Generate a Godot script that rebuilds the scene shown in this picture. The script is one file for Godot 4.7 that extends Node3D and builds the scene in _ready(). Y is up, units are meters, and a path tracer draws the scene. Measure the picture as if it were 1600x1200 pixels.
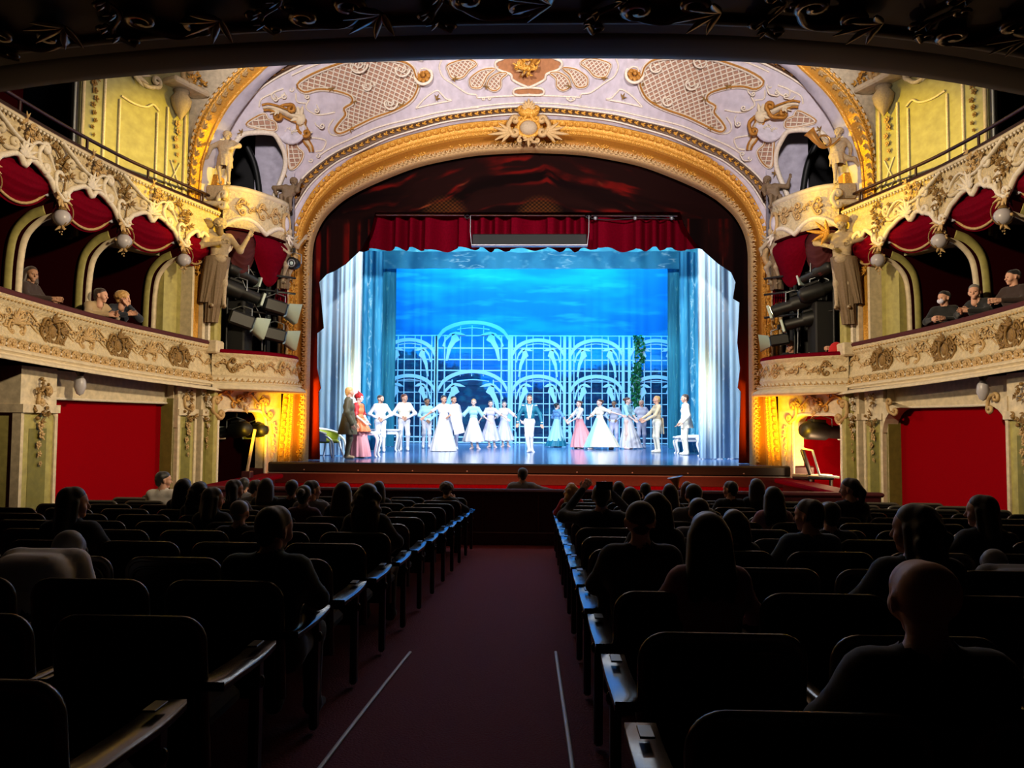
extends Node3D
# A gilded opera house seen from the back of the stalls: x to the right, y up, the stage lies towards -z. P(x, y, d) takes a depth d in metres in front of the camera.

class Sh:
	var v := PackedVector3Array()
	var uv := PackedVector2Array()
	var ix := PackedInt32Array()
	func grid(rows: Array, closed := false, caps := false) -> Sh:
		var m := rows.size()
		var w: int = rows[0].size()
		var b := v.size()
		for i in m:
			v.append_array(rows[i])
			for j in w:
				uv.append(Vector2(j / maxf(w - 1, 1), i / maxf(m - 1, 1)))
		var wq := w if closed else w - 1
		for i in m - 1:
			for j in wq:
				var k := (j + 1) % w
				var p := b + i * w
				var q := p + w
				ix.append_array([p + j, q + j, p + k, p + k, q + j, q + k])
		if caps:
			for e in [0, m - 1]:
				var c := Vector3.ZERO
				for p in rows[e]:
					c += p
				var b2 := v.size()
				v.append_array(rows[e])
				v.append(c / w)
				for j in w + 1:
					uv.append(Vector2.ZERO)
				for j in w:
					var k := (j + 1) % w
					ix.append_array([b2 + j, b2 + k, b2 + w] if e == 0 else [b2 + k, b2 + j, b2 + w])
		return self
	func tube(path: PackedVector3Array, r0: float, r1 := -1.0, sides := 6, closed := false, flat := 1.0, up := Vector3.ZERO) -> Sh:
		var n := path.size()
		var rows := []
		var t0 := (path[1] - path[0]).normalized()
		var u := up if up != Vector3.ZERO else (Vector3.UP if absf(t0.y) < 0.9 else Vector3.RIGHT)
		for i in n:
			var t := (path[(i + 1) % n] - path[i - 1 if i > 0 else n - 1]) if closed else (path[mini(i + 1, n - 1)] - path[maxi(i - 1, 0)])
			t = t.normalized()
			if up != Vector3.ZERO:
				u = up
			u = (u - t * u.dot(t)).normalized()
			var w := t.cross(u)
			var r := r0 if r1 < 0.0 else lerpf(r0, r1, i / float(n - 1))
			var row := PackedVector3Array()
			for k in sides:
				var a := TAU * k / sides
				row.append(path[i] + w * cos(a) * r + u * sin(a) * r * flat)
			rows.append(row)
		if closed:
			rows.append(rows[0])
		return grid(rows, true, not closed)
	func lathe(prof: Array, seg := 12, xf := Transform3D()) -> Sh:
		var rows := []
		for p in prof:
			var row := PackedVector3Array()
			for k in seg:
				var a := TAU * k / seg
				row.append(xf * Vector3(cos(a) * p.x, p.y, sin(a) * p.x))
			rows.append(row)
		return grid(rows, true, true)
	func ball(c: Vector3, r: Vector3, seg := 10, rings := 6) -> Sh:
		var rows := []
		for i in rings + 1:
			var row := PackedVector3Array()
			var b := PI * i / rings
			for k in seg:
				var a := TAU * k / seg
				row.append(c + Vector3(r.x * sin(b) * cos(a), r.y * cos(b), r.z * sin(b) * sin(a)))
			rows.append(row)
		return grid(rows, true)
	func quad(a: Vector3, b: Vector3, c: Vector3, d: Vector3) -> Sh:
		var k := v.size()
		v.append_array([a, b, c, d])
		uv.append_array([Vector2(0, 0), Vector2(1, 0), Vector2(1, 1), Vector2(0, 1)])
		ix.append_array([k, k + 2, k + 1, k, k + 3, k + 2])
		return self
	func box(c: Vector3, s: Vector3, bev := 0.0, xf := Transform3D()) -> Sh:
		# a box with chamfered edges
		var h := s / 2
		var axes := [Vector3(h.x, 0, 0), Vector3(0, h.y, 0), Vector3(0, 0, h.z)]
		var e := minf(bev, minf(h.x, minf(h.y, h.z)) * 0.9)
		var ins := []
		for k in 3:
			ins.append(axes[k] * ((h[k] - e) / h[k]))
		for k in 3:
			for sg in [-1.0, 1.0]:
				var o: Vector3 = axes[k] * sg
				var p: Vector3 = ins[(k + 1) % 3]
				var q: Vector3 = ins[(k + 2) % 3] * sg
				quad(xf * (c + o - p - q), xf * (c + o + p - q), xf * (c + o + p + q), xf * (c + o - p + q))
		if e > 0.0:
			for k in 3:
				var l: Vector3 = ins[k]
				for sa in [-1.0, 1.0]:
					for sb in [-1.0, 1.0]:
						var A: Vector3 = axes[(k + 1) % 3] * sa + ins[(k + 2) % 3] * sb
						var B: Vector3 = ins[(k + 1) % 3] * sa + axes[(k + 2) % 3] * sb
						var f: float = sa * sb
						quad(xf * (c + A - l * f), xf * (c + B - l * f), xf * (c + B + l * f), xf * (c + A + l * f))
			for sx in [-1.0, 1.0]:
				for sy in [-1.0, 1.0]:
					for sz in [-1.0, 1.0]:
						var k := v.size()
						var sg := [sx, sy, sz]
						for m in 3:
							v.append(xf * (c + axes[m] * sg[m] + ins[(m + 1) % 3] * sg[(m + 1) % 3] + ins[(m + 2) % 3] * sg[(m + 2) % 3]))
							uv.append(Vector2.ZERO)
						ix.append_array([k, k + 2, k + 1] if sx * sy * sz > 0 else [k, k + 1, k + 2])
		return self
	func bar(a: Vector3, b: Vector3, w: float, t: float, up := Vector3.UP, bev := 0.0) -> Sh:
		var z := (b - a)
		var l := z.length()
		z /= l
		var x := up.cross(z)
		if x.length() < 0.01:
			x = Vector3.RIGHT.cross(z)
		x = x.normalized()
		return box(Vector3.ZERO, Vector3(w, t, l), bev, Transform3D(Basis(x, z.cross(x), z), (a + b) / 2))
	func prism(poly: PackedVector2Array, depth: float, xf := Transform3D()) -> Sh:
		# an outline in xy, pulled out along z by depth
		var tri := Geometry2D.triangulate_polygon(poly)
		var n := poly.size()
		for f in [0.0, depth]:
			var k := v.size()
			for p in poly:
				v.append(xf * Vector3(p.x, p.y, f))
				uv.append(p)
			for t in range(0, tri.size(), 3):
				ix.append_array([k + tri[t], k + tri[t + 1], k + tri[t + 2]] if f == 0.0 else [k + tri[t], k + tri[t + 2], k + tri[t + 1]])
		for i in n:
			var a := poly[i]
			var b := poly[(i + 1) % n]
			quad(xf * Vector3(a.x, a.y, 0), xf * Vector3(b.x, b.y, 0), xf * Vector3(b.x, b.y, depth), xf * Vector3(a.x, a.y, depth))
		return self
	func add(o: Sh, xf := Transform3D()) -> Sh:
		var b := v.size()
		v.append_array(xf * o.v)
		uv.append_array(o.uv)
		var flip := xf.basis.determinant() < 0.0
		for t in range(0, o.ix.size(), 3):
			ix.append(b + o.ix[t])
			ix.append(b + o.ix[t + (2 if flip else 1)])
			ix.append(b + o.ix[t + (1 if flip else 2)])
		return self
	func mesh() -> ArrayMesh:
		var nn := PackedVector3Array()
		nn.resize(v.size())
		for t in range(0, ix.size(), 3):
			var a := ix[t]
			var b := ix[t + 1]
			var c := ix[t + 2]
			var f := (v[c] - v[a]).cross(v[b] - v[a])
			nn[a] += f
			nn[b] += f
			nn[c] += f
		for i in nn.size():
			nn[i] = nn[i].normalized() if nn[i].length_squared() > 1e-20 else Vector3.UP
		return pack(v, nn, ix, uv)
	static func pack(v_: PackedVector3Array, n_: PackedVector3Array, i_: PackedInt32Array, u_ := PackedVector2Array()) -> ArrayMesh:
		var a := []
		a.resize(Mesh.ARRAY_MAX)
		a[Mesh.ARRAY_VERTEX] = v_
		a[Mesh.ARRAY_NORMAL] = n_
		a[Mesh.ARRAY_INDEX] = i_
		if u_.size() == v_.size():
			a[Mesh.ARRAY_TEX_UV] = u_
		var am := ArrayMesh.new()
		am.add_surface_from_arrays(Mesh.PRIMITIVE_TRIANGLES, a)
		return am

var M := {}
var taken := {}
var rng := RandomNumberGenerator.new()

func P(x: float, y: float, d: float) -> Vector3:
	return Vector3(x, y, -d)

func numbered(called: String) -> String:
	taken[called] = taken.get(called, -1) + 1
	return called if taken[called] == 0 else "%s_%03d" % [called, taken[called]]

func tag(o: Node3D, label: String, category := "", group := "", kind := "") -> Node3D:
	if label: o.set_meta("label", label)
	if category: o.set_meta("category", category)
	if group: o.set_meta("group", group)
	if kind: o.set_meta("kind", kind)
	return o

func thing(called: String, label: String, category: String, at := Vector3.ZERO, turn := 0.0, group := "", size := 1.0) -> Node3D:
	var o := Node3D.new()
	o.name = numbered(called)
	add_child(o)
	o.position = at
	o.rotation.y = turn
	o.scale = Vector3.ONE * size
	return tag(o, label, category, group)

func put(called: String, shape, m: Material, parent: Node = self, xf := Transform3D()) -> MeshInstance3D:
	var o := MeshInstance3D.new()
	o.mesh = shape.mesh() if shape is Sh else shape
	o.material_override = m
	if parent == self:
		called = numbered(called)
	else:
		var key := "%d/%s" % [parent.get_instance_id(), called]
		taken[key] = taken.get(key, -1) + 1
		if taken[key] > 0:
			called = "%s_%03d" % [called, taken[key]]
	o.name = called
	parent.add_child(o, true)
	o.transform = xf
	return o

func stuff(o: Node3D) -> Node3D:
	o.set_meta("kind", "stuff")
	return o

func struct(called: String, shape, m: Material, label := "") -> MeshInstance3D:
	var o := put(called, shape, m)
	o.set_meta("kind", "structure")
	if label: o.set_meta("label", label)
	return o

func spline(pts: PackedVector3Array, each := 8, closed := false) -> PackedVector3Array:
	var out := PackedVector3Array()
	var n := pts.size()
	for i in (n if closed else n - 1):
		var a := pts[posmod(i - 1, n)] if closed or i > 0 else pts[0] * 2 - pts[1]
		var b := pts[i]
		var c := pts[(i + 1) % n]
		var e := pts[(i + 2) % n] if closed or i < n - 2 else pts[n - 1] * 2 - pts[n - 2]
		for k in each:
			out.append(b.cubic_interpolate(c, a, e, k / float(each)))
	if not closed:
		out.append(pts[n - 1])
	return out

func flat(a: Array) -> PackedVector2Array:
	var out := PackedVector2Array()
	for i in range(0, a.size(), 2):
		out.append(Vector2(a[i], a[i + 1]))
	return out

func resample(pts: PackedVector3Array, n: int) -> PackedVector3Array:
	var s := PackedFloat32Array([0.0])
	for i in range(1, pts.size()):
		s.append(s[i - 1] + pts[i].distance_to(pts[i - 1]))
	var out := PackedVector3Array()
	var j := 0
	for i in n + 1:
		var t := s[-1] * i / n
		while j < pts.size() - 2 and s[j + 1] < t:
			j += 1
		out.append(pts[j].lerp(pts[j + 1], clampf((t - s[j]) / maxf(s[j + 1] - s[j], 1e-6), 0, 1)))
	return out

func noise_tex(freq: float, colors: Array, kind := FastNoiseLite.TYPE_SIMPLEX_SMOOTH, size := 512, octaves := 4, normal := false, bump := 4.0) -> NoiseTexture2D:
	var f := FastNoiseLite.new()
	f.noise_type = kind
	f.frequency = freq
	f.fractal_octaves = octaves
	f.seed = 7 + taken.size()
	taken["noise%d" % taken.size()] = 0
	var t := NoiseTexture2D.new()
	t.width = size
	t.height = size
	t.seamless = true
	t.noise = f
	if normal:
		t.as_normal_map = true
		t.bump_strength = bump
	elif colors.size():
		var g := Gradient.new()
		g.offsets = PackedFloat32Array(range(colors.size()).map(func(i): return i / float(colors.size() - 1)))
		g.colors = PackedColorArray(colors)
		t.color_ramp = g
	return t

func mat(called: String, c: Color, rough := 0.7, metal := 0.0, tex: Texture2D = null, scale := 1.0, bump: Texture2D = null, deep := 1.0) -> StandardMaterial3D:
	var m := StandardMaterial3D.new()
	m.resource_name = called
	m.albedo_color = c
	m.roughness = rough
	m.metallic = metal
	m.cull_mode = BaseMaterial3D.CULL_DISABLED
	if tex or bump:
		m.uv1_triplanar = true
		m.uv1_world_triplanar = true
		m.uv1_scale = Vector3.ONE * scale
	if tex:
		m.albedo_texture = tex
	if bump:
		m.heightmap_enabled = true
		m.heightmap_texture = bump
		m.heightmap_scale = deep
	M[called] = m
	return m

func glow(called: String, c: Color, e: float) -> StandardMaterial3D:
	var m := mat(called, c)
	m.emission_enabled = true
	m.emission = c
	m.emission_energy_multiplier = e
	return m

func materials() -> void:
	var grain := noise_tex(0.02, [Color(.82, .82, .82), Color(1, 1, 1)])
	var relief := noise_tex(0.035, [], FastNoiseLite.TYPE_CELLULAR, 512, 2)
	var fine := noise_tex(0.06, [], FastNoiseLite.TYPE_SIMPLEX_SMOOTH, 512, 3)
	mat("gold", Color(.88, .64, .24), .40, .3, grain, 2.0, relief, 1.2)
	mat("gold_deep", Color(.74, .50, .17), .42, .3, grain, 2.0, fine, 0.8)
	mat("gold_pale", Color(.82, .68, .46), .5, .2, grain, 2.0, fine, 0.8)
	mat("bronze", Color(.60, .46, .24), .5, .3, grain, 2.0, fine, 1.0)
	mat("bronze_dark", Color(.34, .22, .10), .5, .3, grain, 2.0)
	mat("cream", Color(.87, .80, .67), .65, 0, grain, 0.7)
	mat("cream_relief", Color(.84, .76, .60), .6, 0, grain, 0.9, relief, 2.5)
	mat("lilac", Color(.82, .79, .83), .7, 0, grain, 0.5)
	mat("white_gold", Color(.93, .88, .80), .5, 0, grain, 2.0)
	mat("lattice_field", Color(.70, .54, .45), .8, 0, grain, 1.0)
	mat("terracotta", Color(.70, .48, .31), .8, 0, grain, 1.0)
	mat("olive", Color(.70, .66, .38), .55, 0, grain, 0.6)
	mat("olive_dark", Color(.48, .46, .20), .55, 0, grain, 0.6)
	mat("yellow_wall", Color(.68, .67, .50), .6, 0, grain, 0.5)
	mat("soffit", Color(.34, .27, .25), .6, 0, grain, 0.8, relief, 3.0)
	mat("grey_wall", Color(.72, .70, .76), .7, 0, grain, 0.4)
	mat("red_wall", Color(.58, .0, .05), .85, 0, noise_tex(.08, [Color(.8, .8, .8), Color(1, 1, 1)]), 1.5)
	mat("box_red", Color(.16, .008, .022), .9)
	var velvet := mat("velvet", Color(.42, .0, .09), .8, 0, grain, 1.5)
	velvet.rim_enabled = false
	velvet.rim = 0.25
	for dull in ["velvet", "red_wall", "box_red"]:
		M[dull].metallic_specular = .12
	velvet.rim_tint = 0.8
	mat("velvet_dark", Color(.26, .012, .035), .85)
	mat("wine_wood", Color(.24, .03, .06), .55, 0, grain, 1.0)
	mat("carpet", Color(.44, .055, .15), .95, 0, noise_tex(.12, [Color(.7, .7, .7), Color(1, 1, 1)], FastNoiseLite.TYPE_SIMPLEX_SMOOTH, 512, 5), 1.6, fine, 0.6)
	mat("strip", Color(.80, .80, .84), .5)
	mat("seat_wood", Color(.085, .075, .07), .32)
	mat("seat_rim_glint", Color(.34, .32, .29), .22)  # paler than seat_wood: the glints along the rims are put into the colour
	mat("seat_velvet", Color(.06, .02, .028), .85)
	mat("arm_wood", Color(.21, .165, .14), .22, 0, noise_tex(.03, [Color(.6, .6, .6), Color(1, 1, 1)]), 4.0)
	mat("plate", Color(.10, .09, .085), .35, .3)
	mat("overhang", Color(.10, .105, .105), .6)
	mat("overhang_gilt", Color(.50, .46, .38), .28, .6)
	mat("black", Color(.03, .032, .035), .7)
	mat("black_gloss", Color(.045, .055, .055), .5, .1)
	mat("steel", Color(.62, .64, .66), .35, .6)
	mat("frost", Color(.74, .82, .80), .45)
	mat("dark_iron", Color(.16, .02, .03), .45, .2)
	mat("stone", Color(.74, .66, .54), .6, 0, grain, 2.0, fine, .6)
	mat("stone_dark", Color(.50, .41, .30), .6, 0, grain, 2.0, fine, .6)
	mat("globe", Color(.68, .66, .68), .35)
	mat("white_paint", Color(.93, .93, .92), .5)
	mat("trellis_paint", Color(.68, .88, .95), .6)
	mat("green_cushion", Color(.62, .66, .20), .8)
	mat("screen", Color(.04, .075, .06), .75)
	mat("leaf", Color(.08, .42, .20), .6)
	mat("skin", Color(.80, .60, .50), .6)
	mat("skin_pale", Color(.90, .76, .70), .6)
	mat("skin_tan", Color(.62, .45, .34), .6)
	mat("eye", Color(.10, .07, .06), .3)
	mat("brass", Color(.75, .55, .30), .3, .7)
	for h in [["hair_dark", Color(.07, .055, .05)], ["hair_brown", Color(.20, .13, .085)], ["hair_blond", Color(.72, .55, .30)], ["hair_grey", Color(.42, .40, .38)], ["hair_red", Color(.36, .17, .08)], ["hair_white", Color(.80, .76, .74)]]:
		var hm := mat(h[0], h[1], .5)
		hm.rim_enabled = true
		hm.rim = .8
		hm.rim_tint = .1
	for c in [["cloth_black", Color(.06, .06, .065)], ["cloth_grey", Color(.45, .44, .45)], ["cloth_white", Color(.86, .83, .80)], ["cloth_navy", Color(.09, .12, .18)], ["cloth_pink", Color(.62, .42, .46)], ["cloth_blue", Color(.22, .30, .38)], ["cloth_green", Color(.05, .17, .15)], ["cloth_tan", Color(.66, .56, .42)], ["cloth_brown", Color(.18, .11, .09)], ["cloth_red", Color(.72, .03, .05)], ["cloth_maroon", Color(.30, .05, .09)]]:
		var cm := mat(c[0], c[1], .85)
		cm.rim_enabled = true
		cm.rim = .5
		cm.rim_tint = .2
	for c in [["satin_white", Color(.90, .88, .88)], ["satin_olive", Color(.34, .31, .21)], ["satin_blush", Color(.95, .84, .82)], ["satin_red", Color(.75, .06, .09)], ["satin_coral", Color(.86, .45, .25)], ["satin_grey", Color(.72, .72, .78)], ["satin_aqua", Color(.62, .82, .86)], ["satin_teal", Color(.05, .42, .52)], ["satin_blue", Color(.42, .62, .80)], ["satin_pink", Color(.92, .60, .62)], ["satin_cream", Color(.93, .89, .79)], ["satin_sand", Color(.82, .73, .58)], ["satin_lilac", Color(.84, .82, .90)]]:
		mat(c[0], c[1], .55)

# ---------- bodies: a smooth field round the bones, meshed as surface nets ----------
func bone(a: Vector3, b: Vector3, ra: float, rb := -1.0, t := 0) -> Array:
	return [a, b, ra, ra if rb < 0 else rb, t]

func field(bones: Array, cell: float, k := 0.05) -> Dictionary:
	var lo := Vector3.ONE * 1e6
	var hi := -lo
	for b in bones:
		var r: float = maxf(b[2], b[3])
		lo = lo.min(b[0] - Vector3.ONE * r).min(b[1] - Vector3.ONE * r)
		hi = hi.max(b[0] + Vector3.ONE * r).max(b[1] + Vector3.ONE * r)
	var pad := k * 0.3 + cell * 2.0
	lo -= Vector3.ONE * pad
	hi += Vector3.ONE * pad
	var nx := int((hi.x - lo.x) / cell) + 2
	var ny := int((hi.y - lo.y) / cell) + 2
	var nz := int((hi.z - lo.z) / cell) + 2
	var g := PackedFloat32Array()
	g.resize(nx * ny * nz)
	g.fill(9.0)
	var near := PackedFloat32Array(g)
	var who := PackedByteArray()
	who.resize(g.size())
	var sy := nx
	var sz := nx * ny
	for b in bones:
		var a: Vector3 = b[0]
		var ab: Vector3 = b[1] - a
		var l2 := maxf(ab.length_squared(), 1e-9)
		var ra: float = b[2]
		var dr: float = b[3] - ra
		var t: int = b[4]
		var m: float = maxf(b[2], b[3]) + pad
		var l3 := ((a.min(b[1]) - Vector3.ONE * m - lo) / cell).floor()
		var h3 := ((a.max(b[1]) + Vector3.ONE * m - lo) / cell).ceil()
		for z in range(maxi(int(l3.z), 0), mini(int(h3.z) + 1, nz)):
			for y in range(maxi(int(l3.y), 0), mini(int(h3.y) + 1, ny)):
				var i := z * sz + y * sy
				for x in range(maxi(int(l3.x), 0), mini(int(h3.x) + 1, nx)):
					var p := lo + Vector3(x, y, z) * cell - a
					var h := clampf(p.dot(ab) / l2, 0.0, 1.0)
					var d := (p - ab * h).length() - ra - dr * h
					var o := g[i + x]
					if d < near[i + x]:
						near[i + x] = d
						who[i + x] = t
					var q := k - absf(o - d)
					g[i + x] = minf(o, d) if q <= 0.0 else minf(o, d) - q * q / (4.0 * k)
	var v := PackedVector3Array()
	var n := PackedVector3Array()
	var tags := PackedByteArray()
	var ix := PackedInt32Array()
	var at := PackedInt32Array()
	at.resize(g.size())
	at.fill(-1)
	var off := [0, 1, sy, sy + 1, sz, sz + 1, sz + sy, sz + sy + 1]
	var far := cell * 1.8
	for z in nz - 1:
		for y in ny - 1:
			var i0 := z * sz + y * sy
			for x in nx - 1:
				var i := i0 + x
				var c0 := g[i]
				if c0 > far or c0 < -far:
					continue
				var c1 := g[i + 1]
				var c2 := g[i + sy]
				var c3 := g[i + sy + 1]
				var c4 := g[i + sz]
				var c5 := g[i + sz + 1]
				var c6 := g[i + sz + sy]
				var c7 := g[i + sz + sy + 1]
				var s := int(c0 < 0) + int(c1 < 0) + int(c2 < 0) + int(c3 < 0) + int(c4 < 0) + int(c5 < 0) + int(c6 < 0) + int(c7 < 0)
				if s == 0 or s == 8:
					continue
				var e := Vector3.ZERO
				var cnt := 0
				if (c0 < 0) != (c1 < 0): e += Vector3(c0 / (c0 - c1), 0, 0); cnt += 1
				if (c2 < 0) != (c3 < 0): e += Vector3(c2 / (c2 - c3), 1, 0); cnt += 1
				if (c4 < 0) != (c5 < 0): e += Vector3(c4 / (c4 - c5), 0, 1); cnt += 1
				if (c6 < 0) != (c7 < 0): e += Vector3(c6 / (c6 - c7), 1, 1); cnt += 1
				if (c0 < 0) != (c2 < 0): e += Vector3(0, c0 / (c0 - c2), 0); cnt += 1
				if (c1 < 0) != (c3 < 0): e += Vector3(1, c1 / (c1 - c3), 0); cnt += 1
				if (c4 < 0) != (c6 < 0): e += Vector3(0, c4 / (c4 - c6), 1); cnt += 1
				if (c5 < 0) != (c7 < 0): e += Vector3(1, c5 / (c5 - c7), 1); cnt += 1
				if (c0 < 0) != (c4 < 0): e += Vector3(0, 0, c0 / (c0 - c4)); cnt += 1
				if (c1 < 0) != (c5 < 0): e += Vector3(1, 0, c1 / (c1 - c5)); cnt += 1
				if (c2 < 0) != (c6 < 0): e += Vector3(0, 1, c2 / (c2 - c6)); cnt += 1
				if (c3 < 0) != (c7 < 0): e += Vector3(1, 1, c3 / (c3 - c7)); cnt += 1
				at[i] = v.size()
				v.append(lo + (Vector3(x, y, z) + e / cnt) * cell)
				n.append(Vector3(c1 + c3 + c5 + c7 - c0 - c2 - c4 - c6, c2 + c3 + c6 + c7 - c0 - c1 - c4 - c5, c4 + c5 + c6 + c7 - c0 - c1 - c2 - c3).normalized())
				tags.append(who[i])
	var st := [1, sy, sz]
	for z in range(1, nz - 1):
		for y in range(1, ny - 1):
			for x in range(1, nx - 1):
				var i := z * sz + y * sy + x
				if at[i] < 0:
					continue
				var inside := g[i] < 0
				for ax in 3:
					if (g[i + st[ax]] < 0) == inside:
						continue
					var u: int = st[(ax + 1) % 3]
					var w: int = st[(ax + 2) % 3]
					var p0 := at[i]
					var p1 := at[i - u]
					var p2 := at[i - u - w]
					var p3 := at[i - w]
					if p1 < 0 or p2 < 0 or p3 < 0:
						continue
					ix.append_array([p0, p2, p1, p0, p3, p2] if inside else [p0, p1, p2, p0, p2, p3])
	return {"v": v, "n": n, "ix": ix, "t": tags}

func fmesh(f: Dictionary) -> ArrayMesh:
	return Sh.pack(f.v, f.n, f.ix)

func fjoin(f: Dictionary, o: Dictionary, xf: Transform3D) -> void:
	var b: int = f.v.size()
	f.v.append_array(xf * o.v)
	f.n.append_array(Transform3D(xf.basis.orthonormalized(), Vector3.ZERO) * o.n)
	f.t.append_array(o.t)
	var flip := xf.basis.determinant() < 0
	for t in range(0, o.ix.size(), 3):
		f.ix.append(b + o.ix[t])
		f.ix.append(b + o.ix[t + (2 if flip else 1)])
		f.ix.append(b + o.ix[t + (1 if flip else 2)])

# the faces of a body that carry one of the tags, pushed out by thick: a garment
func garment(f: Dictionary, tags: Array, thick: float) -> ArrayMesh:
	var re := PackedInt32Array()
	re.resize(f.v.size())
	re.fill(-1)
	var v := PackedVector3Array()
	var n := PackedVector3Array()
	var ix := PackedInt32Array()
	var src: PackedInt32Array = f.ix
	for t in range(0, src.size(), 3):
		if f.t[src[t]] in tags or f.t[src[t + 1]] in tags and f.t[src[t + 2]] in tags:
			for k in 3:
				var q := src[t + k]
				if re[q] < 0:
					re[q] = v.size()
					v.append(f.v[q] + f.n[q] * thick)
					n.append(f.n[q])
				ix.append(re[q])
	return Sh.pack(v, n, ix)

var HEAD: Dictionary
var HAND: Dictionary
var EYE: ArrayMesh
var HAIR := {}

func anatomy() -> void:
	var b := []
	b.append(bone(Vector3(0, .03, -.028), Vector3(0, .035, .02), .086, .077))
	b.append(bone(Vector3(0, -.03, .02), Vector3(0, -.078, .05), .058, .032))
	b.append(bone(Vector3(0, .015, .088), Vector3(0, -.028, .108), .009, .014))
	b.append(bone(Vector3(-.032, .026, .078), Vector3(.032, .026, .078), .013))
	b.append(bone(Vector3(-.017, -.058, .076), Vector3(.017, -.058, .076), .011))
	b.append(bone(Vector3(0, -.088, .066), Vector3(0, -.086, .064), .018))
	for s in [-1, 1]:
		b.append(bone(Vector3(s * .08, .01, -.012), Vector3(s * .083, -.022, -.006), .016, .011))
		b.append(bone(Vector3(s * .04, -.02, .05), Vector3(s * .034, -.03, .056), .034))
	b.append(bone(Vector3(0, -.05, -.015), Vector3(0, -.16, -.03), .052, .056))
	HEAD = field(b, .0095, .018)
	EYE = Sh.new().ball(Vector3(0, .002, .083), Vector3(.014, .009, .009), 8, 5).mesh()
	b = [bone(Vector3(-.018, -.02, 0), Vector3(-.024, -.085, 0), .017, .015), bone(Vector3(.016, -.02, 0), Vector3(.024, -.085, 0), .017, .015), bone(Vector3(0, .01, 0), Vector3(0, -.06, 0), .022, .018)]
	for q in 4:
		var x := -.03 + q * .02
		var l: float = [.062, .078, .085, .07][3 - q]
		b.append(bone(Vector3(x, -.09, 0), Vector3(x * 1.1, -.09 - l * .55, .008), .0105, .0095))
		b.append(bone(Vector3(x * 1.1, -.09 - l * .55, .008), Vector3(x * 1.12, -.09 - l, .028), .0095, .008))
	b.append(bone(Vector3(.022, -.02, .008), Vector3(.05, -.06, .022), .013, .011))
	b.append(bone(Vector3(.05, -.06, .022), Vector3(.052, -.092, .03), .011, .009))
	HAND = field(b, .0075, .008)
	var cap := [bone(Vector3(0, .05, -.032), Vector3(0, .060, .004), .09, .080), bone(Vector3(0, -.0, -.055), Vector3(0, -.03, -.06), .07, .055)]
	HAIR.short = cap.duplicate()
	for s in [-1, 1]:
		HAIR.short.append(bone(Vector3(s * .06, .01, -.03), Vector3(s * .07, -.01, -.01), .028, .02))
	HAIR.crop = [bone(Vector3(0, .045, -.03), Vector3(0, .047, .012), .088, .078), bone(Vector3(0, .0, -.045), Vector3(0, -.02, -.05), .066, .05)]
	HAIR.bun = cap + [bone(Vector3(0, .06, -.13), Vector3(0, .055, -.14), .045, .04)]
	HAIR.updo = cap + [bone(Vector3(-.02, .10, -.08), Vector3(.02, .105, -.075), .05), bone(Vector3(-.05, .09, .03), Vector3(.05, .09, .03), .03)]
	HAIR.tail = cap + [bone(Vector3(0, .03, -.11), Vector3(0, -.02, -.14), .035, .04), bone(Vector3(0, -.02, -.14), Vector3(.01, -.30, -.11), .04, .02)]
	HAIR.long = cap.duplicate()
	for s in [-1, 0, 1]:
		HAIR.long.append(bone(Vector3(s * .045, .02, -.055), Vector3(s * .07, -.18, -.085), .062, .055))
		HAIR.long.append(bone(Vector3(s * .07, -.18, -.085), Vector3(s * .085, -.34, -.08), .055, .03))
	for s in [-1, 1]:
		HAIR.long.append(bone(Vector3(s * .072, .02, .005), Vector3(s * .095, -.2, -.02), .028, .025))
	HAIR.wave = HAIR.long.duplicate()
	for q in 22:
		var s := -1.0 if q % 2 else 1.0
		HAIR.wave.append(bone(Vector3(s * (.04 + .05 * sin(q * 1.7) ** 2), .06 - q * .017, -.10 + .03 * sin(q * 2.3)), Vector3(s * (.09 + .03 * sin(q * 2.1)), .03 - q * .017, -.06), .03, .024))
	HAIR.bob = cap.duplicate()
	for s in [-1, 0, 1]:
		HAIR.bob.append(bone(Vector3(s * .06, .03, -.04), Vector3(s * .085, -.10, -.045), .055, .05))
	HAIR.curls = cap.duplicate()
	for q in 40:
		var th := q * 2.4
		var y := 1.0 - q / 30.0
		var r := sqrt(maxf(0.05, 1 - y * y))
		var c := Vector3(r * cos(th) * .10, .04 + y * .085, -.025 + r * sin(th) * .10)
		if c.z < .05 or c.y > .06:
			HAIR.curls.append(bone(c, c + Vector3(.004, .004, .004), .03))
	HAIR.hood = [bone(Vector3(0, .04, -.04), Vector3(0, .05, .02), .115, .10), bone(Vector3(0, -.05, -.07), Vector3(0, -.16, -.09), .10, .11), bone(Vector3(-.09, -.2, -.06), Vector3(.09, -.2, -.06), .08)]
	HAIR.cap = [bone(Vector3(0, .06, -.03), Vector3(0, .06, .03), .092, .084), bone(Vector3(-.03, .06, .10), Vector3(.03, .06, .10), .025)]
	HAIR.rim = [bone(Vector3(-.05, -.01, -.075), Vector3(.05, -.01, -.075), .035), bone(Vector3(-.075, -.01, -.06), Vector3(-.08, -.01, -.02), .018), bone(Vector3(.075, -.01, -.06), Vector3(.08, -.01, -.02), .018)]
	for h in HAIR.keys():
		HAIR[h] = fmesh(field(HAIR[h], .0125, .02))

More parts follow.
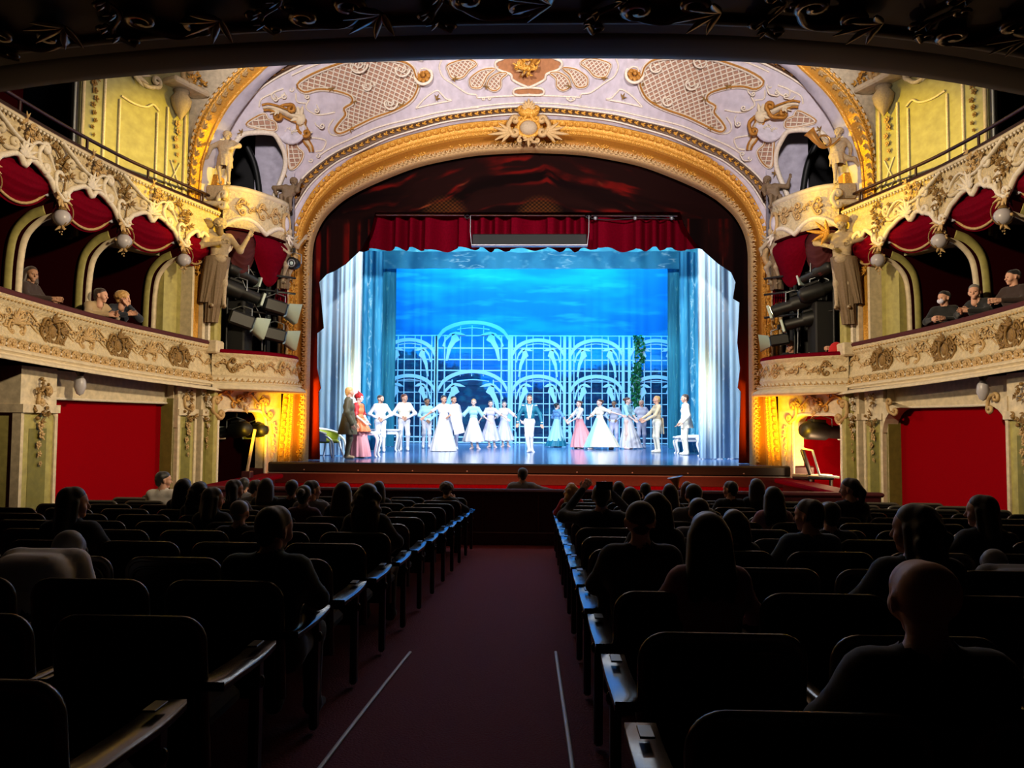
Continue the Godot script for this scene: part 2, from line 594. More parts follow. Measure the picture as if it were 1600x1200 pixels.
# a pose: joints of a figure that faces +z, feet at the origin; side -1 is its right hand
func pose(ch := {}) -> Dictionary:
	var p := {"pel": Vector3(0, .95, 0), "chest": Vector3(0, 1.28, 0), "neck": Vector3(0, 1.47, -.012), "head": Vector3(0, 1.63, .012), "hy": 0.0, "hp": 0.0, "hr": 0.0, "twist": 0.0, "fat": 1.0, "wide": 1.0, "arm": 1.0, "cell": .021,
		"el": [Vector3(-.25, 1.14, -.03), Vector3(.25, 1.14, -.03)], "wr": [Vector3(-.25, .88, .06), Vector3(.25, .88, .06)],
		"kn": [Vector3(-.10, .50, .03), Vector3(.10, .50, .03)], "an": [Vector3(-.11, .075, -.03), Vector3(.11, .075, -.03)], "ft": [Vector3(-.05, 0, 1), Vector3(.05, 0, 1)], "hip": .085}
	p.merge(ch, true)
	return p

func figure_field(p: Dictionary) -> Dictionary:
	var f: float = p.fat
	var w: float = p.wide
	var X := Vector3(cos(p.twist), 0, -sin(p.twist))
	var b := []
	b.append(bone(p.pel - X * .07 * w, p.pel + X * .065 * w, .104 * f, -1, 4))
	var mid: Vector3 = p.pel.lerp(p.chest, .5)
	b.append(bone(mid - X * .05 * w, mid + X * .055 * w, .103 * f, -1, 1))
	b.append(bone(p.chest - X * .085 * w, p.chest + X * .085 * w, .105 * f, -1, 1))
	var sh: Vector3 = p.chest.lerp(p.neck, .72)
	b.append(bone(sh - X * .12 * w, sh + X * .12 * w, .068, -1, 1))
	b.append(bone(p.neck - Vector3(0, .05, 0), p.head - Vector3(0, .06, .02), .056, .052, 0))
	for k in 2:
		var s := k * 2 - 1
		var S: Vector3 = sh + X * s * .165 * w
		b.append(bone(S, p.el[k], .054 * p.arm, .043 * p.arm, 2))
		b.append(bone(p.el[k], p.wr[k], .041 * p.arm, .030 * p.arm, 3))
		var H: Vector3 = p.pel + X * s * p.hip * w - Vector3(0, .04, 0)
		b.append(bone(H, p.kn[k], .088 * f, .058, 4))
		b.append(bone(p.kn[k], p.an[k], .057, .038, 5))
		b.append(bone(p.an[k] - Vector3(0, .03, 0), p.an[k] + p.ft[k] * .15 - Vector3(0, .042, 0), .040, .030, 6))
	var r := field(b, p.cell, .06)
	r.p = p
	return r

func add_extremities(r: Dictionary, hands := true) -> Dictionary:
	var p: Dictionary = r.p
	var hb := Basis.from_euler(Vector3(p.hp, p.hy, p.hr))
	r.hx = Transform3D(hb, p.head)
	fjoin(r, HEAD, r.hx)
	if hands:
		for k in 2:
			var y: Vector3 = (p.el[k] - p.wr[k]).normalized()
			var z := Vector3(0, 0, 1)
			if p.has("palm"):
				z = p.palm[k]
			elif absf(y.z) > .8:
				z = Vector3(1 - 2 * k, 0, 0)
			var x := y.cross(z).normalized()
			z = x.cross(y)
			if k == 0: x = -x
			fjoin(r, HAND, Transform3D(Basis(-x, y, z), p.wr[k]))
	return r

# a whole person: body > eyes, hair, garments
func person(called: String, label: String, at: Vector3, turn: float, r: Dictionary, look: Dictionary, group := "", size := 1.0) -> Node3D:
	var o := thing(called, label, "person", at, turn, group, size)
	if not r.has("mesh"):
		r.mesh = fmesh(r)
		r.g = {}
	put("body", r.mesh, M[look.get("skin", "skin")], o)
	if not look.has("back"):
		for e in [-1, 1]:
			put("eye", EYE, M.eye, o, r.hx.translated_local(Vector3(e * .033, 0, 0)))
	if look.get("hair", "") != "":
		put("hood" if look.hair in ["hood", "cap"] else "hair", HAIR[look.hair], M[look.get("hc", "hair_dark")], o, r.hx)
	for g in look.get("wear", []):
		var key := str(g[1]) + str(g[2])
		if not r.g.has(key):
			r.g[key] = garment(r, g[1], g[2])
		put(g[0], r.g[key], M[g[3]], o)
	return o

# a long skirt: an elliptical cone with pleats that deepen towards the hem
func skirt(top: Vector3, hem: Vector3, r0: float, r1: Vector2, folds := 13, deep := .05, seed_ := 0.0, sway := 0.0) -> Sh:
	var rows := []
	for i in 17:
		var t := i / 16.0
		var row := PackedVector3Array()
		var c := top.lerp(hem, t) + Vector3(sway * t * (1 - t) * 2, 0, 0)
		for k in 78:
			var a := TAU * k / 78
			var f := 1.0 + deep * t * (sin(folds * a + seed_ + sin(a * 2 + seed_) * 1.2) + .5 * sin((folds * 2 + 1) * a + seed_ * 2 + t * 2))
			var e := smoothstep(0, 1, t) * .35 + t * .65
			row.append(c + Vector3(cos(a) * lerpf(r0, r1.x, e) * f, 0, sin(a) * lerpf(r0 * .85, r1.y, e) * f))
		rows.append(row)
	return Sh.new().grid(rows, true)

# ---------- ornaments, each lying in xy and facing +z ----------
func spiral(r: float, turns: float, w: float, turn := 1.0, at := Vector3.ZERO, from := 0.0) -> PackedVector3Array:
	var out := PackedVector3Array()
	var n := int(turns * 14)
	for i in n + 1:
		var t := i / float(n)
		var a := from + turn * TAU * turns * t
		var q := r * (1.0 - .82 * t)
		out.append(at + Vector3(cos(a) * q, sin(a) * q, .25 * w * t))
	return out

func c_scroll(h: float, w: float, bend := .35) -> Sh:
	# a C-shaped scroll, h tall, opening to +x
	var r := h * .2
	var a := spiral(r, 1.2, w, -1.0, Vector3(0, h / 2 - r, 0), PI)
	var p := PackedVector3Array()
	a.reverse()
	p.append_array(a)
	for k in range(1, 8):
		var t := k / 8.0
		p.append(Vector3(-r - sin(PI * t) * h * bend * .4, lerpf(h / 2 - r, -h / 2 + r, t), 0))
	p.append_array(spiral(r, 1.2, w, 1.0, Vector3(0, -h / 2 + r, 0), PI))
	return Sh.new().tube(p, w, w, 5)

func fan(n: int, spread: float, l: float, w: float, thick := .35) -> Sh:
	# leaf lobes that spread upwards from the origin
	var s := Sh.new()
	for k in n:
		var a := (k / maxf(n - 1.0, 1.0) - .5) * spread
		var q := l * (1.0 - .35 * absf(k / maxf(n - 1.0, 1.0) - .5) * 2)
		var d := Vector3(sin(a), cos(a), 0)
		var p := PackedVector3Array()
		for i in 5:
			var t := i / 4.0
			p.append(d * q * t + Vector3(0, 0, w * (.5 + 1.6 * t * t)) + Vector3(cos(a), -sin(a), 0) * sin(a) * q * .25 * t * t)
		var rows := []
		for i in 5:
			var rr: float = w * [.45, .95, 1.0, .75, .12][i]
			var row := PackedVector3Array()
			for c in 5:
				var b := TAU * c / 5
				row.append(p[i] + Vector3(cos(a), -sin(a), 0) * cos(b) * rr + Vector3(0, 0, sin(b) * rr * thick * 2))
			rows.append(row)
		s.grid(rows, true, true)
	return s

func rosette(r: float, petals := 6) -> Sh:
	var s := Sh.new().ball(Vector3(0, 0, r * .3), Vector3(r * .32, r * .32, r * .28), 7, 4)
	for k in petals:
		var a := TAU * k / petals
		s.ball(Vector3(cos(a), sin(a), 0) * r * .62 + Vector3(0, 0, r * .12), Vector3(r * .36, r * .36, r * .2), 6, 4)
	return s

func spray(r: float, n: int, seed_: int) -> Sh:
	# a loose bunch of leaves and blossoms
	rng.seed = seed_
	var s := Sh.new()
	for k in n:
		var a := rng.randf() * TAU
		var q := sqrt(rng.randf()) * r
		var c := Vector3(cos(a) * q, sin(a) * q * .8, rng.randf() * r * .25)
		if k % 3 == 0:
			s.ball(c, Vector3.ONE * r * rng.randf_range(.12, .2), 6, 4)
		else:
			s.add(fan(3, 1.5, r * .5, r * .09), Transform3D(Basis(Vector3.BACK, rng.randf() * TAU), c))
	return s

func vine(l: float, w: float) -> Sh:
	# a running scroll with side leaves along +x
	var p := PackedVector3Array()
	for i in 13:
		var t := i / 12.0
		p.append(Vector3((t - .5) * l, sin(t * TAU) * l * .13, 0))
	var s := Sh.new().tube(p, w, w * .6, 5)
	for k in 4:
		var t := .12 + k * .25
		var sg := 1.0 if k % 2 == 0 else -1.0
		s.tube(spiral(l * .1, 1.1, w, sg, Vector3((t - .5) * l, sin(t * TAU) * l * .13 - sg * l * .1, 0), PI / 2 * sg), w * .8, w * .4, 4)
		s.add(fan(3, 1.6, l * .13, w), Transform3D(Basis(Vector3.BACK, -.6 * sg), Vector3((t - .4) * l, sin(t * TAU) * l * .13, 0)))
	return s

func zigzag(r: float) -> Sh:
	# two leaf tufts and a berry, one step of a carved leaf band
	var s := Sh.new().ball(Vector3(r * .9, 0, r * .2), Vector3.ONE * r * .22, 6, 4)
	for e in [-1.0, 1.0]:
		s.add(fan(3, 1.7, r * 1.25, r * .2), Transform3D(Basis(Vector3.BACK, -PI / 2 + e * 1.1), Vector3(-r * .7, -e * r * .35, 0)))
	return s

func swag(w: float, drop: float, folds: float, bulge: float, rough := .22) -> Sh:
	var rows := []
	for i in 21:
		var v := i / 20.0
		var row := PackedVector3Array()
		for j in 19:
			var u := j / 9.0 - 1.0
			var y := -drop * (v * (1.0 - .62 * u * u) + .1 * u * u)
			row.append(Vector3(u * w * .5 * (1.0 - .12 * v), y, bulge * (sin(PI * minf(v * 1.15, 1)) * (1 - .5 * u * u) + rough * absf(sin(v * folds * PI + u * u * 1.5)) * (1.1 - absf(u)))))
		rows.append(row)
	return Sh.new().grid(rows)

# ---------- the arch rings of the proscenium ----------
const N := 110
var RING := {}

func half_arc(a: Array, d: float) -> PackedVector3Array:
	var p := PackedVector3Array()
	for i in range(0, a.size(), 2):
		p.append(P(a[i], a[i + 1], d))
	return resample(spline(p, 10), N)

func ring(called: String, a: Array, d: float) -> void:
	var h := half_arc(a, d)
	var out := PackedVector3Array()
	for i in N:
		var q := h[N - i]
		out.append(Vector3(-q.x, q.y, q.z))
	out.append_array(h)
	RING[called] = out

func between(a: PackedVector3Array, b: PackedVector3Array, prof: Array) -> Sh:
	var rows := []
	for i in range(0, prof.size(), 2):
		var row := PackedVector3Array()
		for k in a.size():
			row.append(a[k].lerp(b[k], prof[i]) + Vector3(0, 0, prof[i + 1]))
		rows.append(row)
	return Sh.new().grid(rows)

# copies of a small ornament along a line between two rings, turned with the arch; one piece of stuff
func along(a: PackedVector3Array, b: PackedVector3Array, t: float, out: float, step: float, shape: Sh, turn := 0.0) -> Sh:
	var line := PackedVector3Array()
	for k in a.size():
		line.append(a[k].lerp(b[k], t) + Vector3(0, 0, out))
	var l := 0.0
	for k in line.size() - 1:
		l += line[k].distance_to(line[k + 1])
	var n := int(l / step)
	var q := resample(line, n)
	var s := Sh.new()
	for k in n:
		var tx := (q[k + 1] - q[maxi(k - 1, 0)]).normalized()
		var z := (Vector3.BACK - tx * tx.z).normalized()
		s.add(shape, Transform3D(Basis(tx, z.cross(tx), z).rotated(z, turn), q[k]))
	return s

var HA: PackedVector3Array
var HB: PackedVector3Array

func S(u: float, v: float, s: float, out := 0.0) -> Vector3:
	# a point of the sounding board: u from the crown down one side, v from the inner ring to the outer one
	var i := clampf(u, 0, 1) * N
	var k := mini(int(i), N - 1)
	var p := HA[k].lerp(HA[k + 1], i - k).lerp(HB[k].lerp(HB[k + 1], i - k), v)
	return Vector3(p.x * s, p.y - out * .3, p.z + out)

func on_board(uv: PackedVector2Array, s: float, out: float) -> PackedVector3Array:
	var p := PackedVector3Array()
	for q in uv:
		p.append(S(q.x, q.y, s, out))
	return p

func smooth_uv(a: Array, closed := true, each := 5) -> PackedVector2Array:
	var p := PackedVector3Array()
	for i in range(0, a.size(), 2):
		p.append(Vector3(a[i], a[i + 1], 0))
	var out := PackedVector2Array()
	for q in spline(p, each, closed):
		out.append(Vector2(q.x, q.y))
	return out

func patch(poly: PackedVector2Array, s: float, out: float, nu := 64, nv := 40) -> Sh:
	# the part of the board inside an outline, raised a little
	var lo := poly[0]
	var hi := poly[0]
	for p in poly:
		lo = lo.min(p)
		hi = hi.max(p)
	var sh := Sh.new()
	for i in nu:
		for j in nv:
			var a := lo + (hi - lo) * Vector2(i / float(nu), j / float(nv))
			var b := lo + (hi - lo) * Vector2((i + 1) / float(nu), (j + 1) / float(nv))
			if Geometry2D.is_point_in_polygon((a + b) / 2, poly):
				sh.quad(S(a.x, a.y, s, out), S(b.x, a.y, s, out), S(b.x, b.y, s, out), S(a.x, b.y, s, out))
	return sh

func lattice(poly: PackedVector2Array, s: float, gap: float, w: float, out: float) -> Sh:
	# two families of slanting ribs clipped by an outline
	var sh := Sh.new()
	var LU := 9.0
	var LV := 2.2
	for fam in [-1.0, 1.0]:
		for k in range(-70, 150):
			var line := PackedVector2Array()
			for i in 49:
				var v := i / 48.0
				line.append(Vector2((k * gap * 1.42 + fam * v * LV) / LU, v))
			for piece in Geometry2D.intersect_polyline_with_polygon(line, poly):
				if piece.size() > 1:
					sh.tube(on_board(piece, s, out), w, w, 4)
	return sh

func proscenium() -> void:
	ring("in", [0, 8.49, 1.13, 8.43, 1.9, 8.31, 2.6, 8.15, 3.2, 7.93, 3.75, 7.69, 4.1, 7.51, 4.4, 7.31, 4.74, 6.98, 4.95, 6.6, 5.04, 6.2, 5.05, 5.6, 5.05, 3.5, 5.05, 1.28], 17.5)
	ring("out", [0, 9.08, .9, 9.05, 1.7, 8.96, 2.7, 8.73, 3.3, 8.53, 3.9, 8.28, 4.41, 8.0, 4.85, 7.55, 5.18, 7.0, 5.36, 6.55, 5.42, 5.9, 5.43, 4.8, 5.45, 3.6, 5.6, 1.28], 17.2)
	var r2 := [0, 9.29, .72, 9.25, 1.83, 9.11, 2.5, 8.95, 3.3, 8.74, 3.92, 8.46, 4.44, 8.2, 5.0, 7.75, 5.35, 7.3, 5.6, 6.8]
	ring("board_in", r2, 17.0)
	ring("strip_in", [0, 9.18, .72, 9.15, 1.78, 9.02, 2.5, 8.84, 3.22, 8.62, 3.85, 8.33, 4.4, 8.06, 4.93, 7.6, 5.25, 7.12, 5.48, 6.7], 17.08)
	ring("board_out", [0, 10.55, 1.5, 10.48, 3, 10.2, 4.4, 9.72, 5.1, 9.4, 5.7, 8.98, 6.1, 8.5, 6.35, 8.05, 6.5, 7.5, 6.55, 6.9], 15.5)
	ring("strip_out", [0, 10.72, 1.5, 10.65, 3.1, 10.36, 4.75, 9.73, 5.4, 9.28, 5.88, 8.86, 6.3, 8.35, 6.5, 7.95, 6.62, 7.4, 6.66, 6.8], 15.35)
	ring("roll_in", [0, 10.82, 1.6, 10.73, 3.3, 10.35, 5.0, 9.5, 5.45, 9.15, 5.93, 8.65, 6.25, 8.12, 6.46, 7.55, 6.55, 7.0, 6.57, 5.5, 6.57, 3.8], 15.05)
	ring("roll_out", [0, 11.05, 1.7, 10.95, 3.6, 10.5, 5.1, 9.75, 5.85, 9.15, 6.34, 8.6, 6.62, 8.05, 6.73, 7.42, 6.76, 6.7, 6.78, 5.5, 6.78, 3.8], 14.85)
	HA = RING.board_in.slice(N)
	HB = RING.board_out.slice(N)
	# the gilded frame round the stage opening
	var f := thing("proscenium_arch", "gilded arched picture frame round the stage opening, carved with leaf and bead mouldings", "arch")
	f.set_meta("kind", "structure")
	var a: PackedVector3Array = RING["in"]
	var b: PackedVector3Array = RING["out"]
	put("inner_moulding", between(a, b, [0, -.16, 0, -.02, .02, .05, .07, .08, .14, .07, .17, .03, .19, .02]), M.gold_pale, f)
	put("cove", between(a, b, [.19, .02, .24, -.03, .32, -.05, .40, -.03, .48, .03, .50, .05]), M.gold_deep, f)
	put("outer_moulding", between(a, b, [.50, .05, .53, .10, .57, .11, .61, .08, .64, .09, .67, .12, .70, .09, .72, .04, .86, .05, .95, .09, 1.0, .07, 1.02, -.1]), M.gold, f)
	stuff(put("leaf_band", along(a, b, .10, .085, .11, fan(3, 1.5, .10, .022), -.6), M.gold_pale, f))
	stuff(put("bead_band", along(a, b, .205, .03, .065, Sh.new().ball(Vector3.ZERO, Vector3.ONE * .02, 6, 4)), M.gold_pale, f))
	stuff(put("leaf_tip_band", along(a, b, .53, .105, .09, fan(3, 1.2, .08, .018), .5), M.gold, f))
	stuff(put("dentil_band", along(a, b, .88, .07, .17, Sh.new().box(Vector3.ZERO, Vector3(.13, .10, .07), .02)), M.gold, f))
	stuff(put("cove_spray_band", along(a, b, .36, -.03, 1.05, Sh.new().add(vine(.5, .018)), 0), M.gold, f))
	var top_out := resample(b.slice(34, 2 * N - 33), 2 * N)
	struct("trim_1", between(top_out, RING.strip_in, [1.02 - 1.0, -.06, .1, -.02, .9, -.02, 1, .03]), M.lilac, "plain pale band between the stage frame and the thin gold strip")
	var st := thing("gold_strip", "thin gilded strip of carved leaves along the inner edge of the painted vault", "moulding")
	st.set_meta("kind", "structure")
	put("moulding", between(RING.strip_in, RING.board_in, [0, .0, .05, .06, .15, .03, .85, .03, .95, .07, 1, .0]), M.bronze_dark, st)
	stuff(put("leaf_band", along(RING.strip_in, RING.board_in, .5, .05, .15, zigzag(.075)), M.gold, st))
	for q in [[RING.strip_in, RING.board_in], [RING.board_out, RING.strip_out]]:
		for t in [-.12, 1.12]:
			put("white_edge", Sh.new().tube(between(q[0], q[1], [t, .05]).v, .022, -1, 5), M.white_gold, st)
	# the sounding board with its openings
	var hole := smooth_uv([.84, .85, .82, .82, .805, .76, .785, .66, .775, .58, .785, .48, .805, .36, .84, .26, .885, .21, .95, .19, .995, .17, .995, .80, .93, .83, .885, .85])
	var sh := Sh.new()
	for s in [-1.0, 1.0]:
		for i in 170:
			for j in 44:
				var q := Vector2((i + .5) / 170, (j + .5) / 44)
				if not Geometry2D.is_point_in_polygon(q, hole):
					var w := []
					for c in [[0, 0], [1, 0], [1, 1], [0, 1]]:
						w.append(S((i + c[0]) / 170.0, (j + c[1]) / 44.0, s))
					sh.quad(w[0], w[1], w[2], w[3])
	var board := struct("ceiling_vault", sh, M.lilac, "splayed pale lilac vault above the stage with raised lattice panels and scrolls")
	var st2 := thing("gold_strip", "brown gilded leaf strip along the outer edge of the painted vault", "moulding")
	st2.set_meta("kind", "structure")
	put("moulding", between(RING.board_out, RING.strip_out, [0, .02, .08, .09, .2, .03, .8, .03, .92, .10, 1, .03]), M.bronze_dark, st2)
	stuff(put("leaf_band", along(RING.board_out, RING.strip_out, .5, .06, .2, zigzag(.10)), M.gold_deep, st2))
	struct("trim_2", between(RING.strip_out, RING.roll_in, [0, .03, .1, -.04, .9, -.04, 1, .02]), M.lilac, "plain pale cove between the leaf strip and the great gold roll")
	var ro := thing("gold_roll", "great rounded gold arch wrapped with leaves, framing the vault above the stage", "arch")
	ro.set_meta("kind", "structure")
	put("moulding", between(RING.roll_in, RING.roll_out, [0, .02, .03, .05, .12, .05, .16, .02, .3, .10, .5, .16, .62, .15, .75, .09, .8, .03, .9, .05, 1, .05, 1.06, -.05]), M.gold, ro)
	stuff(put("leaf_band", along(RING.roll_in, RING.roll_out, .42, .13, .19, Sh.new().add(fan(5, 1.8, .17, .03)), -1.5), M.gold_pale, ro))
	stuff(put("bead_band", along(RING.roll_in, RING.roll_out, .93, .06, .14, Sh.new().ball(Vector3.ZERO, Vector3(.055, .025, .025), 6, 4)), M.cream, ro))
	# board ornament, the same on both sides
	var panel := smooth_uv([.625, .84, .575, .87, .505, .87, .455, .85, .41, .79, .35, .70, .33, .61, .33, .52, .335, .42, .345, .36, .37, .28, .405, .23, .455, .20, .51, .19, .585, .175, .635, .18, .64, .24, .615, .29, .58, .34, .57, .41, .54, .43, .53, .5, .545, .58, .57, .66, .595, .71, .625, .74], true, 3)
	var small := [
		[.23, .57, .235, .5, .23, .42, .20, .41, .175, .48, .15, .54, .175, .6],
		[.18, .37, .165, .42, .135, .47, .10, .47, .125, .40, .14, .32, .155, .27, .18, .29],
		[.13, .27, .12, .36, .09, .42, .065, .41, .085, .35, .09, .26, .11, .22],
		[.10, .66, .13, .70, .17, .72, .20, .70, .16, .63],
		[.795, .86, .765, .83, .745, .79, .75, .73, .745, .66, .76, .6, .775, .66, .79, .77],
		[.77, .42, .75, .4, .765, .31, .77, .22, .8, .17, .83, .17, .835, .22, .8, .33]]
	for s in [-1.0, 1.0]:
		var where := "on the side of the vault nearer the putto that holds a horn" if s > 0 else "on the side of the vault above the waving putto"
		var t := thing("lattice_panel", "large brown diamond lattice panel with a scalloped pale border, " + where, "panel", Vector3.ZERO, 0, "", 1)
		t.set_meta("kind", "structure")
		put("field", patch(panel, s, .012, 90, 56), M.lattice_field, t)
		stuff(put("ribs", lattice(panel, s, .115, .017, .03), M.white_gold, t))
		put("border", Sh.new().tube(on_board(panel, s, .035), .05, -1, 6, true), M.white_gold, t)
		put("gold_line", Sh.new().tube(on_board(panel, s, .075), .022, -1, 5, true), M.gold_deep, t)
		for curl in [[.46, .80, 1.0, .07], [.47, .55, -1.0, .05], [.44, .30, 1.0, .055], [.36, .62, 1.0, .06]]:
			var c := S(curl[0], curl[1], s, .06)
			put("curl", Sh.new().tube(spiral(curl[3] * 3, 1.6, .02, curl[2] * s, c), .025, .014, 5), M.white_gold, t)
		for k in small.size():
			var poly := smooth_uv(small[k], true, 4)
			var q := thing("shell_panel", ["outermost lattice shell", "middle curved lattice shell", "innermost curved lattice shell", "upper lattice shell", "slanting lattice field over the round box opening", "narrow lattice field beside the round box opening"][k] + (" beside the crown relief, " if k < 4 else ", ") + where, "panel")
			q.set_meta("kind", "structure")
			put("field", patch(poly, s, .012, 24, 20), M.lattice_field, q)
			stuff(put("ribs", lattice(poly, s, .085 if k < 4 else .13, .014, .03), M.white_gold, q))
			put("border", Sh.new().tube(on_board(poly, s, .03), .035, -1, 6, true), M.white_gold, q)
			put("gold_line", Sh.new().tube(on_board(poly, s, .055), .014, -1, 5, true), M.gold_deep, q)
		# long raised lines
		var lines := [[.0, .15, .08, .15, .17, .16], [.17, .16, .172, .2, .2, .23, .235, .36, .255, .44, .258, .55, .245, .63, .22, .75, .18, .9],
			[.17, .05, .3, .06, .45, .07, .6, .08, .74, .09], [.0, .06, .1, .06, .2, .06], [.375, .17, .33, .26, .29, .31, .28, .27, .27, .2, .26, .17, .375, .17],
			[.30, .95, .4, .95, .5, .95, .62, .95], [.31, .58, .325, .5, .315, .43, .295, .43, .285, .5, .295, .57, .31, .58],
			[.66, .88, .69, .9, .70, .84, .68, .82, .665, .84], [.69, .9, .72, .92, .74, .88], [.63, .66, .655, .6, .65, .5, .63, .45, .60, .42],
			[.745, .22, .72, .3, .70, .25, .69, .18, .72, .12, .74, .15], [.62, .36, .65, .3, .66, .22, .64, .16], [.645, .78, .66, .70, .645, .64], [.0, .7, .05, .71, .1, .78, .2, .86]]
		for l in lines:
			put("trim_line", Sh.new().tube(on_board(smooth_uv(l, false, 6), s, .012), .02, -1, 5), M.white_gold, board)
		for l in [[.66, .82, .34, .8], [.64, .56, .30, 2.2], [.655, .40, .34, -.4], [.70, .87, .3, 1.9], [.62, .72, .26, .2], [.76, .10, .3, 1.0], [.30, .72, .26, -.6], [.19, .80, .3, 1.4], [.14, .14, .2, 1.5]]:
			put("raised_scroll", c_scroll(l[2], .016), M.white_gold, board, Transform3D(Basis(Vector3.BACK, l[3] * s), S(l[0], l[1], s, .02)))
		for l in [[.41, .24], [.60, .18], [.56, .66], [.53, .45], [.34, .40], [.45, .86], [.30, .22], [.225, .41], [.13, .28], [.86, .20], [.82, .84]]:
			put("leaf_tuft", fan(4, 2.6, .12, .018), M.bronze, board, Transform3D(Basis(Vector3.BACK, l[0] * 17.0), S(l[0], l[1], s, .05)))
		# the opening's rim
		put("opening_rim", Sh.new().tube(on_board(hole, s, .03), .055, -1, 7, true), M.white_gold, board)
		# the shaped cartouche between lattice and opening, with a round disc
		var ca := thing("vault_cartouche", "pale scrolled plaster cartouche with gold edges and a round disc, " + where, "ornament")
		ca.set_meta("kind", "structure")
		for arm in [[.735, .84, .722, .80, .712, .72, .703, .62, .69, .53], [.69, .53, .703, .46, .712, .38, .73, .30, .738, .22, .748, .17]]:
			var line := on_board(smooth_uv(arm, false, 6), s, .05)
			var near0: bool = arm[0] == .69
			put("arm", Sh.new().tube(line, .12 if near0 else .04, .03 if near0 else .12, 8, false, .5), M.cream, ca)
			for o in [-1.0, 1.0]:
				var edge := PackedVector3Array()
				for k in line.size():
					var tt := k / float(line.size() - 1)
					var tx := (line[mini(k + 1, line.size() - 1)] - line[maxi(k - 1, 0)]).normalized()
					edge.append(line[k] + tx.cross(Vector3.BACK) * o * (lerpf(.14, .05, tt) if near0 else lerpf(.06, .14, tt)) + Vector3(0, 0, .02))
				put("gold_edge", Sh.new().tube(edge, .026, -1, 5), M.gold_deep, ca)
			put("arm_leaf", fan(5, 1.8, .2, .03), M.cream, ca, Transform3D(Basis(Vector3.BACK, s * (1.2 if near0 else -2.2)), line[line.size() / 2] + Vector3(0, 0, .05)))
		put("boss", Sh.new().ball(S(.69, .53, s, .08), Vector3(.13, .14, .09), 12, 8), M.cream, ca)
		put("leaf_crest", fan(5, 2.0, .34, .05), M.cream, ca, Transform3D(Basis(Vector3.BACK, -s * .9), S(.685, .53, s, .10)))
		put("scroll", c_scroll(.5, .04), M.gold_deep, ca, Transform3D(Basis(Vector3.BACK, s * 1.0), S(.705, .66, s, .12)))
		put("scroll", c_scroll(.45, .04), M.gold_deep, ca, Transform3D(Basis(Vector3.BACK, -s * .3), S(.70, .42, s, .12)))
		put("disc", Sh.new().lathe([Vector2(0, .03), Vector2(.24, .03), Vector2(.26, .05), Vector2(.30, .05), Vector2(.31, 0)], 22, Transform3D(Basis(Vector3.RIGHT, PI / 2), S(.735, .49, s, .0))), M.lilac, ca)
		put("disc_vine", vine(.3, .012), M.white_gold, ca, Transform3D(Basis(), S(.735, .49, s, .06)))
		var me := thing("medallion", "round gold rosette medallion at the corner of the lattice panel, " + where, "ornament")
		me.set_meta("kind", "structure")
		put("ring", Sh.new().tube(circle(S(.31, .5, s, .05), .19), .035, -1, 6, true), M.white_gold, me)
		put("rosette", rosette(.17, 8), M.gold_deep, me, Transform3D(Basis(), S(.31, .5, s, .04)))
	# crown relief on a terracotta field
	var cf := thing("crown_relief", "gilded trophy relief on a terracotta shield at the crown of the vault", "ornament")
	cf.set_meta("kind", "structure")
	for s in [-1.0, 1.0]:
		put("field", patch(smooth_uv([0, .27, .008, .25, .03, .30, .05, .34, .055, .40, .085, .46, .09, .54, .06, .60, .055, .72, 0, .74], true, 3), s, .015, 30, 30), M.terracotta, cf)
		put("border", Sh.new().tube(on_board(smooth_uv([.0, .235, .03, .29, .05, .34, .055, .40, .09, .46, .095, .54, .065, .60, .06, .72], false), s, .03), .03, -1, 6), M.white_gold, cf)
		put("foot_field", patch(smooth_uv([0, .17, .035, .17, .045, .2, .03, .23, 0, .24], true, 3), s, .015, 12, 12), M.terracotta, cf)
		put("foot_border", Sh.new().tube(on_board(smooth_uv([0, .15, .04, .155, .05, .19, .04, .23, 0, .24], false), s, .03), .028, -1, 6), M.white_gold, cf)
	put("blossom", spray(.30, 22, 5), M.gold, cf, Transform3D(Basis(), S(0.0, .50, 1, .08)))
	put("torch", Sh.new().tube(PackedVector3Array([S(.025, .36, -1, .1), S(.0, .44, -1, .14), S(.025, .58, 1, .12)]), .03, .06, 7), M.gold_deep, cf)
	put("leaf_spray", fan(7, 3.4, .35, .04), M.gold_pale, cf, Transform3D(Basis(Vector3.BACK, .5), S(.0, .44, 1, .10)))
	# keystone crest of the stage frame
	var ks := thing("crest", "shell-shaped gilded crest with a pearl oval boss at the top of the stage frame", "ornament", P(0, 8.72, 17.0))
	put("boss", Sh.new().ball(Vector3(0, .05, .12), Vector3(.20, .17, .16), 16, 10), M.stone, ks)
	put("boss_rim", Sh.new().tube(circle(Vector3(0, .05, .12), .24, .8), .045, -1, 6, true), M.gold, ks)
	put("crown_band", Sh.new().ball(Vector3(0, .42, .1), Vector3(.24, .13, .12), 12, 7), M.gold, ks)
	put("shell", fan(7, 1.8, .26, .05), M.gold_pale, ks, Transform3D(Basis(), Vector3(0, .42, .14)))
	for s in [-1.0, 1.0]:
		put("wing_scroll", c_scroll(.46, .055), M.gold_pale, ks, Transform3D(Basis().scaled(Vector3(-s, 1, 1)), Vector3(s * .30, .1, .12)))
		put("inner_scroll", c_scroll(.36, .04), M.gold, ks, Transform3D(Basis().scaled(Vector3(s, 1, 1)), Vector3(s * .17, .36, .14)))
		put("acanthus", fan(5, 1.1, .55, .045), M.gold_pale, ks, Transform3D(Basis(Vector3.BACK, -s * 1.75), Vector3(s * .36, -.02, .1)))
		put("foot_scroll", c_scroll(.22, .035), M.gold_pale, ks, Transform3D(Basis(Vector3.BACK, s * 1.0), Vector3(s * .14, -.19, .12)))
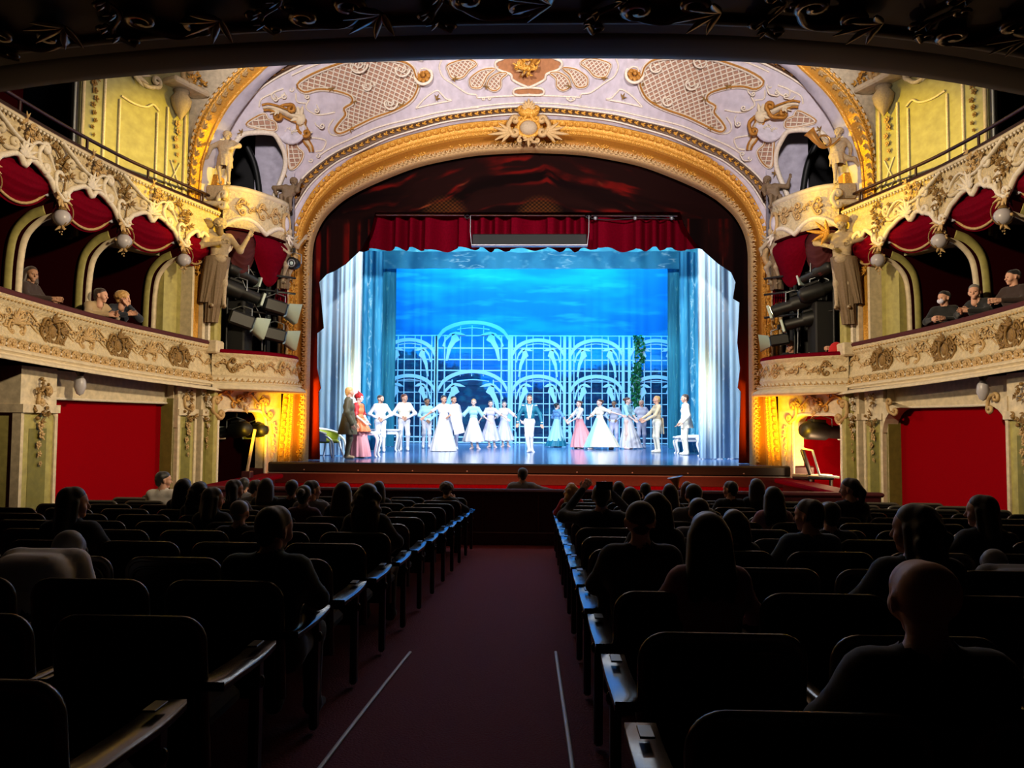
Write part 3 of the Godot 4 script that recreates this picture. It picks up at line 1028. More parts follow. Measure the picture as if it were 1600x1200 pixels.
	put("pendant", fan(3, 1.6, .22, .035), M.gold_pale, ks, Transform3D(Basis(Vector3.BACK, PI), Vector3(0, -.18, .12)))

func circle(c: Vector3, r: float, sq := 1.0, n := 20) -> PackedVector3Array:
	var p := PackedVector3Array()
	for k in n:
		p.append(c + Vector3(cos(TAU * k / n) * r, sin(TAU * k / n) * r * sq, 0))
	return p

# ---------- the tiers along both sides ----------
var PLAN: PackedVector3Array     # half width and depth of the parapet line, every 5 cm from the stage end towards the camera
const STEP := .05

func plan() -> void:
	var p := PackedVector3Array()
	for k in [[6.33, 15.25], [6.52, 14.5], [6.72, 13.7], [6.90, 12.9], [7.04, 11.7], [7.10, 10.4], [7.10, 9.0], [7.05, 7.5], [6.95, 6.0]]:
		p.append(Vector3(k[0], 0, k[1]))
	p = spline(p, 12)
	var l := 0.0
	for k in p.size() - 1:
		l += p[k].distance_to(p[k + 1])
	PLAN = resample(p, int(l / STEP))

func qd(d: float) -> float:
	var k := 0
	while k < PLAN.size() - 1 and PLAN[k].z > d:
		k += 1
	return k * STEP

func base(s: float, q: float, y := 0.0) -> Transform3D:
	# frame on the parapet line: x runs along it, y up, z towards the middle of the house
	var i := clampf(q / STEP, 0, PLAN.size() - 1.001)
	var k := int(i)
	var p := PLAN[k].lerp(PLAN[k + 1], i - k)
	var t := PLAN[mini(k + 3, PLAN.size() - 1)] - PLAN[maxi(k - 2, 0)]
	var tx := Vector3(t.x * s, 0, -t.z).normalized()
	var z := Vector3.UP.cross(tx) * s
	if z.x * s > 0:
		z = -z
	var x := Vector3.UP.cross(z)
	return Transform3D(Basis(x, Vector3.UP, z), P(p.x * s, y, p.z))

func pp(s: float, q: float, o: float, y: float) -> Vector3:
	return base(s, q, y) * Vector3(0, 0, o)

func depth_at(q: float) -> float:
	return PLAN[clampi(int(q / STEP), 0, PLAN.size() - 1)].z

func run(s: float, q0: float, q1: float, prof: Array, slope := 0.0, n := 0) -> Sh:
	# a moulding along the tier: prof lists offset, height (height as at depth 15)
	if n == 0:
		n = maxi(2, int(absf(q1 - q0) / .12))
	var rows := []
	for i in range(0, prof.size(), 2):
		rows.append(PackedVector3Array())
	for k in n + 1:
		var q := lerpf(q0, q1, k / float(n))
		var f := base(s, q)
		var up := slope * (15.0 - depth_at(q))
		for i in range(0, prof.size(), 2):
			rows[i / 2].append(f * Vector3(0, prof[i + 1] + up, prof[i]))
	return Sh.new().grid(rows)

func slab(s: float, q0: float, q1: float, o0: float, o1: float, y0: float, y1: float) -> Sh:
	# a solid stretch of wall that follows the tier
	var n := maxi(2, int(absf(q1 - q0) / .25))
	var rows := []
	for k in n + 1:
		var f := base(s, lerpf(q0, q1, k / float(n)))
		rows.append(PackedVector3Array([f * Vector3(0, y0, o0), f * Vector3(0, y1, o0), f * Vector3(0, y1, o1), f * Vector3(0, y0, o1)]))
	var sh := Sh.new()
	for e in 4:
		var two := [PackedVector3Array(), PackedVector3Array()]
		for r in rows:
			two[0].append(r[e])
			two[1].append(r[(e + 1) % 4])
		sh.grid(two)
	for e in [0, n]:
		sh.quad(rows[e][0], rows[e][1], rows[e][2], rows[e][3])
	return sh

func sidename(s: float) -> String:
	return "left" if s < 0 else "right"

func tier_side(s: float) -> void:
	var side := sidename(s)
	var qe := PLAN.size() * STEP - .1
	# --- lower wall with pilasters and the red panel
	var qa := qd(11.45)
	var qb := qd(14.35)
	var wall := struct("wall_%s_stalls" % side, slab(s, qb, qb + .02, -.1, -.6, -.3, 2.9), M.cream, "%s wall of the stalls with olive pilasters and a tall red panel" % side)
	put("red_panel", slab(s, qb, qa, -.36, -.5, -.3, 2.62), M.red_wall, wall)
	put("frieze", slab(s, qb, qa, -.24, -.5, 2.50, 2.95), M.cream, wall)
	put("gold_bead", run(s, qb, qa, [-.24, 2.53, -.21, 2.51, -.24, 2.49]), M.white_gold, wall)
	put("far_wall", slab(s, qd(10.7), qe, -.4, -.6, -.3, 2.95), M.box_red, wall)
	for k in 3:
		var q0: float = [qa, qb - .52, .0][k]
		var q1: float = [qa + .72, qb - .05, .30][k]
		var o: float = [-.02, -.04, .02][k]
		var pi := put("pilaster", slab(s, q0, q1, o, -.5, -.3, 2.30), M.olive, wall)
		put("edge_moulding", slab(s, q0 - .03, q0 + .03, o + .03, o - .1, -.3, 2.30), M.cream, wall)
		put("edge_moulding", slab(s, q1 - .03, q1 + .03, o + .03, o - .1, -.3, 2.30), M.cream, wall)
		var qm := (q0 + q1) / 2
		var w := (q1 - q0)
		put("sunk_panel", slab(s, q0 + w * .24, q1 - w * .24, o + .006, o - .02, .2, 2.05), M.olive_dark, wall)
		put("capital", slab(s, q0 - .04, q1 + .04, o + .06, -.4, 2.28, 2.40), M.cream, wall)
		put("capital_head", slab(s, q0 - .02, q1 + .02, o, -.4, 2.40, 2.95), M.cream, wall)
		put("capital_blossom", spray(.17, 14, 21 + k), M.bronze, wall, base(s, qm, 2.30).translated_local(Vector3(0, 0, o + .05)))
		put("drop_garland", garland(.7), M.gold_pale, wall, base(s, qm, 2.10).translated_local(Vector3(0, 0, o + .02)))
		put("bracket_leaf", spray(.16, 12, 31 + k), M.bronze, wall, base(s, qm, 2.66).translated_local(Vector3(0, 0, o + .04)))
	put("jamb", slab(s, qb - .04, qb + .03, -.1, -.5, -.3, 2.6), M.olive_dark, wall)
	put("jamb", slab(s, qa - .03, qa + .04, -.1, -.5, -.3, 2.6), M.cream, wall)
	for e in [[qb, 1.0], [qa, -1.0]]:
		var b := base(s, e[0], 2.50)
		var sg: float = e[1]
		put("corner_bracket", corner(.45, sg, .30), M.cream, wall, b.translated_local(Vector3(0, 0, -.30)))
		put("corner_scroll", c_scroll(.36, .03), M.gold_pale, wall, b.translated_local(Vector3(sg * .28, .02, .02)) * Transform3D(Basis(Vector3.BACK, sg * .7)))
	# --- soffit under the first tier
	struct("ceiling_%s_tier" % side, run(s, 0, qe, [.28, 2.80, .1, 2.90, -.1, 2.92, -.45, 2.88, -.6, 2.7], .035), M.soffit, "brown relief soffit under the %s first tier" % side)
	var lamp := thing("soffit_lamp", "small drop lamp under the %s first tier, above the red panel" % side, "lamp", pp(s, qd(11.9), .05, 3.0), 0, "")
	put("mount", Sh.new().lathe([Vector2(.0, .02), Vector2(.09, .0), Vector2(.07, -.08), Vector2(.03, -.14)], 10), M.dark_iron, lamp)
	put("shade", Sh.new().lathe([Vector2(.0, -.44), Vector2(.05, -.41), Vector2(.09, -.3), Vector2(.08, -.2), Vector2(.04, -.13)], 12), M.globe, lamp)
	# --- first tier parapet
	var pa := thing("balcony_parapet", "cream first tier parapet on the %s with gold cartouches, shells and a chain of rosettes" % side, "balcony")
	pa.set_meta("kind", "structure")
	var sl := .04
	put("velvet_rail", run(s, .05, qe, [-.25, 3.60, -.24, 3.75, -.1, 3.79, .03, 3.79, .08, 3.75, .06, 3.70], sl), M.velvet_dark, pa)
	put("panel", run(s, .0, qe, [.06, 3.71, .07, 3.66, .03, 3.63, .06, 3.60, .01, 3.57, .0, 3.5, .02, 3.3, .06, 3.17, .09, 3.14, .09, 3.11, .05, 3.09], sl), M.cream_relief, pa)
	put("cornice", run(s, .0, qe, [.05, 3.09, .06, 2.99, .14, 2.96, .17, 2.93, .17, 2.91, .12, 2.90, .16, 2.86, .26, 2.84, .29, 2.80, .28, 2.78], sl), M.cream, pa)
	put("back", run(s, .0, qe, [-.22, 3.7, -.22, 2.9], sl), M.box_red, pa)
	var bead := Sh.new().ball(Vector3.ZERO, Vector3.ONE * .022, 6, 4)
	var beads := Sh.new()
	var q := .1
	while q < qe:
		var up := sl * (15.0 - depth_at(q))
		beads.add(bead, base(s, q, 3.645 + up).translated_local(Vector3(0, 0, .05)))
		q += .075
	stuff(put("bead_row", beads, M.gold_pale, pa))
	var ros := rosette(.075, 6)
	ros.add(Sh.new().tube(circle(Vector3.ZERO, .085, .85), .02, -1, 5, true))
	var rm := ros.mesh()
	var link := Sh.new().ball(Vector3.ZERO, Vector3(.06, .022, .025), 7, 4).mesh()
	q = .16
	while q < qd(8.6):
		var up := sl * (15.0 - depth_at(q))
		put("rosette", rm, M.gold_pale, pa, base(s, q, 3.03 + up).translated_local(Vector3(0, 0, .08)))
		put("rosette_link", link, M.white_gold, pa, base(s, q + .115, 3.03 + up).translated_local(Vector3(0, 0, .07)))
		q += .23
	var car := Sh.new()
	car.ball(Vector3(0, -.02, .0), Vector3(.075, .11, .05), 10, 6)
	car.tube(circle(Vector3(0, -.02, .03), .11, 1.35), .02, -1, 5, true)
	car.add(fan(5, 2.2, .17, .026), Transform3D(Basis(), Vector3(0, .12, .03)))
	car.add(fan(4, 2.0, .13, .022), Transform3D(Basis(Vector3.BACK, PI), Vector3(0, -.16, .02)))
	for e in [-1.0, 1.0]:
		car.add(c_scroll(.40, .022), Transform3D(Basis().scaled(Vector3(-e, 1, 1)), Vector3(e * .14, -.02, .03)))
		car.add(fan(4, 1.3, .18, .022), Transform3D(Basis(Vector3.BACK, -e * 1.7), Vector3(e * .15, .02, .02)))
		car.add(fan(3, 1.0, .14, .02), Transform3D(Basis(Vector3.BACK, -e * 2.5), Vector3(e * .13, -.1, .02)))
	var cm := car.mesh()
	var she := fan(7, 2.6, .23, .03)
	for e in [-1.0, 1.0]:
		she.add(c_scroll(.2, .022), Transform3D(Basis().scaled(Vector3(-e, 1, 1)), Vector3(e * .1, -.06, .02)))
	var sm := she.mesh()
	var vm := vine(.62, .016).mesh()
	q = qd(14.3)
	for k in 5:
		var up := sl * (15.0 - depth_at(q))
		put("cartouche", cm, M.bronze, pa, base(s, q, 3.36 + up).translated_local(Vector3(0, 0, .02)))
		var q2 := q + .77
		up = sl * (15.0 - depth_at(q2))
		put("shell", sm, M.gold_pale, pa, base(s, q2, 3.34 + up).translated_local(Vector3(0, 0, .02)))
		for e in [.39, 1.15]:
			up = sl * (15.0 - depth_at(q + e))
			put("vine", vm, M.gold_pale, pa, base(s, q + e, 3.32 + up).translated_local(Vector3(0, 0, .025)))
			put("vine", vm, M.gold_pale, pa, base(s, q + e, 3.48 + up).translated_local(Vector3(0, 0, .02)) * Transform3D(Basis(Vector3.BACK, PI)))
		q += 1.54
	put("vine", vm, M.gold_pale, pa, base(s, .36, 3.38).translated_local(Vector3(0, 0, .025)))
	# --- the boxes behind it
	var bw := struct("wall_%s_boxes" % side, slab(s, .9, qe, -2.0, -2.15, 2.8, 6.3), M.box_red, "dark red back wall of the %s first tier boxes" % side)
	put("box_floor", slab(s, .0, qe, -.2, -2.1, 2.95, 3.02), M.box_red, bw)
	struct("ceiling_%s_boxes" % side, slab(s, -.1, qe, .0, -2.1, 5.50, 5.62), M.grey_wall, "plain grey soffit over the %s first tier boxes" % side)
	for k in 3:
		var qk: float = [qd(14.2), qd(12.7), qd(11.2)][k]
		var dv := thing("box_divider", "%s olive partition with a curved white edge between %s boxes" % [["tall curved", "middle arched", "nearest arched"][k], side], "partition")
		dv.set_meta("kind", "structure")
		var edge := PackedVector2Array()
		for e in spline(PackedVector3Array([Vector3(-.5, 2.95, 0), Vector3(-.5, 4.0, 0), Vector3(-.48, 4.6, 0), Vector3(-.40, 4.95, 0), Vector3(-.18, 5.18, 0), Vector3(.05, 5.27, 0)]), 5):
			edge.append(Vector2(e.x, e.y))
		var poly := PackedVector2Array(edge)
		poly.append_array([Vector2(.05, 5.55), Vector2(-2.0, 5.55), Vector2(-2.0, 2.95)])
		var f := base(s, qk)
		var xf := Transform3D(Basis(f.basis.z, Vector3.UP, f.basis.z.cross(Vector3.UP)), f.origin)
		put("panel", Sh.new().prism(poly, .12, xf.translated_local(Vector3(0, 0, -.06))), M.box_red, dv)  # dark red puts the shade on this olive partition face into its colour
		var line := PackedVector3Array()
		for e in edge:
			line.append(xf * Vector3(e.x, e.y, 0))
		put("olive_band", Sh.new().tube(PackedVector3Array(Array(edge).map(func(e): return xf * Vector3(e.x - .13, e.y + .04, 0))), .10, -1, 8), M.olive, dv)
		put("white_edge", Sh.new().tube(line, .055, -1, 6), M.cream, dv)
		put("corbel_leaf", spray(.14, 12, 41 + k), M.gold_pale, dv, f.translated_local(Vector3(0, 5.22, .08)))
	put("olive_wall", slab(s, .28, qd(14.25), -.32, -.5, 2.95, 5.55), M.olive, bw)
	put("gold_panel", slab(s, .30, .52, -.12, -.4, 3.0, 5.5), M.gold, bw)
	put("white_moulding", slab(s, .52, .58, -.06, -.4, 3.0, 5.5), M.cream, bw)
	put("white_moulding", slab(s, .20, .28, -.04, -.4, 3.0, 5.5), M.cream, bw)
	put("white_moulding", slab(s, .08, .15, .0, -.4, 3.0, 5.5), M.white_gold, bw)
	put("gold_leaf", spray(.16, 16, 77), M.gold, bw, base(s, .41, 5.25).translated_local(Vector3(0, 0, -.08)))
	# --- second tier parapet with a scalloped lower edge
	var p2 := thing("balcony_parapet", "white and gold second tier parapet on the %s with a scalloped rococo edge" % side, "balcony")
	p2.set_meta("kind", "structure")
	var ql := [qd(14.2), qd(12.7), qd(11.2), qd(9.7), qd(8.2)]
	var rows := []
	var edge2 := PackedVector3Array()
	for i in 9:
		rows.append(PackedVector3Array())
	var n := int((qd(8.2) + .0) / .04)
	for k in n + 1:
		var qq := k * .04
		var yb := scallop(qq, ql)
		var f := base(s, qq)
		for i in 9:
			var t := i / 8.0
			var o: float = [.04, .05, .02, .05, .10, .13, .13, .12, .10][i]
			rows[i].append(f * Vector3(0, lerpf(6.36, yb, t), o))
		edge2.append(f * Vector3(0, yb, .12))
	put("body", Sh.new().grid(rows), M.cream_relief, p2)
	put("scalloped_edge", Sh.new().tube(edge2, .045, -1, 6), M.white_gold, p2)
	put("back", run(s, 0, qe, [-.2, 6.4, -.2, 5.55]), M.box_red, p2)
	put("coping", run(s, -.05, qe, [-.2, 6.36, .1, 6.36, .12, 6.40, .08, 6.44, -.2, 6.44]), M.cream, p2)
	var be2 := Sh.new()
	q = .05
	while q < qd(8.2):
		be2.add(bead, base(s, q, 6.35).translated_local(Vector3(0, 0, .10)))
		q += .08
	stuff(put("bead_row", be2, M.white_gold, p2))
	var ribbon := Sh.new().tube(spline(PackedVector3Array([Vector3(-.72, .30, 0), Vector3(-.5, .12, .05), Vector3(-.25, .0, .05), Vector3(0, -.03, .04), Vector3(.22, .08, .04), Vector3(.42, .0, .04), Vector3(.6, -.2, .02)]), 5), .05, .035, 6, false, .6)
	var rbm := ribbon.mesh()
	var sc1 := c_scroll(.46, .035).mesh()
	var sp1 := spray(.2, 16, 51).mesh()
	var fl1 := fan(7, 2.4, .28, .035).mesh()
	var vs := vine(.55, .02).mesh()
	for k in 4:
		for part in 2:
			var qm: float = (ql[k] + ql[k + 1]) / 2 + (0.0 if part == 0 else 0.0)
			if part == 1:
				continue
			var f := base(s, qm, 0)
			put("ribbon_scroll", rbm, M.white_gold, p2, f.translated_local(Vector3(0, 6.08, .1)) * Transform3D(Basis().scaled(Vector3(-s, 1, 1))))
			put("blossom", sp1, M.gold_pale, p2, f.translated_local(Vector3(.05, 6.28, .1)))
			put("scroll", sc1, M.white_gold, p2, f.translated_local(Vector3(.38, 5.98, .14)))
			put("scroll", sc1, M.cream, p2, f.translated_local(Vector3(-.42, 6.02, .14)) * Transform3D(Basis(Vector3.BACK, 1.2)))
			put("shell", fl1, M.white_gold, p2, f.translated_local(Vector3(-.05, 5.86, .12)))
			put("vine", vs, M.bronze, p2, f.translated_local(Vector3(.25, 6.22, .1)) * Transform3D(Basis(Vector3.BACK, -.4 * s)))
	for k in 5:
		var f := base(s, ql[k], 0)
		put("scroll", sc1, M.white_gold, p2, f.translated_local(Vector3(.0, 5.68, .15)) * Transform3D(Basis(Vector3.BACK, .5)))
		put("drop_blossom", sp1, M.bronze, p2, f.translated_local(Vector3(0, 5.95, .13)))
		put("vine", vs, M.bronze, p2, f.translated_local(Vector3(0, 6.18, .08)))
		put("leaf_drop", fl1, M.gold_pale, p2, f.translated_local(Vector3(0, 5.56, .12)) * Transform3D(Basis(Vector3.BACK, PI)))
	put("end_scroll", Sh.new().tube(spiral(.26, 1.7, .06, s, base(s, .12, 5.75) * Vector3(0, 0, .16)), .06, .03, 7), M.white_gold, p2)
	# handrail on posts
	var hr := thing("handrail", "dark red iron handrail on short posts along the %s second tier" % side, "handrail")
	var line2 := PackedVector3Array()
	q = .02
	while q < qe:
		line2.append(pp(s, q, -.05, 6.72))
		q += .25
	line2.insert(0, pp(s, .02, -.12, 6.60))
	line2.insert(0, pp(s, .12, -.16, 6.52))
	put("rail", Sh.new().tube(line2, .03, -1, 6), M.dark_iron, hr)
	put("lower_rail", run(s, .0, qe, [-.16, 6.44, -.16, 6.50, .06, 6.50, .06, 6.44]), M.dark_iron, hr)
	q = .35
	while q < qe:
		put("post", Sh.new().tube(PackedVector3Array([pp(s, q, -.05, 6.45), pp(s, q, -.05, 6.72)]), .022, -1, 6), M.dark_iron, hr)
		q += 1.5
	# swags and globe lamps
	var ord := ["nearest the stage", "second from the stage", "third from the stage", "farthest from the stage"]
	for k in 4:
		var qm: float = (ql[k] + (ql[k - 1] if k > 0 else .1)) / 2
		var sw := thing("red_swag", "red velvet swag under the %s second tier, %s" % [side, ord[k]], "curtain", Vector3.ZERO, 0, "")
		var f := base(s, qm, 5.86)
		var wdt: float = ql[k] - (ql[k - 1] if k > 0 else .1)
		put("drape", swag(wdt * 1.14, .66, 6, .16), M.velvet, sw, f.translated_local(Vector3(0, 0, -.06)))
		put("fringe", Sh.new().tube(PackedVector3Array(range(13).map(func(i): return f * Vector3((i / 6.0 - 1.0) * wdt * .44, -.62 * (1.0 - .52 * (i / 6.0 - 1.0) ** 2) + .0, -.02))), .022, -1, 5), M.gold_pale, sw)
		var lm := thing("globe_lamp", "white globe lamp on gilded bracket under the %s second tier, %s" % [side, ord[k]], "lamp", base(s, ql[k], 5.20) * Vector3(0, 0, .16), 0, "")
		put("globe", Sh.new().ball(Vector3.ZERO, Vector3(.125, .125, .125), 18, 12), M.globe, lm)
		put("cap", Sh.new().lathe([Vector2(0, .17), Vector2(.05, .16), Vector2(.07, .115)], 10), M.bronze, lm)
		put("stem", Sh.new().tube(PackedVector3Array([Vector3(0, .16, 0), Vector3(0, .55, -.04)]), .012, -1, 5), M.bronze, lm)
		put("hoop", Sh.new().tube(circle(Vector3(0, .06, 0), .17, 1.1), .009, -1, 5, true), M.bronze, lm)
		put("leaf_cup", fan(6, 5.0, .13, .025), M.gold_pale, lm, Transform3D(Basis(Vector3.BACK, PI), Vector3(0, -.10, 0)))
		put("finial", spray(.07, 7, 9), M.gold_pale, lm, Transform3D(Basis(), Vector3(0, -.2, 0)))
	# --- the wall behind the second tier: yellow panels, then the open gallery
	var yw := struct("wall_%s_gallery" % side, Sh.new().box(Vector3.ZERO, Vector3.ONE), M.yellow_wall, "olive yellow wall behind the %s second tier with thin raised panel frames" % side)
	var A := Vector3(6.72, 0, 14.75)
	var B := Vector3(7.62, 0, 12.65)
	var dirv := (B - A).normalized()
	var wl := A.distance_to(B)
	var wx := Vector3(dirv.x * s, 0, -dirv.z)
	var wz := Vector3.UP.cross(wx)
	if wz.x * s > 0:
		wz = -wz
	var flipx := 1.0 if Vector3.UP.cross(wz).dot(wx) > 0 else -1.0
	var W := Transform3D(Basis(wx * flipx, Vector3.UP, wz), P(A.x * s, 0, A.z))
	yw.mesh = Sh.new().box(Vector3(flipx * (wl / 2), 7.6, -.1), Vector3(wl, 4.6, .2), 0, W).mesh()
	var line := func(a: Array, r: float, m: String, called: String) -> void:
		var pth := PackedVector3Array()
		for i in range(0, a.size(), 2):
			pth.append(W * Vector3(flipx * a[i], a[i + 1], .02))
		put(called, Sh.new().tube(pth, r, -1, 5), M[m], yw)
	line.call([.75, 5.6, .75, 8.0], .022, "white_gold", "panel_frame")
	line.call([1.55, 5.6, 1.55, 7.95], .022, "white_gold", "panel_frame")
	var pc := spline(PackedVector3Array([Vector3(.72, 8.05, 0), Vector3(.85, 8.12, 0), Vector3(1.0, 8.02, 0), Vector3(1.25, 7.98, 0), Vector3(1.52, 8.02, 0)]), 5)
	var pca := []
	for e in pc:
		pca.append_array([e.x, e.y])
	line.call(pca, .022, "white_gold", "panel_frame")
	line.call([.10, 5.6, .10, 8.2], .03, "cream", "panel_frame")
	line.call([.52, 5.6, .52, 8.2], .025, "white_gold", "panel_frame")
	line.call([1.85, 5.6, 1.85, 8.3], .025, "white_gold", "panel_frame")
	line.call([2.25, 5.6, 2.25, 8.3], .03, "cream", "panel_frame")
	line.call([.2, 7.2, .42, 6.75, .2, 6.5], .015, "white_gold", "strapwork")
	line.call([.42, 7.2, .2, 6.75, .42, 6.5], .015, "white_gold", "strapwork")
	put("bracket_urn", Sh.new().lathe([Vector2(.0, -.32), Vector2(.05, -.25), Vector2(.17, -.05), Vector2(.2, .08), Vector2(.12, .2), Vector2(.16, .26), Vector2(.0, .27)], 14), M.stone, yw, W.translated_local(Vector3(flipx * .3, 8.32, .12)))
	put("bracket_shelf", Sh.new().box(Vector3(flipx * .22, 8.68, .15), Vector3(.85, .12, .4), .03, W), M.cream, yw)
	put("shelf_scroll", c_scroll(.4, .05), M.gold_pale, yw, W.translated_local(Vector3(flipx * .3, 8.85, .3)))
	put("shelf_blossom", spray(.22, 16, 61), M.gold, yw, W.translated_local(Vector3(flipx * .05, 8.85, .25)))
	put("drop_garland", garland(.9), M.gold_pale, yw, W.translated_local(Vector3(flipx * .3, 7.95, .02)))
	put("dark_garland", garland(1.3), M.bronze, yw, W.translated_local(Vector3(flipx * 2.05, 8.3, .02)))
	put("wave_moulding", c_scroll(.6, .04), M.white_gold, yw, W.translated_local(Vector3(flipx * 1.0, 8.6, .05)) * Transform3D(Basis(Vector3.BACK, 1.4)))
	put("wave_moulding", c_scroll(.5, .04), M.gold_pale, yw, W.translated_local(Vector3(flipx * 1.6, 8.75, .05)) * Transform3D(Basis(Vector3.BACK, -1.2)))
	put("white_fan", fan(7, 2.6, .4, .04), M.white_gold, yw, W.translated_local(Vector3(flipx * 1.35, 8.5, .05)) * Transform3D(Basis(Vector3.BACK, flipx * .8)))
	struct("wall_%s_upper_gallery" % side, slab(s, qd(12.7), qe, -1.9, -2.1, 5.5, 9.9), M.box_red, "dark red wall at the back of the %s second tier" % side)
	put("gallery_post", Sh.new().box(P(s * 7.62, 7.5, 12.45), Vector3(.12, 4.6, .12), .02), M.black_gloss, yw)
	put("gallery_pipe", Sh.new().tube(PackedVector3Array([P(s * 7.5, 6.4, 12.3), P(s * 7.5, 9.6, 12.3)]), .022, -1, 6), M.steel, yw)
	struct("ceiling_%s_gallery" % side, slab(s, -.2, qe, .2, -2.2, 9.8, 10.0), M.cream, "ceiling over the %s second tier" % side)

func spandrel() -> void:
	# the flat front wall round the outside of the great gold roll
	var p := PackedVector2Array()
	for q in RING.roll_out:
		p.append(Vector2(q.x, q.y))
	p.append_array([Vector2(7.3, 3.8), Vector2(7.3, 11.9), Vector2(-7.3, 11.9), Vector2(-7.3, 3.8)])
	struct("wall_front", Sh.new().prism(p, -.12, Transform3D(Basis(), Vector3(0, 0, -14.9))), M.cream, "pale plaster front wall outside the great gold roll")

func scallop(q: float, ql: Array) -> float:
	var a := .1
	for b in ql:
		if q <= b:
			var t := clampf((q - a) / (b - a), 0, 1)
			var y := 5.42 + .46 * pow(sin(PI * t), .6)
			y -= .14 * exp(-pow((t - .52) / .05, 2))
			y -= .05 * absf(sin(t * PI * 6)) * (1 - sin(PI * t))
			return y
		a = b
	return 5.5

func garland(l: float) -> Sh:
	# blossoms strung on a drop, hanging from the origin
	var s := Sh.new()
	var n := int(l / .13)
	for k in n:
		var t := k / float(n)
		var r := lerpf(.075, .03, t)
		s.add(rosette(r, 5), Transform3D(Basis(), Vector3(sin(k * 2.1) * .03, -t * l, .02)))
		s.add(fan(3, 2.0, r * 1.5, r * .3), Transform3D(Basis(Vector3.BACK, PI + sin(k * 1.7) * .6), Vector3(sin(k * 2.1) * .03, -t * l, .0)))
	return s

func corner(r: float, sg: float, depth: float) -> Sh:
	# a concave corner piece between jamb and frieze
	var p := PackedVector2Array([Vector2(0, .12)])
	for k in 9:
		var a := k / 8.0 * PI / 2
		p.append(Vector2(sg * (r - r * sin(a)), -r + r * cos(a)))
	p.append(Vector2(0, -r))
	p.reverse()
	return Sh.new().prism(p, depth)

# ---------- the stage boxes between tiers and proscenium ----------
func curve_run(pts: PackedVector3Array, s: float, prof: Array) -> Sh:
	# pts: half width and depth along a parapet; prof: offset outwards from the box, height
	var rows := []
	for i in range(0, prof.size(), 2):
		rows.append(PackedVector3Array())
	for k in pts.size():
		var t := (pts[mini(k + 1, pts.size() - 1)] - pts[maxi(k - 1, 0)]).normalized()
		var nv := Vector3(-t.z, 0, t.x)
		if nv.x > 0: nv = -nv
		for i in range(0, prof.size(), 2):
			rows[i / 2].append(P(s * (pts[k].x + nv.x * prof[i]), prof[i + 1], pts[k].z + nv.z * prof[i]))
	return Sh.new().grid(rows)

func frame_on(pts: PackedVector3Array, s: float, t: float, y: float) -> Transform3D:
	var i := clampf(t, 0, .999) * (pts.size() - 1)
	var k := int(i)
	var p := pts[k].lerp(pts[k + 1], i - k)
	var d := (pts[k + 1] - pts[k]).normalized()
	var x := Vector3(d.x * s, 0, -d.z)
	var z := Vector3.UP.cross(x)
	if z.x * s > 0: z = -z
	return Transform3D(Basis(Vector3.UP.cross(z), Vector3.UP, z), P(p.x * s, y, p.z))

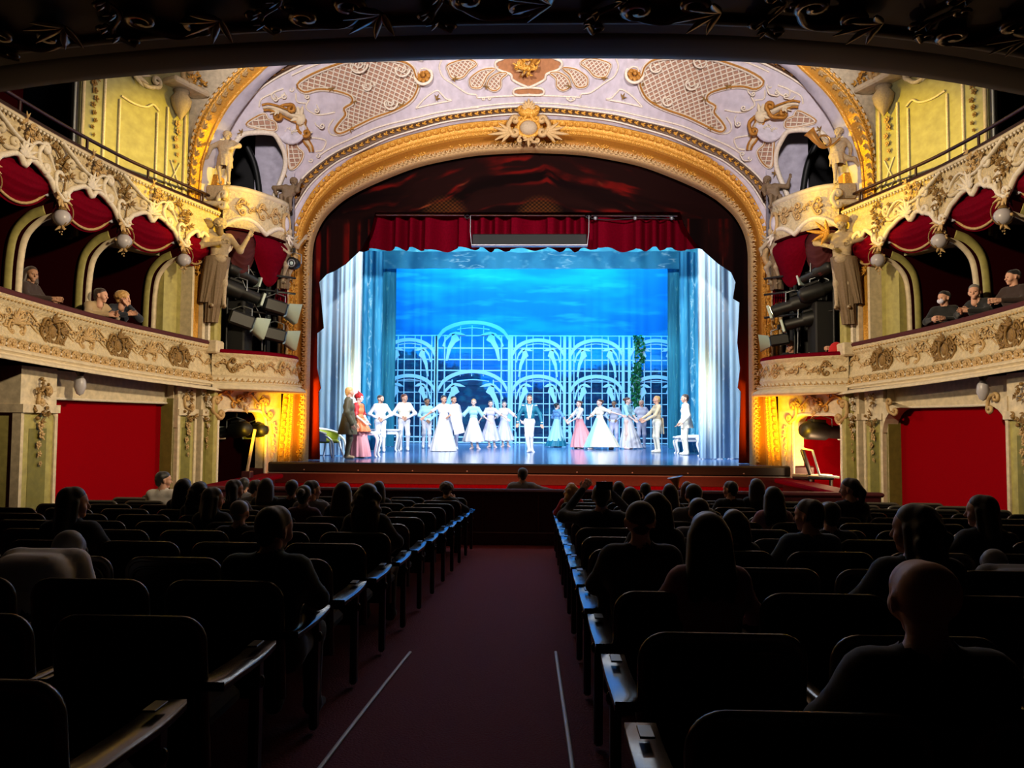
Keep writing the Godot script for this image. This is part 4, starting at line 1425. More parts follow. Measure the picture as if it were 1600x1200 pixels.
func stage_box(s: float) -> void:
	var side := sidename(s)
	var c1 := resample(spline(PackedVector3Array([Vector3(6.30, 0, 15.15), Vector3(5.98, 0, 15.35), Vector3(5.55, 0, 15.75), Vector3(5.24, 0, 16.3), Vector3(5.14, 0, 16.85), Vector3(5.30, 0, 17.15)]), 6), 30)
	# ground floor wall with a round-cornered opening
	var A := Vector3(6.24, 0, 15.12)
	var B := Vector3(5.58, 0, 17.25)
	var L := A.distance_to(B)
	var xd := Vector3((B.x - A.x) * s, 0, -(B.z - A.z)).normalized()
	var zd := xd.cross(Vector3.UP)
	if zd.x * s > 0: zd = -zd
	var W := Transform3D(Basis(xd, Vector3.UP, zd), P(A.x * s, 0, A.z))
	var x0 := .14
	var x1 := L * .755
	var yt := 2.40
	var open := PackedVector2Array([Vector2(x0, -.4), Vector2(x0, yt - .3)])
	for k in 7:
		open.append(Vector2(x0 + .3 - .3 * cos(k * PI / 12), yt - .3 + .3 * sin(k * PI / 12)))
	for k in 7:
		open.append(Vector2(x1 - .3 + .3 * sin(k * PI / 12), yt - .3 + .3 * cos(k * PI / 12)))
	open.append_array([Vector2(x1, yt - .3), Vector2(x1, -.4)])
	var wallp := PackedVector2Array([Vector2(-.02, -.4)])
	wallp.append_array(open)
	wallp.append_array([Vector2(L, -.4), Vector2(L, 2.95), Vector2(-.02, 2.95)])
	var gw := struct("wall_%s_stage_box" % side, Sh.new().prism(wallp, .25, W.translated_local(Vector3(0, 0, -.25))), M.cream, "cream wall of the %s stage box with a round-cornered opening" % side)
	var rim := PackedVector3Array()
	for p in open:
		rim.append(W * Vector3(p.x, p.y, .01))
	put("opening_rim", Sh.new().tube(rim, .035, -1, 6), M.white_gold, gw)
	put("frieze_scroll", vine(.8, .03), M.gold, gw, W.translated_local(Vector3(.5, 2.66, .03)))
	put("frieze_scroll", vine(.8, .03), M.gold_pale, gw, W.translated_local(Vector3(1.25, 2.66, .03)))
	put("keystone_leaf", spray(.2, 16, 81), M.gold_pale, gw, W.translated_local(Vector3((x0 + x1) / 2, 2.58, .04)))
	for e in [.12, 1.7]:
		put("corner_scroll", c_scroll(.5, .04), M.gold_pale, gw, W.translated_local(Vector3(e, 2.45, .04)) * Transform3D(Basis(Vector3.BACK, .5)))
	put("drop_garland", garland(1.2), M.cream, gw, W.translated_local(Vector3(L * .86, 2.1, .02)))
	var inn := struct("wall_%s_box_interior" % side, Sh.new().box(Vector3(L / 2, 1.2, -1.9), Vector3(L + .3, 3.4, .1), 0, W).box(Vector3(-.05, 1.2, -1.1), Vector3(.1, 3.4, 1.7), 0, W).box(Vector3(L, 1.2, -1.1), Vector3(.1, 3.4, 1.7), 0, W), M.red_wall if s > 0 else M.box_red, "red walls inside the ground floor stage box on the %s" % side)  # brighter red for the lit box, darkened red for the unlit one
	put("box_ceiling", Sh.new().box(Vector3(L / 2, 2.75, -1.1), Vector3(L, .1, 1.7), 0, W), M.box_red, inn)
	put("box_floor", Sh.new().box(Vector3(L / 2, .25, -1.1), Vector3(L, .1, 1.7), 0, W), M.box_red, inn)
	# first floor parapet
	var pa := thing("stage_box_parapet", "bowed cream parapet of the %s stage box, its carved cornice lit yellow" % side, "balcony")
	pa.set_meta("kind", "structure")
	put("velvet_rail", curve_run(c1, s, [-.2, 3.5, -.2, 3.61, .02, 3.63, .06, 3.59, .05, 3.55]), M.velvet, pa)
	put("panel", curve_run(c1, s, [.05, 3.56, .05, 3.52, .02, 3.49, .0, 3.43, .02, 3.25, .07, 3.13, .08, 3.10]), M.cream_relief, pa)
	put("cornice", curve_run(c1, s, [.08, 3.10, .05, 3.05, .06, 3.0, .13, 2.97, .14, 2.95, .10, 2.93, .2, 2.88, .24, 2.83, .20, 2.80, -.5, 2.80]), M.cream, pa)
	put("back", curve_run(c1, s, [-.18, 3.55, -.18, 2.8]), M.box_red, pa)
	for t in [.12, .32, .52, .72, .9]:
		put("vine", vine(.5, .018), M.gold_pale, pa, frame_on(c1, s, t, 3.30).translated_local(Vector3(0, 0, .04)))
		put("blossom", spray(.12, 9, int(t * 100)), M.gold_pale, pa, frame_on(c1, s, t + .09, 3.30).translated_local(Vector3(0, 0, .03)))
	put("cartouche", c_scroll(.32, .022), M.bronze, pa, frame_on(c1, s, .16, 3.3).translated_local(Vector3(0, 0, .05)))
	put("cartouche", c_scroll(.32, .022), M.gold_pale, pa, frame_on(c1, s, .62, 3.3).translated_local(Vector3(0, 0, .05)))
	var lb := Sh.new()
	for k in 22:
		lb.add(fan(3, 1.5, .09, .02), frame_on(c1, s, k / 22.0, 2.96).translated_local(Vector3(0, 0, .1)))
	stuff(put("leaf_row", lb, M.gold_pale, pa))
	# first floor room
	struct("wall_%s_box_first_floor" % side, Sh.new().box(P(s * 7.1, 4.6, 16.9), Vector3(.2, 3.6, 3.4)).box(P(s * 6.3, 4.6, 17.9), Vector3(1.6, 3.6, .2)), M.box_red, "dark red walls inside the first floor stage box on the %s" % side)
	struct("floor_%s_box" % side, Sh.new().prism(box_floor_poly(c1), .08, Transform3D(Basis(Vector3(s, 0, 0), Vector3(0, 0, -1), Vector3(0, 1, 0)), Vector3(0, 2.95, 0))), M.box_red, "floor of the first floor stage box on the %s" % side)
	# joint pilaster carrying the figure
	var jp := thing("corner_pilaster", "cream and gold pilaster between tiers and stage box, %s side" % side, "pilaster")
	jp.set_meta("kind", "structure")
	put("shaft", Sh.new().box(P(s * 6.36, 4.9, 15.3), Vector3(.26, 2.7, .26), .04), M.olive, jp)
	put("base_block", Sh.new().box(P(s * 6.33, 3.66, 15.22), Vector3(.36, .26, .36), .03), M.cream, jp)
	put("lower_shaft", Sh.new().box(P(s * 6.33, 1.4, 15.16), Vector3(.30, 2.9, .16), .02), M.olive, jp)
	put("strapwork", garland(.7), M.white_gold, jp, Transform3D(Basis(), P(s * 6.30, 2.65, 15.05)))
	put("upper_shaft", Sh.new().box(P(s * 6.40, 6.65, 15.35), Vector3(.26, 1.1, .3), .03), M.gold, jp)
	put("pedestal", Sh.new().box(P(s * 6.34, 6.55, 15.25), Vector3(.5, .10, .5), .03), M.cream, jp)
	put("pedestal", Sh.new().box(P(s * 6.30, 6.80, 15.3), Vector3(.40, .30, .42), .04), M.stone, jp)
	put("scroll", c_scroll(.34, .05), M.cream, jp, Transform3D(Basis(), P(s * 6.1, 6.62, 15.05)))
	# inner pilaster beside the stage frame
	var ip := thing("inner_pilaster", "fluted gold and cream pilaster between stage box and stage frame, %s side" % side, "pilaster")
	ip.set_meta("kind", "structure")
	for k in 3:
		put("flute", Sh.new().tube(PackedVector3Array([P(s * (5.62 - k * .085), 3.4, 17.15), P(s * (5.62 - k * .085), 6.9, 17.15)]), .05, -1, 8), [M.cream, M.gold, M.gold_pale][k], ip)
	put("scroll", c_scroll(.8, .07), M.gold_pale, ip, Transform3D(Basis().scaled(Vector3(s, 1, 1)), P(s * 5.50, 5.9, 16.95)))
	put("scroll", c_scroll(.5, .06), M.cream, ip, Transform3D(Basis().scaled(Vector3(-s, 1, 1)), P(s * 5.48, 4.9, 16.98)))
	put("blossom", spray(.2, 16, 91), M.gold_pale, ip, Transform3D(Basis(), P(s * 5.42, 5.35, 16.95)))
	put("blossom", spray(.18, 14, 92), M.gold, ip, Transform3D(Basis(), P(s * 5.42, 4.3, 16.98)))
	# second floor parapet with a big oval cartouche
	var c2 := resample(spline(PackedVector3Array([Vector3(6.22, 0, 15.3), Vector3(5.86, 0, 15.5), Vector3(5.58, 0, 15.95), Vector3(5.40, 0, 16.4), Vector3(5.34, 0, 16.8)]), 6), 24)
	var p2 := thing("stage_box_parapet", "carved upper parapet of the %s stage box with an oval gold-rimmed cartouche" % side, "balcony")
	p2.set_meta("kind", "structure")
	put("coping", curve_run(c2, s, [-.15, 6.92, -.15, 7.02, .06, 7.0, .08, 6.94, .04, 6.90]), M.cream, p2)
	put("panel", curve_run(c2, s, [.04, 6.9, .02, 6.82, .03, 6.5, .08, 6.3, .07, 6.2, .03, 6.14]), M.cream_relief, p2)
	put("lower_edge", Sh.new().tube(PackedVector3Array(range(25).map(func(k): return frame_on(c2, s, k / 24.0, 6.12 + .22 * absf(sin(k / 24.0 * TAU))) * Vector3(0, 0, .06))), .055, -1, 6), M.white_gold, p2)
	put("cartouche_boss", Sh.new().ball(Vector3.ZERO, Vector3(.1, .16, .07), 10, 7), M.lilac, p2, frame_on(c2, s, .84, 6.5).translated_local(Vector3(0, 0, .07)))
	put("cartouche_rim", Sh.new().tube(circle(Vector3.ZERO, .14, 1.55), .04, -1, 6, true), M.gold_pale, p2, frame_on(c2, s, .84, 6.5).translated_local(Vector3(0, 0, .08)))
	put("cartouche_leaf", fan(5, 2.2, .26, .04), M.white_gold, p2, frame_on(c2, s, .84, 6.26).translated_local(Vector3(0, 0, .1)) * Transform3D(Basis(Vector3.BACK, PI)))
	for t in [.2, .45, .65]:
		put("scroll", c_scroll(.36, .022), M.gold_pale, p2, frame_on(c2, s, t, 6.58).translated_local(Vector3(0, 0, .07)))
		put("vine", vine(.45, .02), M.gold_pale, p2, frame_on(c2, s, t + .06, 6.6).translated_local(Vector3(0, 0, .06)))
	struct("floor_%s_upper_box" % side, Sh.new().prism(box_floor_poly(c2), .08, Transform3D(Basis(Vector3(s, 0, 0), Vector3(0, 0, -1), Vector3(0, 1, 0)), Vector3(0, 6.1, 0))), M.box_red, "floor of the upper stage box on the %s" % side)
	# upper box behind the round opening: dark room with a curved grey wall and a dark frame
	var gv := PackedVector3Array()
	var gcol := [Vector3(5.22, 0, 16.78), Vector3(5.42, 0, 17.0), Vector3(5.7, 0, 17.12), Vector3(5.98, 0, 17.1), Vector3(6.2, 0, 16.95)]
	var gl := resample(spline(PackedVector3Array(gcol), 5), 14)
	var lo := PackedVector3Array()
	var hi := PackedVector3Array()
	for p in gl:
		lo.append(P(s * p.x, 6.2, p.z))
		hi.append(P(s * p.x, 9.2, p.z))
	var gw2 := struct("wall_%s_upper_box" % side, Sh.new().grid([lo, hi]), M.grey_wall, "curved pale grey wall inside the round upper stage box, %s side" % side)
	put("dark_frame", Sh.new().tube(spline(PackedVector3Array([P(s * 6.02, 6.6, 16.9), P(s * 6.06, 7.3, 16.9), P(s * 6.18, 8.0, 16.85), P(s * 6.45, 8.6, 16.7)]), 6), .07, -1, 6), M.black_gloss, gw2)
	put("dark_back", Sh.new().box(P(s * 6.9, 7.6, 17.8), Vector3(1.6, 3.2, .1)), M.black, gw2)
	put("dark_side", Sh.new().box(P(s * 7.3, 7.6, 16.6), Vector3(.1, 3.2, 2.4)), M.black, gw2)
	# red drapes of the first floor opening
	var dr := thing("box_drape", "red velvet drape gathered in the opening of the %s stage box" % side, "curtain")
	put("swag", swag(1.05, 1.15, 9, .18, .45), M.velvet, dr, frame_on(c2, s, .66, 6.22).translated_local(Vector3(0, 0, -.12)))
	put("swag", swag(.75, .95, 7, .12, .45), M.velvet_dark, dr, frame_on(c2, s, .26, 6.15).translated_local(Vector3(0, 0, -.16)))
	var tail := func(x: float, w: float, y0: float, y1: float, d: float) -> Sh:
		var r := [PackedVector3Array(), PackedVector3Array(), PackedVector3Array()]
		for k in 25:
			var t := k / 24.0
			for i in 3:
				r[i].append(P(s * (x + (t - .5) * w * [1.0, .8, .9][i]), lerpf(y0, y1 + .12 * sin(t * 3), i / 2.0), d + .05 * sin(t * 34)))
		return Sh.new().grid(r)
	put("tail", tail.call(5.50, .32, 6.0, 4.75, 16.85), M.velvet, dr)
	put("tail", tail.call(6.1, .3, 6.0, 5.3, 15.75), M.velvet_dark, dr)

func box_floor_poly(c: PackedVector3Array) -> PackedVector2Array:
	var p := PackedVector2Array()
	for q in c:
		p.append(Vector2(q.x - .02, q.z))
	p.append_array([Vector2(5.5, 17.7), Vector2(7.0, 17.7), Vector2(7.0, 15.3)])
	return p

# ---------- the stage ----------
func picture(w: int, h: int, f: Callable) -> ImageTexture:
	var im := Image.create(w, h, false, Image.FORMAT_RGB8)
	for y in h:
		for x in w:
			im.set_pixel(x, y, (f as Callable).call(x / float(w), y / float(h)))
	return ImageTexture.create_from_image(im)

func fbm(freq: float, seed_: int, oct := 4) -> FastNoiseLite:
	var n := FastNoiseLite.new()
	n.noise_type = FastNoiseLite.TYPE_SIMPLEX_SMOOTH
	n.frequency = freq
	n.fractal_octaves = oct
	n.seed = seed_
	return n

func painted(called: String, t: Texture2D, rough := .8) -> StandardMaterial3D:
	var m := StandardMaterial3D.new()
	m.resource_name = called
	m.albedo_texture = t
	m.roughness = rough
	m.cull_mode = BaseMaterial3D.CULL_DISABLED
	M[called] = m
	return m

func cloth(x0: float, x1: float, y0: float, y1: float, d: float, folds: float, deep: float, jag := 0.0, nx := 160, slant := 0.0) -> Sh:
	# a hanging cloth with vertical folds; uv covers it once
	var rows := []
	for i in 9:
		var v := i / 8.0
		var row := PackedVector3Array()
		for j in nx + 1:
			var u := j / float(nx)
			var x := lerpf(x0, x1, u)
			var w := sin(u * folds * TAU + sin(u * folds * 1.7) * 2.0) * .7 + sin(u * folds * 2.3 * TAU + 1.0) * .3
			var yb := y0 + jag * (sin(u * 23.0) * .5 + sin(u * 61.0) * .3 + sin(u * 11) * .4)
			row.append(P(x, lerpf(y1, yb, v), d + deep * w * (.35 + .65 * v) + slant * u))
		rows.append(row)
	return Sh.new().grid(rows)

func stage_house() -> void:
	struct("floor_stage", Sh.new().box(P(0, 1.18, 17.5), Vector3(11.3, .2, 1.0)).box(P(0, 1.18, 27.1), Vector3(22, .2, 18.2)), stage_floor_mat(), "glossy dark blue dance floor of the stage, mirroring the dancers")
	var lip := struct("trim_stage_edge", Sh.new().box(P(0, 1.17, 16.93), Vector3(11.7, .22, .16), .03), M.black_gloss, "dark front edge of the stage floor with a thin pale line below")
	put("line", Sh.new().box(P(0, 1.05, 16.84), Vector3(11.7, .018, .03)), M.steel, lip)
	put("upper_face", Sh.new().box(P(0, .94, 16.92), Vector3(11.6, .22, .1)), M.wine_wood, lip)
	put("red_face", Sh.new().box(P(0, .70, 16.95), Vector3(11.4, .24, .1)), M.velvet, lip)
	put("lower_face", Sh.new().box(P(0, 0.0, 16.95), Vector3(11.4, 1.2, .1)), M.wine_wood, lip)
	put("end_block", Sh.new().box(P(5.95, 1.05, 16.85), Vector3(.45, .5, .3), .03), M.wine_wood, lip)
	put("end_block", Sh.new().box(P(-5.95, 1.0, 16.85), Vector3(.45, .3, .3), .03), M.wine_wood, lip)
	for k in 9:
		put("screw_light", Sh.new().ball(P(-4.9 + k * 1.2, 1.12, 16.84), Vector3(.02, .015, .015), 6, 4), M.steel, lip)
	struct("wall_stage_back", Sh.new().box(P(0, 6.5, 36.2), Vector3(22, 11, .2)), M.black, "black back wall of the stage house")
	for s in [-1.0, 1.0]:
		struct("wall_stage_%s" % sidename(s), Sh.new().box(P(s * 11, 6.5, 26.8), Vector3(.2, 11, 18.6)).box(P(s * 8.6, 5, 18.0), Vector3(4.8, 12, .2)), M.black, "black %s wall of the stage house" % sidename(s))
	struct("ceiling_stage", Sh.new().box(P(0, 12, 27), Vector3(22, .2, 19)), M.black, "dark grid above the stage")
	struct("wall_proscenium", Sh.new().box(P(0, 11.4, 18.0), Vector3(14, 3.6, .2)), M.black, "dark wall above the stage opening")

func stage_floor_mat() -> StandardMaterial3D:
	var m := mat("stage_floor", Color(.32, .48, .72), .15, 0, noise_tex(.015, [Color(.75, .75, .8), Color(1, 1, 1)]), .5)
	m.metallic_specular = .7
	return m

func scenery() -> void:
	var n1 := fbm(2.2, 3)
	var n2 := fbm(5.0, 8)
	var sky := painted("painted_garden", picture(512, 384, func(u: float, v: float) -> Color:
		var c := Color(.09, .50, .82).lerp(Color(.13, .64, .90), smoothstep(-.3, .5, n1.get_noise_2d(u * 1.2, v * 2.5)))
		c = c.lerp(Color(.35, .76, .94), .5 * smoothstep(.15, .6, n2.get_noise_2d(u, v * 3.0)))
		var hill := .60 + .05 * n1.get_noise_2d(u * 3, 5.0) + .04 * n2.get_noise_2d(u * 6, 2.0) + .16 * exp(-pow((u - .47) / .10, 2)) - .05 * exp(-pow((u - .2) / .1, 2))
		var bush := smoothstep(hill, hill + .03, v + .02 * n2.get_noise_2d(u * 9, v * 9))
		return c.lerp(Color(.05, .20, .34).lerp(Color(.06, .34, .44), smoothstep(-.1, .4, n2.get_noise_2d(u * 5, v * 5))), bush * .9)))
	var bd := thing("backdrop", "painted blue sky and dark garden backdrop hanging behind the white trellis", "backdrop")
	put("cloth", cloth(-9, 9, 1.3, 10.2, 34.6, 34, .05), sky, bd)
	var m1 := fbm(3.0, 21, 5)
	var m2 := fbm(9.0, 31, 3)
	var marble := func(base_: Color, dark: Color, vein: Color, k: float) -> ImageTexture:
		return picture(192, 384, func(u: float, v: float) -> Color:
			var w := u + .09 * m1.get_noise_2d(u * 2.0 + k, v * 2.2) + .03 * m2.get_noise_2d(u + k, v * 3)
			var c := base_.lerp(dark, smoothstep(-.3, .5, m1.get_noise_2d(u * 3 + k, v * .8)))
			var l := absf(fmod(w * 3.0 + k, 1.0) - .5)
			c = c.lerp(vein, .85 * (1.0 - smoothstep(.0, .035, l)) * smoothstep(-.5, .1, m2.get_noise_2d(v * 2, k)))
			return c.lerp(vein, .35 * smoothstep(.2, .6, m2.get_noise_2d(u * 2 + 4, v + k))))
	painted("marble_white", marble.call(Color(.74, .88, .95), Color(.60, .76, .86), Color(.93, .97, 1.0), .3))
	painted("marble_blue", marble.call(Color(.20, .62, .78), Color(.10, .50, .68), Color(.75, .90, .94), 1.7))
	painted("marble_teal", marble.call(Color(.16, .60, .72), Color(.10, .50, .62), Color(.42, .76, .80), 2.9))
	for s in [-1.0, 1.0]:
		var side := "left" if s < 0 else "right"
		for k in 4:
			var x: float = [4.40, 4.86, 4.66, 4.98][k]
			var d: float = [20.0, 20.3, 24.0, 28.0][k]
			var w: float = [.62, 2.6, 1.5, 1.5][k]
			var lg := thing("wing_drape", ["pale marbled wing cloth, inner strip of the front pair at stage %s", "white wing cloth nearest the gold frame at stage %s", "blue marbled wing cloth with squiggly veins, second from front at stage %s", "narrow teal wing cloth, third from front at stage %s"][k] % side, "curtain")
			put("cloth", cloth(s * x, s * (x + w), 1.3, 9.5, d, [2.2, 6, 4, 3][k], [.02, .022, .05, .04][k]), M[["marble_white", "marble_white", "marble_blue", "marble_teal"][k]], lg)
	var bo := thing("border_cloth", "blue marbled border cloth hanging across the stage above the sky", "curtain")
	put("cloth", cloth(-5.56, 5.60, 7.80, 11.9, 27.8, 9, .05), M.marble_blue, bo)
	var b2 := thing("border_cloth", "thin pale blue ragged border just under the red pelmet", "curtain")
	put("cloth", cloth(-5.2, 5.2, 7.27, 11.9, 22.6, 14, .05, .03), M.marble_teal, b2)
	# pelmet, batten, title screen
	var pe := thing("pelmet", "deep red pleated velvet pelmet hanging under the painted header", "curtain")
	var rows := []
	for i in 8:
		var v := i / 7.0
		var row := PackedVector3Array()
		for j in 401:
			var u := j / 400.0
			var ph := u * 19.0 + .35 * sin(u * 31.0)
			var saw := absf(fmod(ph, 1.0) - .72)
			row.append(P(lerpf(-5.0, 5.0, u), lerpf(9.7, 6.40 + .025 * sin(u * 40) * v + .018 * sin(u * 19 * TAU), v), 18.70 - .34 * smoothstep(0, .5, saw) * (.5 + v * .5)))
		rows.append(row)
	put("pleats", Sh.new().grid(rows), M.velvet, pe)
	var ba := thing("lighting_batten", "long grey pipe batten with hooks across the top of the stage opening", "pipe")
	put("pipe", Sh.new().tube(PackedVector3Array([P(-3.70, 7.21, 18.3), P(3.56, 7.18, 18.3)]), .032, -1, 8), M.steel, ba)
	put("cable", Sh.new().tube(spline(PackedVector3Array([P(1.5, 7.1, 18.27), P(1.9, 7.06, 18.27), P(2.6, 7.1, 18.27), P(3.5, 7.08, 18.27)]), 5), .014, -1, 5), M.black, ba)
	for x in [-1.48, 1.43]:
		put("hook", Sh.new().tube(circle(P(x, 7.16, 18.25), .06), .018, -1, 5, true), M.black, ba)
	for x in [1.6, 2.55, 3.42]:
		put("clamp", Sh.new().ball(P(x, 7.1, 18.26), Vector3(.05, .05, .05), 8, 5), M.steel, ba)
	var sc := thing("title_screen", "black unlit title display hanging on two wires below the batten", "screen", P(0.02, 6.56, 18.2))
	put("housing", Sh.new().box(Vector3.ZERO, Vector3(2.74, .27, .12), .02), M.black, sc)
	put("glass", Sh.new().box(Vector3(0, 0, .062), Vector3(2.4, .20, .01)), M.screen, sc)
	put("tray", Sh.new().box(Vector3(0, -.15, .03), Vector3(2.78, .03, .2), .01), M.steel, sc)
	for x in [-1, 1]:
		put("wire", Sh.new().tube(PackedVector3Array([Vector3(x * 1.42, .6, .0), Vector3(x * 1.42, .2, .0), Vector3(x * 1.38, -.15, .0)]), .011, -1, 5), M.steel, sc)
	# the painted drapery that masks the opening
	var r1 := fbm(2.0, 44, 5)
	var r2 := fbm(6.0, 12, 4)
	painted("painted_drapery", picture(640, 448, func(u: float, v: float) -> Color:
		var x := (u - .5) * 13.0
		var y := 9.6 - v * 8.6
		var wx := x + 1.2 * r1.get_noise_2d(x * .12, y * .12)
		var dir := y + .28 * absf(wx) if y > 7 else x * 1.5
		var along_ := r1.get_noise_2d(dir * .55, wx * .05 + y * .05)
		var st := r2.get_noise_2d(dir * .42, wx * .06)
		var c := Color(.10, .036, .032).lerp(Color(.05, .02, .022), smoothstep(-.2, .4, along_))
		c = c.lerp(Color(.36, .05, .04), smoothstep(.0, .45, st) * smoothstep(-.35, .35, r1.get_noise_2d(x * .2, y * .3 + 9)))
		c = c.lerp(Color(.52, .22, .12), .8 * smoothstep(.38, .6, st) * smoothstep(0, .4, r1.get_noise_2d(x * .3 + 4, y * .3)))
		if y < 5.2:  # amber light on the lower part, put into the paint as orange
			c = c.lerp(Color(.62, .16, .05), smoothstep(5.2, 3.2, y) * (.65 + .35 * st))
		for cx in [-2.0, .25]:
			var dx := absf(x - cx)
			var md := 1.0 - pow(dx / .6, 2) - pow((y - 7.1) / .5, 2)
			if md > 0:
				c = c.lerp(Color(.45, .25, .09), minf(md * 1.5, 1) * (.35 + .35 * sin(x * 60) * sin(y * 70)))
		return c))
	M.painted_drapery.metallic_specular = .15
	M.painted_drapery.roughness = 1.0
	var out := PackedVector2Array([Vector2(-6.4, 1.29), Vector2(-6.4, 9.6), Vector2(6.4, 9.6), Vector2(6.4, 1.29)])
	out.append_array(flat([4.88, 1.29, 4.90, 2.0, 4.94, 2.94, 4.87, 3.03, 4.93, 3.49, 4.87, 4.08, 4.93, 5.02, 4.78, 5.11, 4.84, 5.50, 4.74, 5.73, 4.42, 5.95, 4.11, 6.23, 3.9, 6.45, 3.74, 6.68, 3.64, 6.88, 3.56, 7.15]))
	out.append_array(flat([-3.64, 7.15, -3.70, 6.90, -3.76, 6.68, -3.95, 6.29, -4.33, 5.92, -4.6, 5.75, -4.78, 5.68, -4.96, 5.49, -4.92, 5.19, -4.83, 4.39, -4.98, 4.27, -4.97, 3.44, -4.87, 2.97, -4.92, 2.88, -4.86, 1.29]))
	var dp := Sh.new().prism(out, -.05, Transform3D(Basis(), Vector3(0, 0, -17.9)))
	for i in dp.uv.size():
		dp.uv[i] = Vector2(dp.v[i].x / 13.0 + .5, (9.6 - dp.v[i].y) / 8.6)
	var dr := thing("painted_drapery", "false curtain of dark red painted drapery filling the arch and framing the stage", "scenery")
	put("cloth", dp, M.painted_drapery, dr)
	# trellis screen
	var tr := thing("trellis_screen", "white garden trellis screen with round arches and bird-like brackets in front of the blue backdrop", "scenery", P(0, 1.28, 33.0))
	var post := func(x: float, h: float, w: float, called := "post") -> void:
		put(called, Sh.new().box(Vector3(x, h / 2, 0), Vector3(w, h, .06), .008), M.trellis_paint, tr)
	var rail := func(x0: float, x1: float, y: float, w: float) -> void:
		put("rail", Sh.new().box(Vector3((x0 + x1) / 2, y, -.03), Vector3(x1 - x0, w, .04)), M.trellis_paint, tr)
	var top := 4.66
	var cx := [-5.29, -2.53, .28, 2.79, 5.33]
	var half := [1.12, 1.55, 1.12, 1.12, 1.12]
	for y in [.06, .28, .75, 1.25, 1.73, 2.2, 2.68, 3.15, 3.62, 4.12, 4.66]:
		if y > .3 and y < 2.9:
			rail.call(-6.7, -3.4, y, .036)
			rail.call(-1.65, 6.7, y, .036)
		else:
			rail.call(-6.7, 6.7 if y > .07 else 6.7, y, .055)
	for k in 5:
		var c: float = cx[k]
		var h: float = half[k]
		var big := k == 1
		for e in [-1.0, 1.0]:
			post.call(c + e * (h + .02), top if not big else top + .02, .125)
			if not big:
				post.call(c + e * (h - .15), top, .05, "bar")
				post.call(c + e * (h - .34), 3.0 if true else top, .05, "bar")
				post.call(c + e * (h - .62), top, .05, "bar")
			else:
				post.call(c + e * (h - .32), top, .06, "bar")
				post.call(c + e * (h - .66), 2.75, .06, "bar")
		for x in ([-.22, .24] if not big else [-.55, -.05, .45]):
			if big:
				put("bar", Sh.new().box(Vector3(c + x, 4.0, 0), Vector3(.036, 2.2, .05)), M.trellis_paint, tr)
			else:
				post.call(c + x, top, .036, "bar")
		for lvl in 2:
			var y0: float = (3.98 if lvl == 0 else 2.42) if not big else (4.66 if lvl == 0 else 2.42)
			var rise: float = .68 if not big else (.78 if lvl == 0 else .92)
			var hh: float = h - .02 if not (big and lvl == 1) else h - .05
			var a := PackedVector2Array()
			var inner := PackedVector2Array()
			for i in 17:
				var t := i / 16.0 * 2 - 1
				a.append(Vector2(t * hh, y0 + rise * sqrt(maxf(0, 1 - t * t * .97)) - rise * .17))
				inner.append(Vector2(t * (hh - .02), y0 + rise * sqrt(maxf(0, 1 - t * t * .97)) - rise * .17 - .15 - .06 * t * t))
			inner.reverse()
			a.append_array(inner)
			put("arch", Sh.new().prism(a, .07, Transform3D(Basis(), Vector3(c, 0, 0))), M.trellis_paint, tr)
			for e in [-1.0, 1.0]:
				var sx := h / 1.12
				var up_ := 1.0 if lvl == 0 else 1.08
				for piece in [[.22, .13, .40, .25, .55, .285, .72, .22, .88, .02, .98, -.33, .93, -.38, .86, -.10, .72, .08, .56, .17, .40, .13], [.60, .20, .50, .12, .42, -.08, .56, -.20, .70, -.50, .80, -.98, .87, -.98, .82, -.42, .70, -.06, .68, .16]]:
					var br := PackedVector2Array()
					for i in range(0, piece.size(), 2):
						br.append(Vector2(piece[i] * e * .98, piece[i + 1]))
					if e > 0: br.reverse()
					put("bracket", Sh.new().prism(br, .05, Transform3D(Basis().scaled(Vector3(sx, up_, 1)), Vector3(c, y0 - .12, .02))), M.trellis_paint, tr)
			put("tie", Sh.new().tube(spline(PackedVector3Array([Vector3(c - h * .45, y0 + .26, 0), Vector3(c, y0 + .33, 0), Vector3(c + h * .45, y0 + .26, 0)]), 5), .03, -1, 4), M.trellis_paint, tr)
		for e in [-1.0, 1.0]:
			put("foot_loop", Sh.new().tube(spline(PackedVector3Array([Vector3(c + e * (h + .32), 0, 0), Vector3(c + e * (h + .32), .45, 0), Vector3(c + e * (h + .2), .62, 0), Vector3(c + e * (h + .06), .5, 0)]), 4), .03, -1, 4), M.trellis_paint, tr)
	var iv := thing("ivy_garland", "green leaf garland trailing down the trellis above the dancers at stage right of centre", "garland", P(4.52, 3.0, 32.9))
	rng.seed = 12
	var lv := Sh.new()
	for k in 190:
		var t := k / 190.0
		var c := Vector3(sin(t * 7) * .12 + rng.randf_range(-.2, .2), 2.95 - t * 3.2, rng.randf_range(0, .12))
		lv.add(Sh.new().quad(Vector3(-.05, -.09, 0), Vector3(.05, -.06, .02), Vector3(.04, .08, 0), Vector3(-.03, .06, .03)), Transform3D(Basis.from_euler(Vector3(rng.randf() * 2 - 1, rng.randf() * 2 - 1, rng.randf() * TAU)), c))
	put("stem", Sh.new().tube(spline(PackedVector3Array([Vector3(.1, 2.95, .03), Vector3(-.1, 2, .03), Vector3(.1, 1, .03), Vector3(0, -.25, .03)]), 6), .02, -1, 5), M.leaf, iv)
	stuff(put("leaves", lv, M.leaf, iv))

func leg_cabriole(h: float, r := .035) -> Sh:
	return Sh.new().tube(spline(PackedVector3Array([Vector3(0, h, 0), Vector3(.07, h * .78, 0), Vector3(.02, h * .35, 0), Vector3(.0, h * .12, 0), Vector3(.06, 0, 0)]), 5), r * 1.3, r * .7, 7)

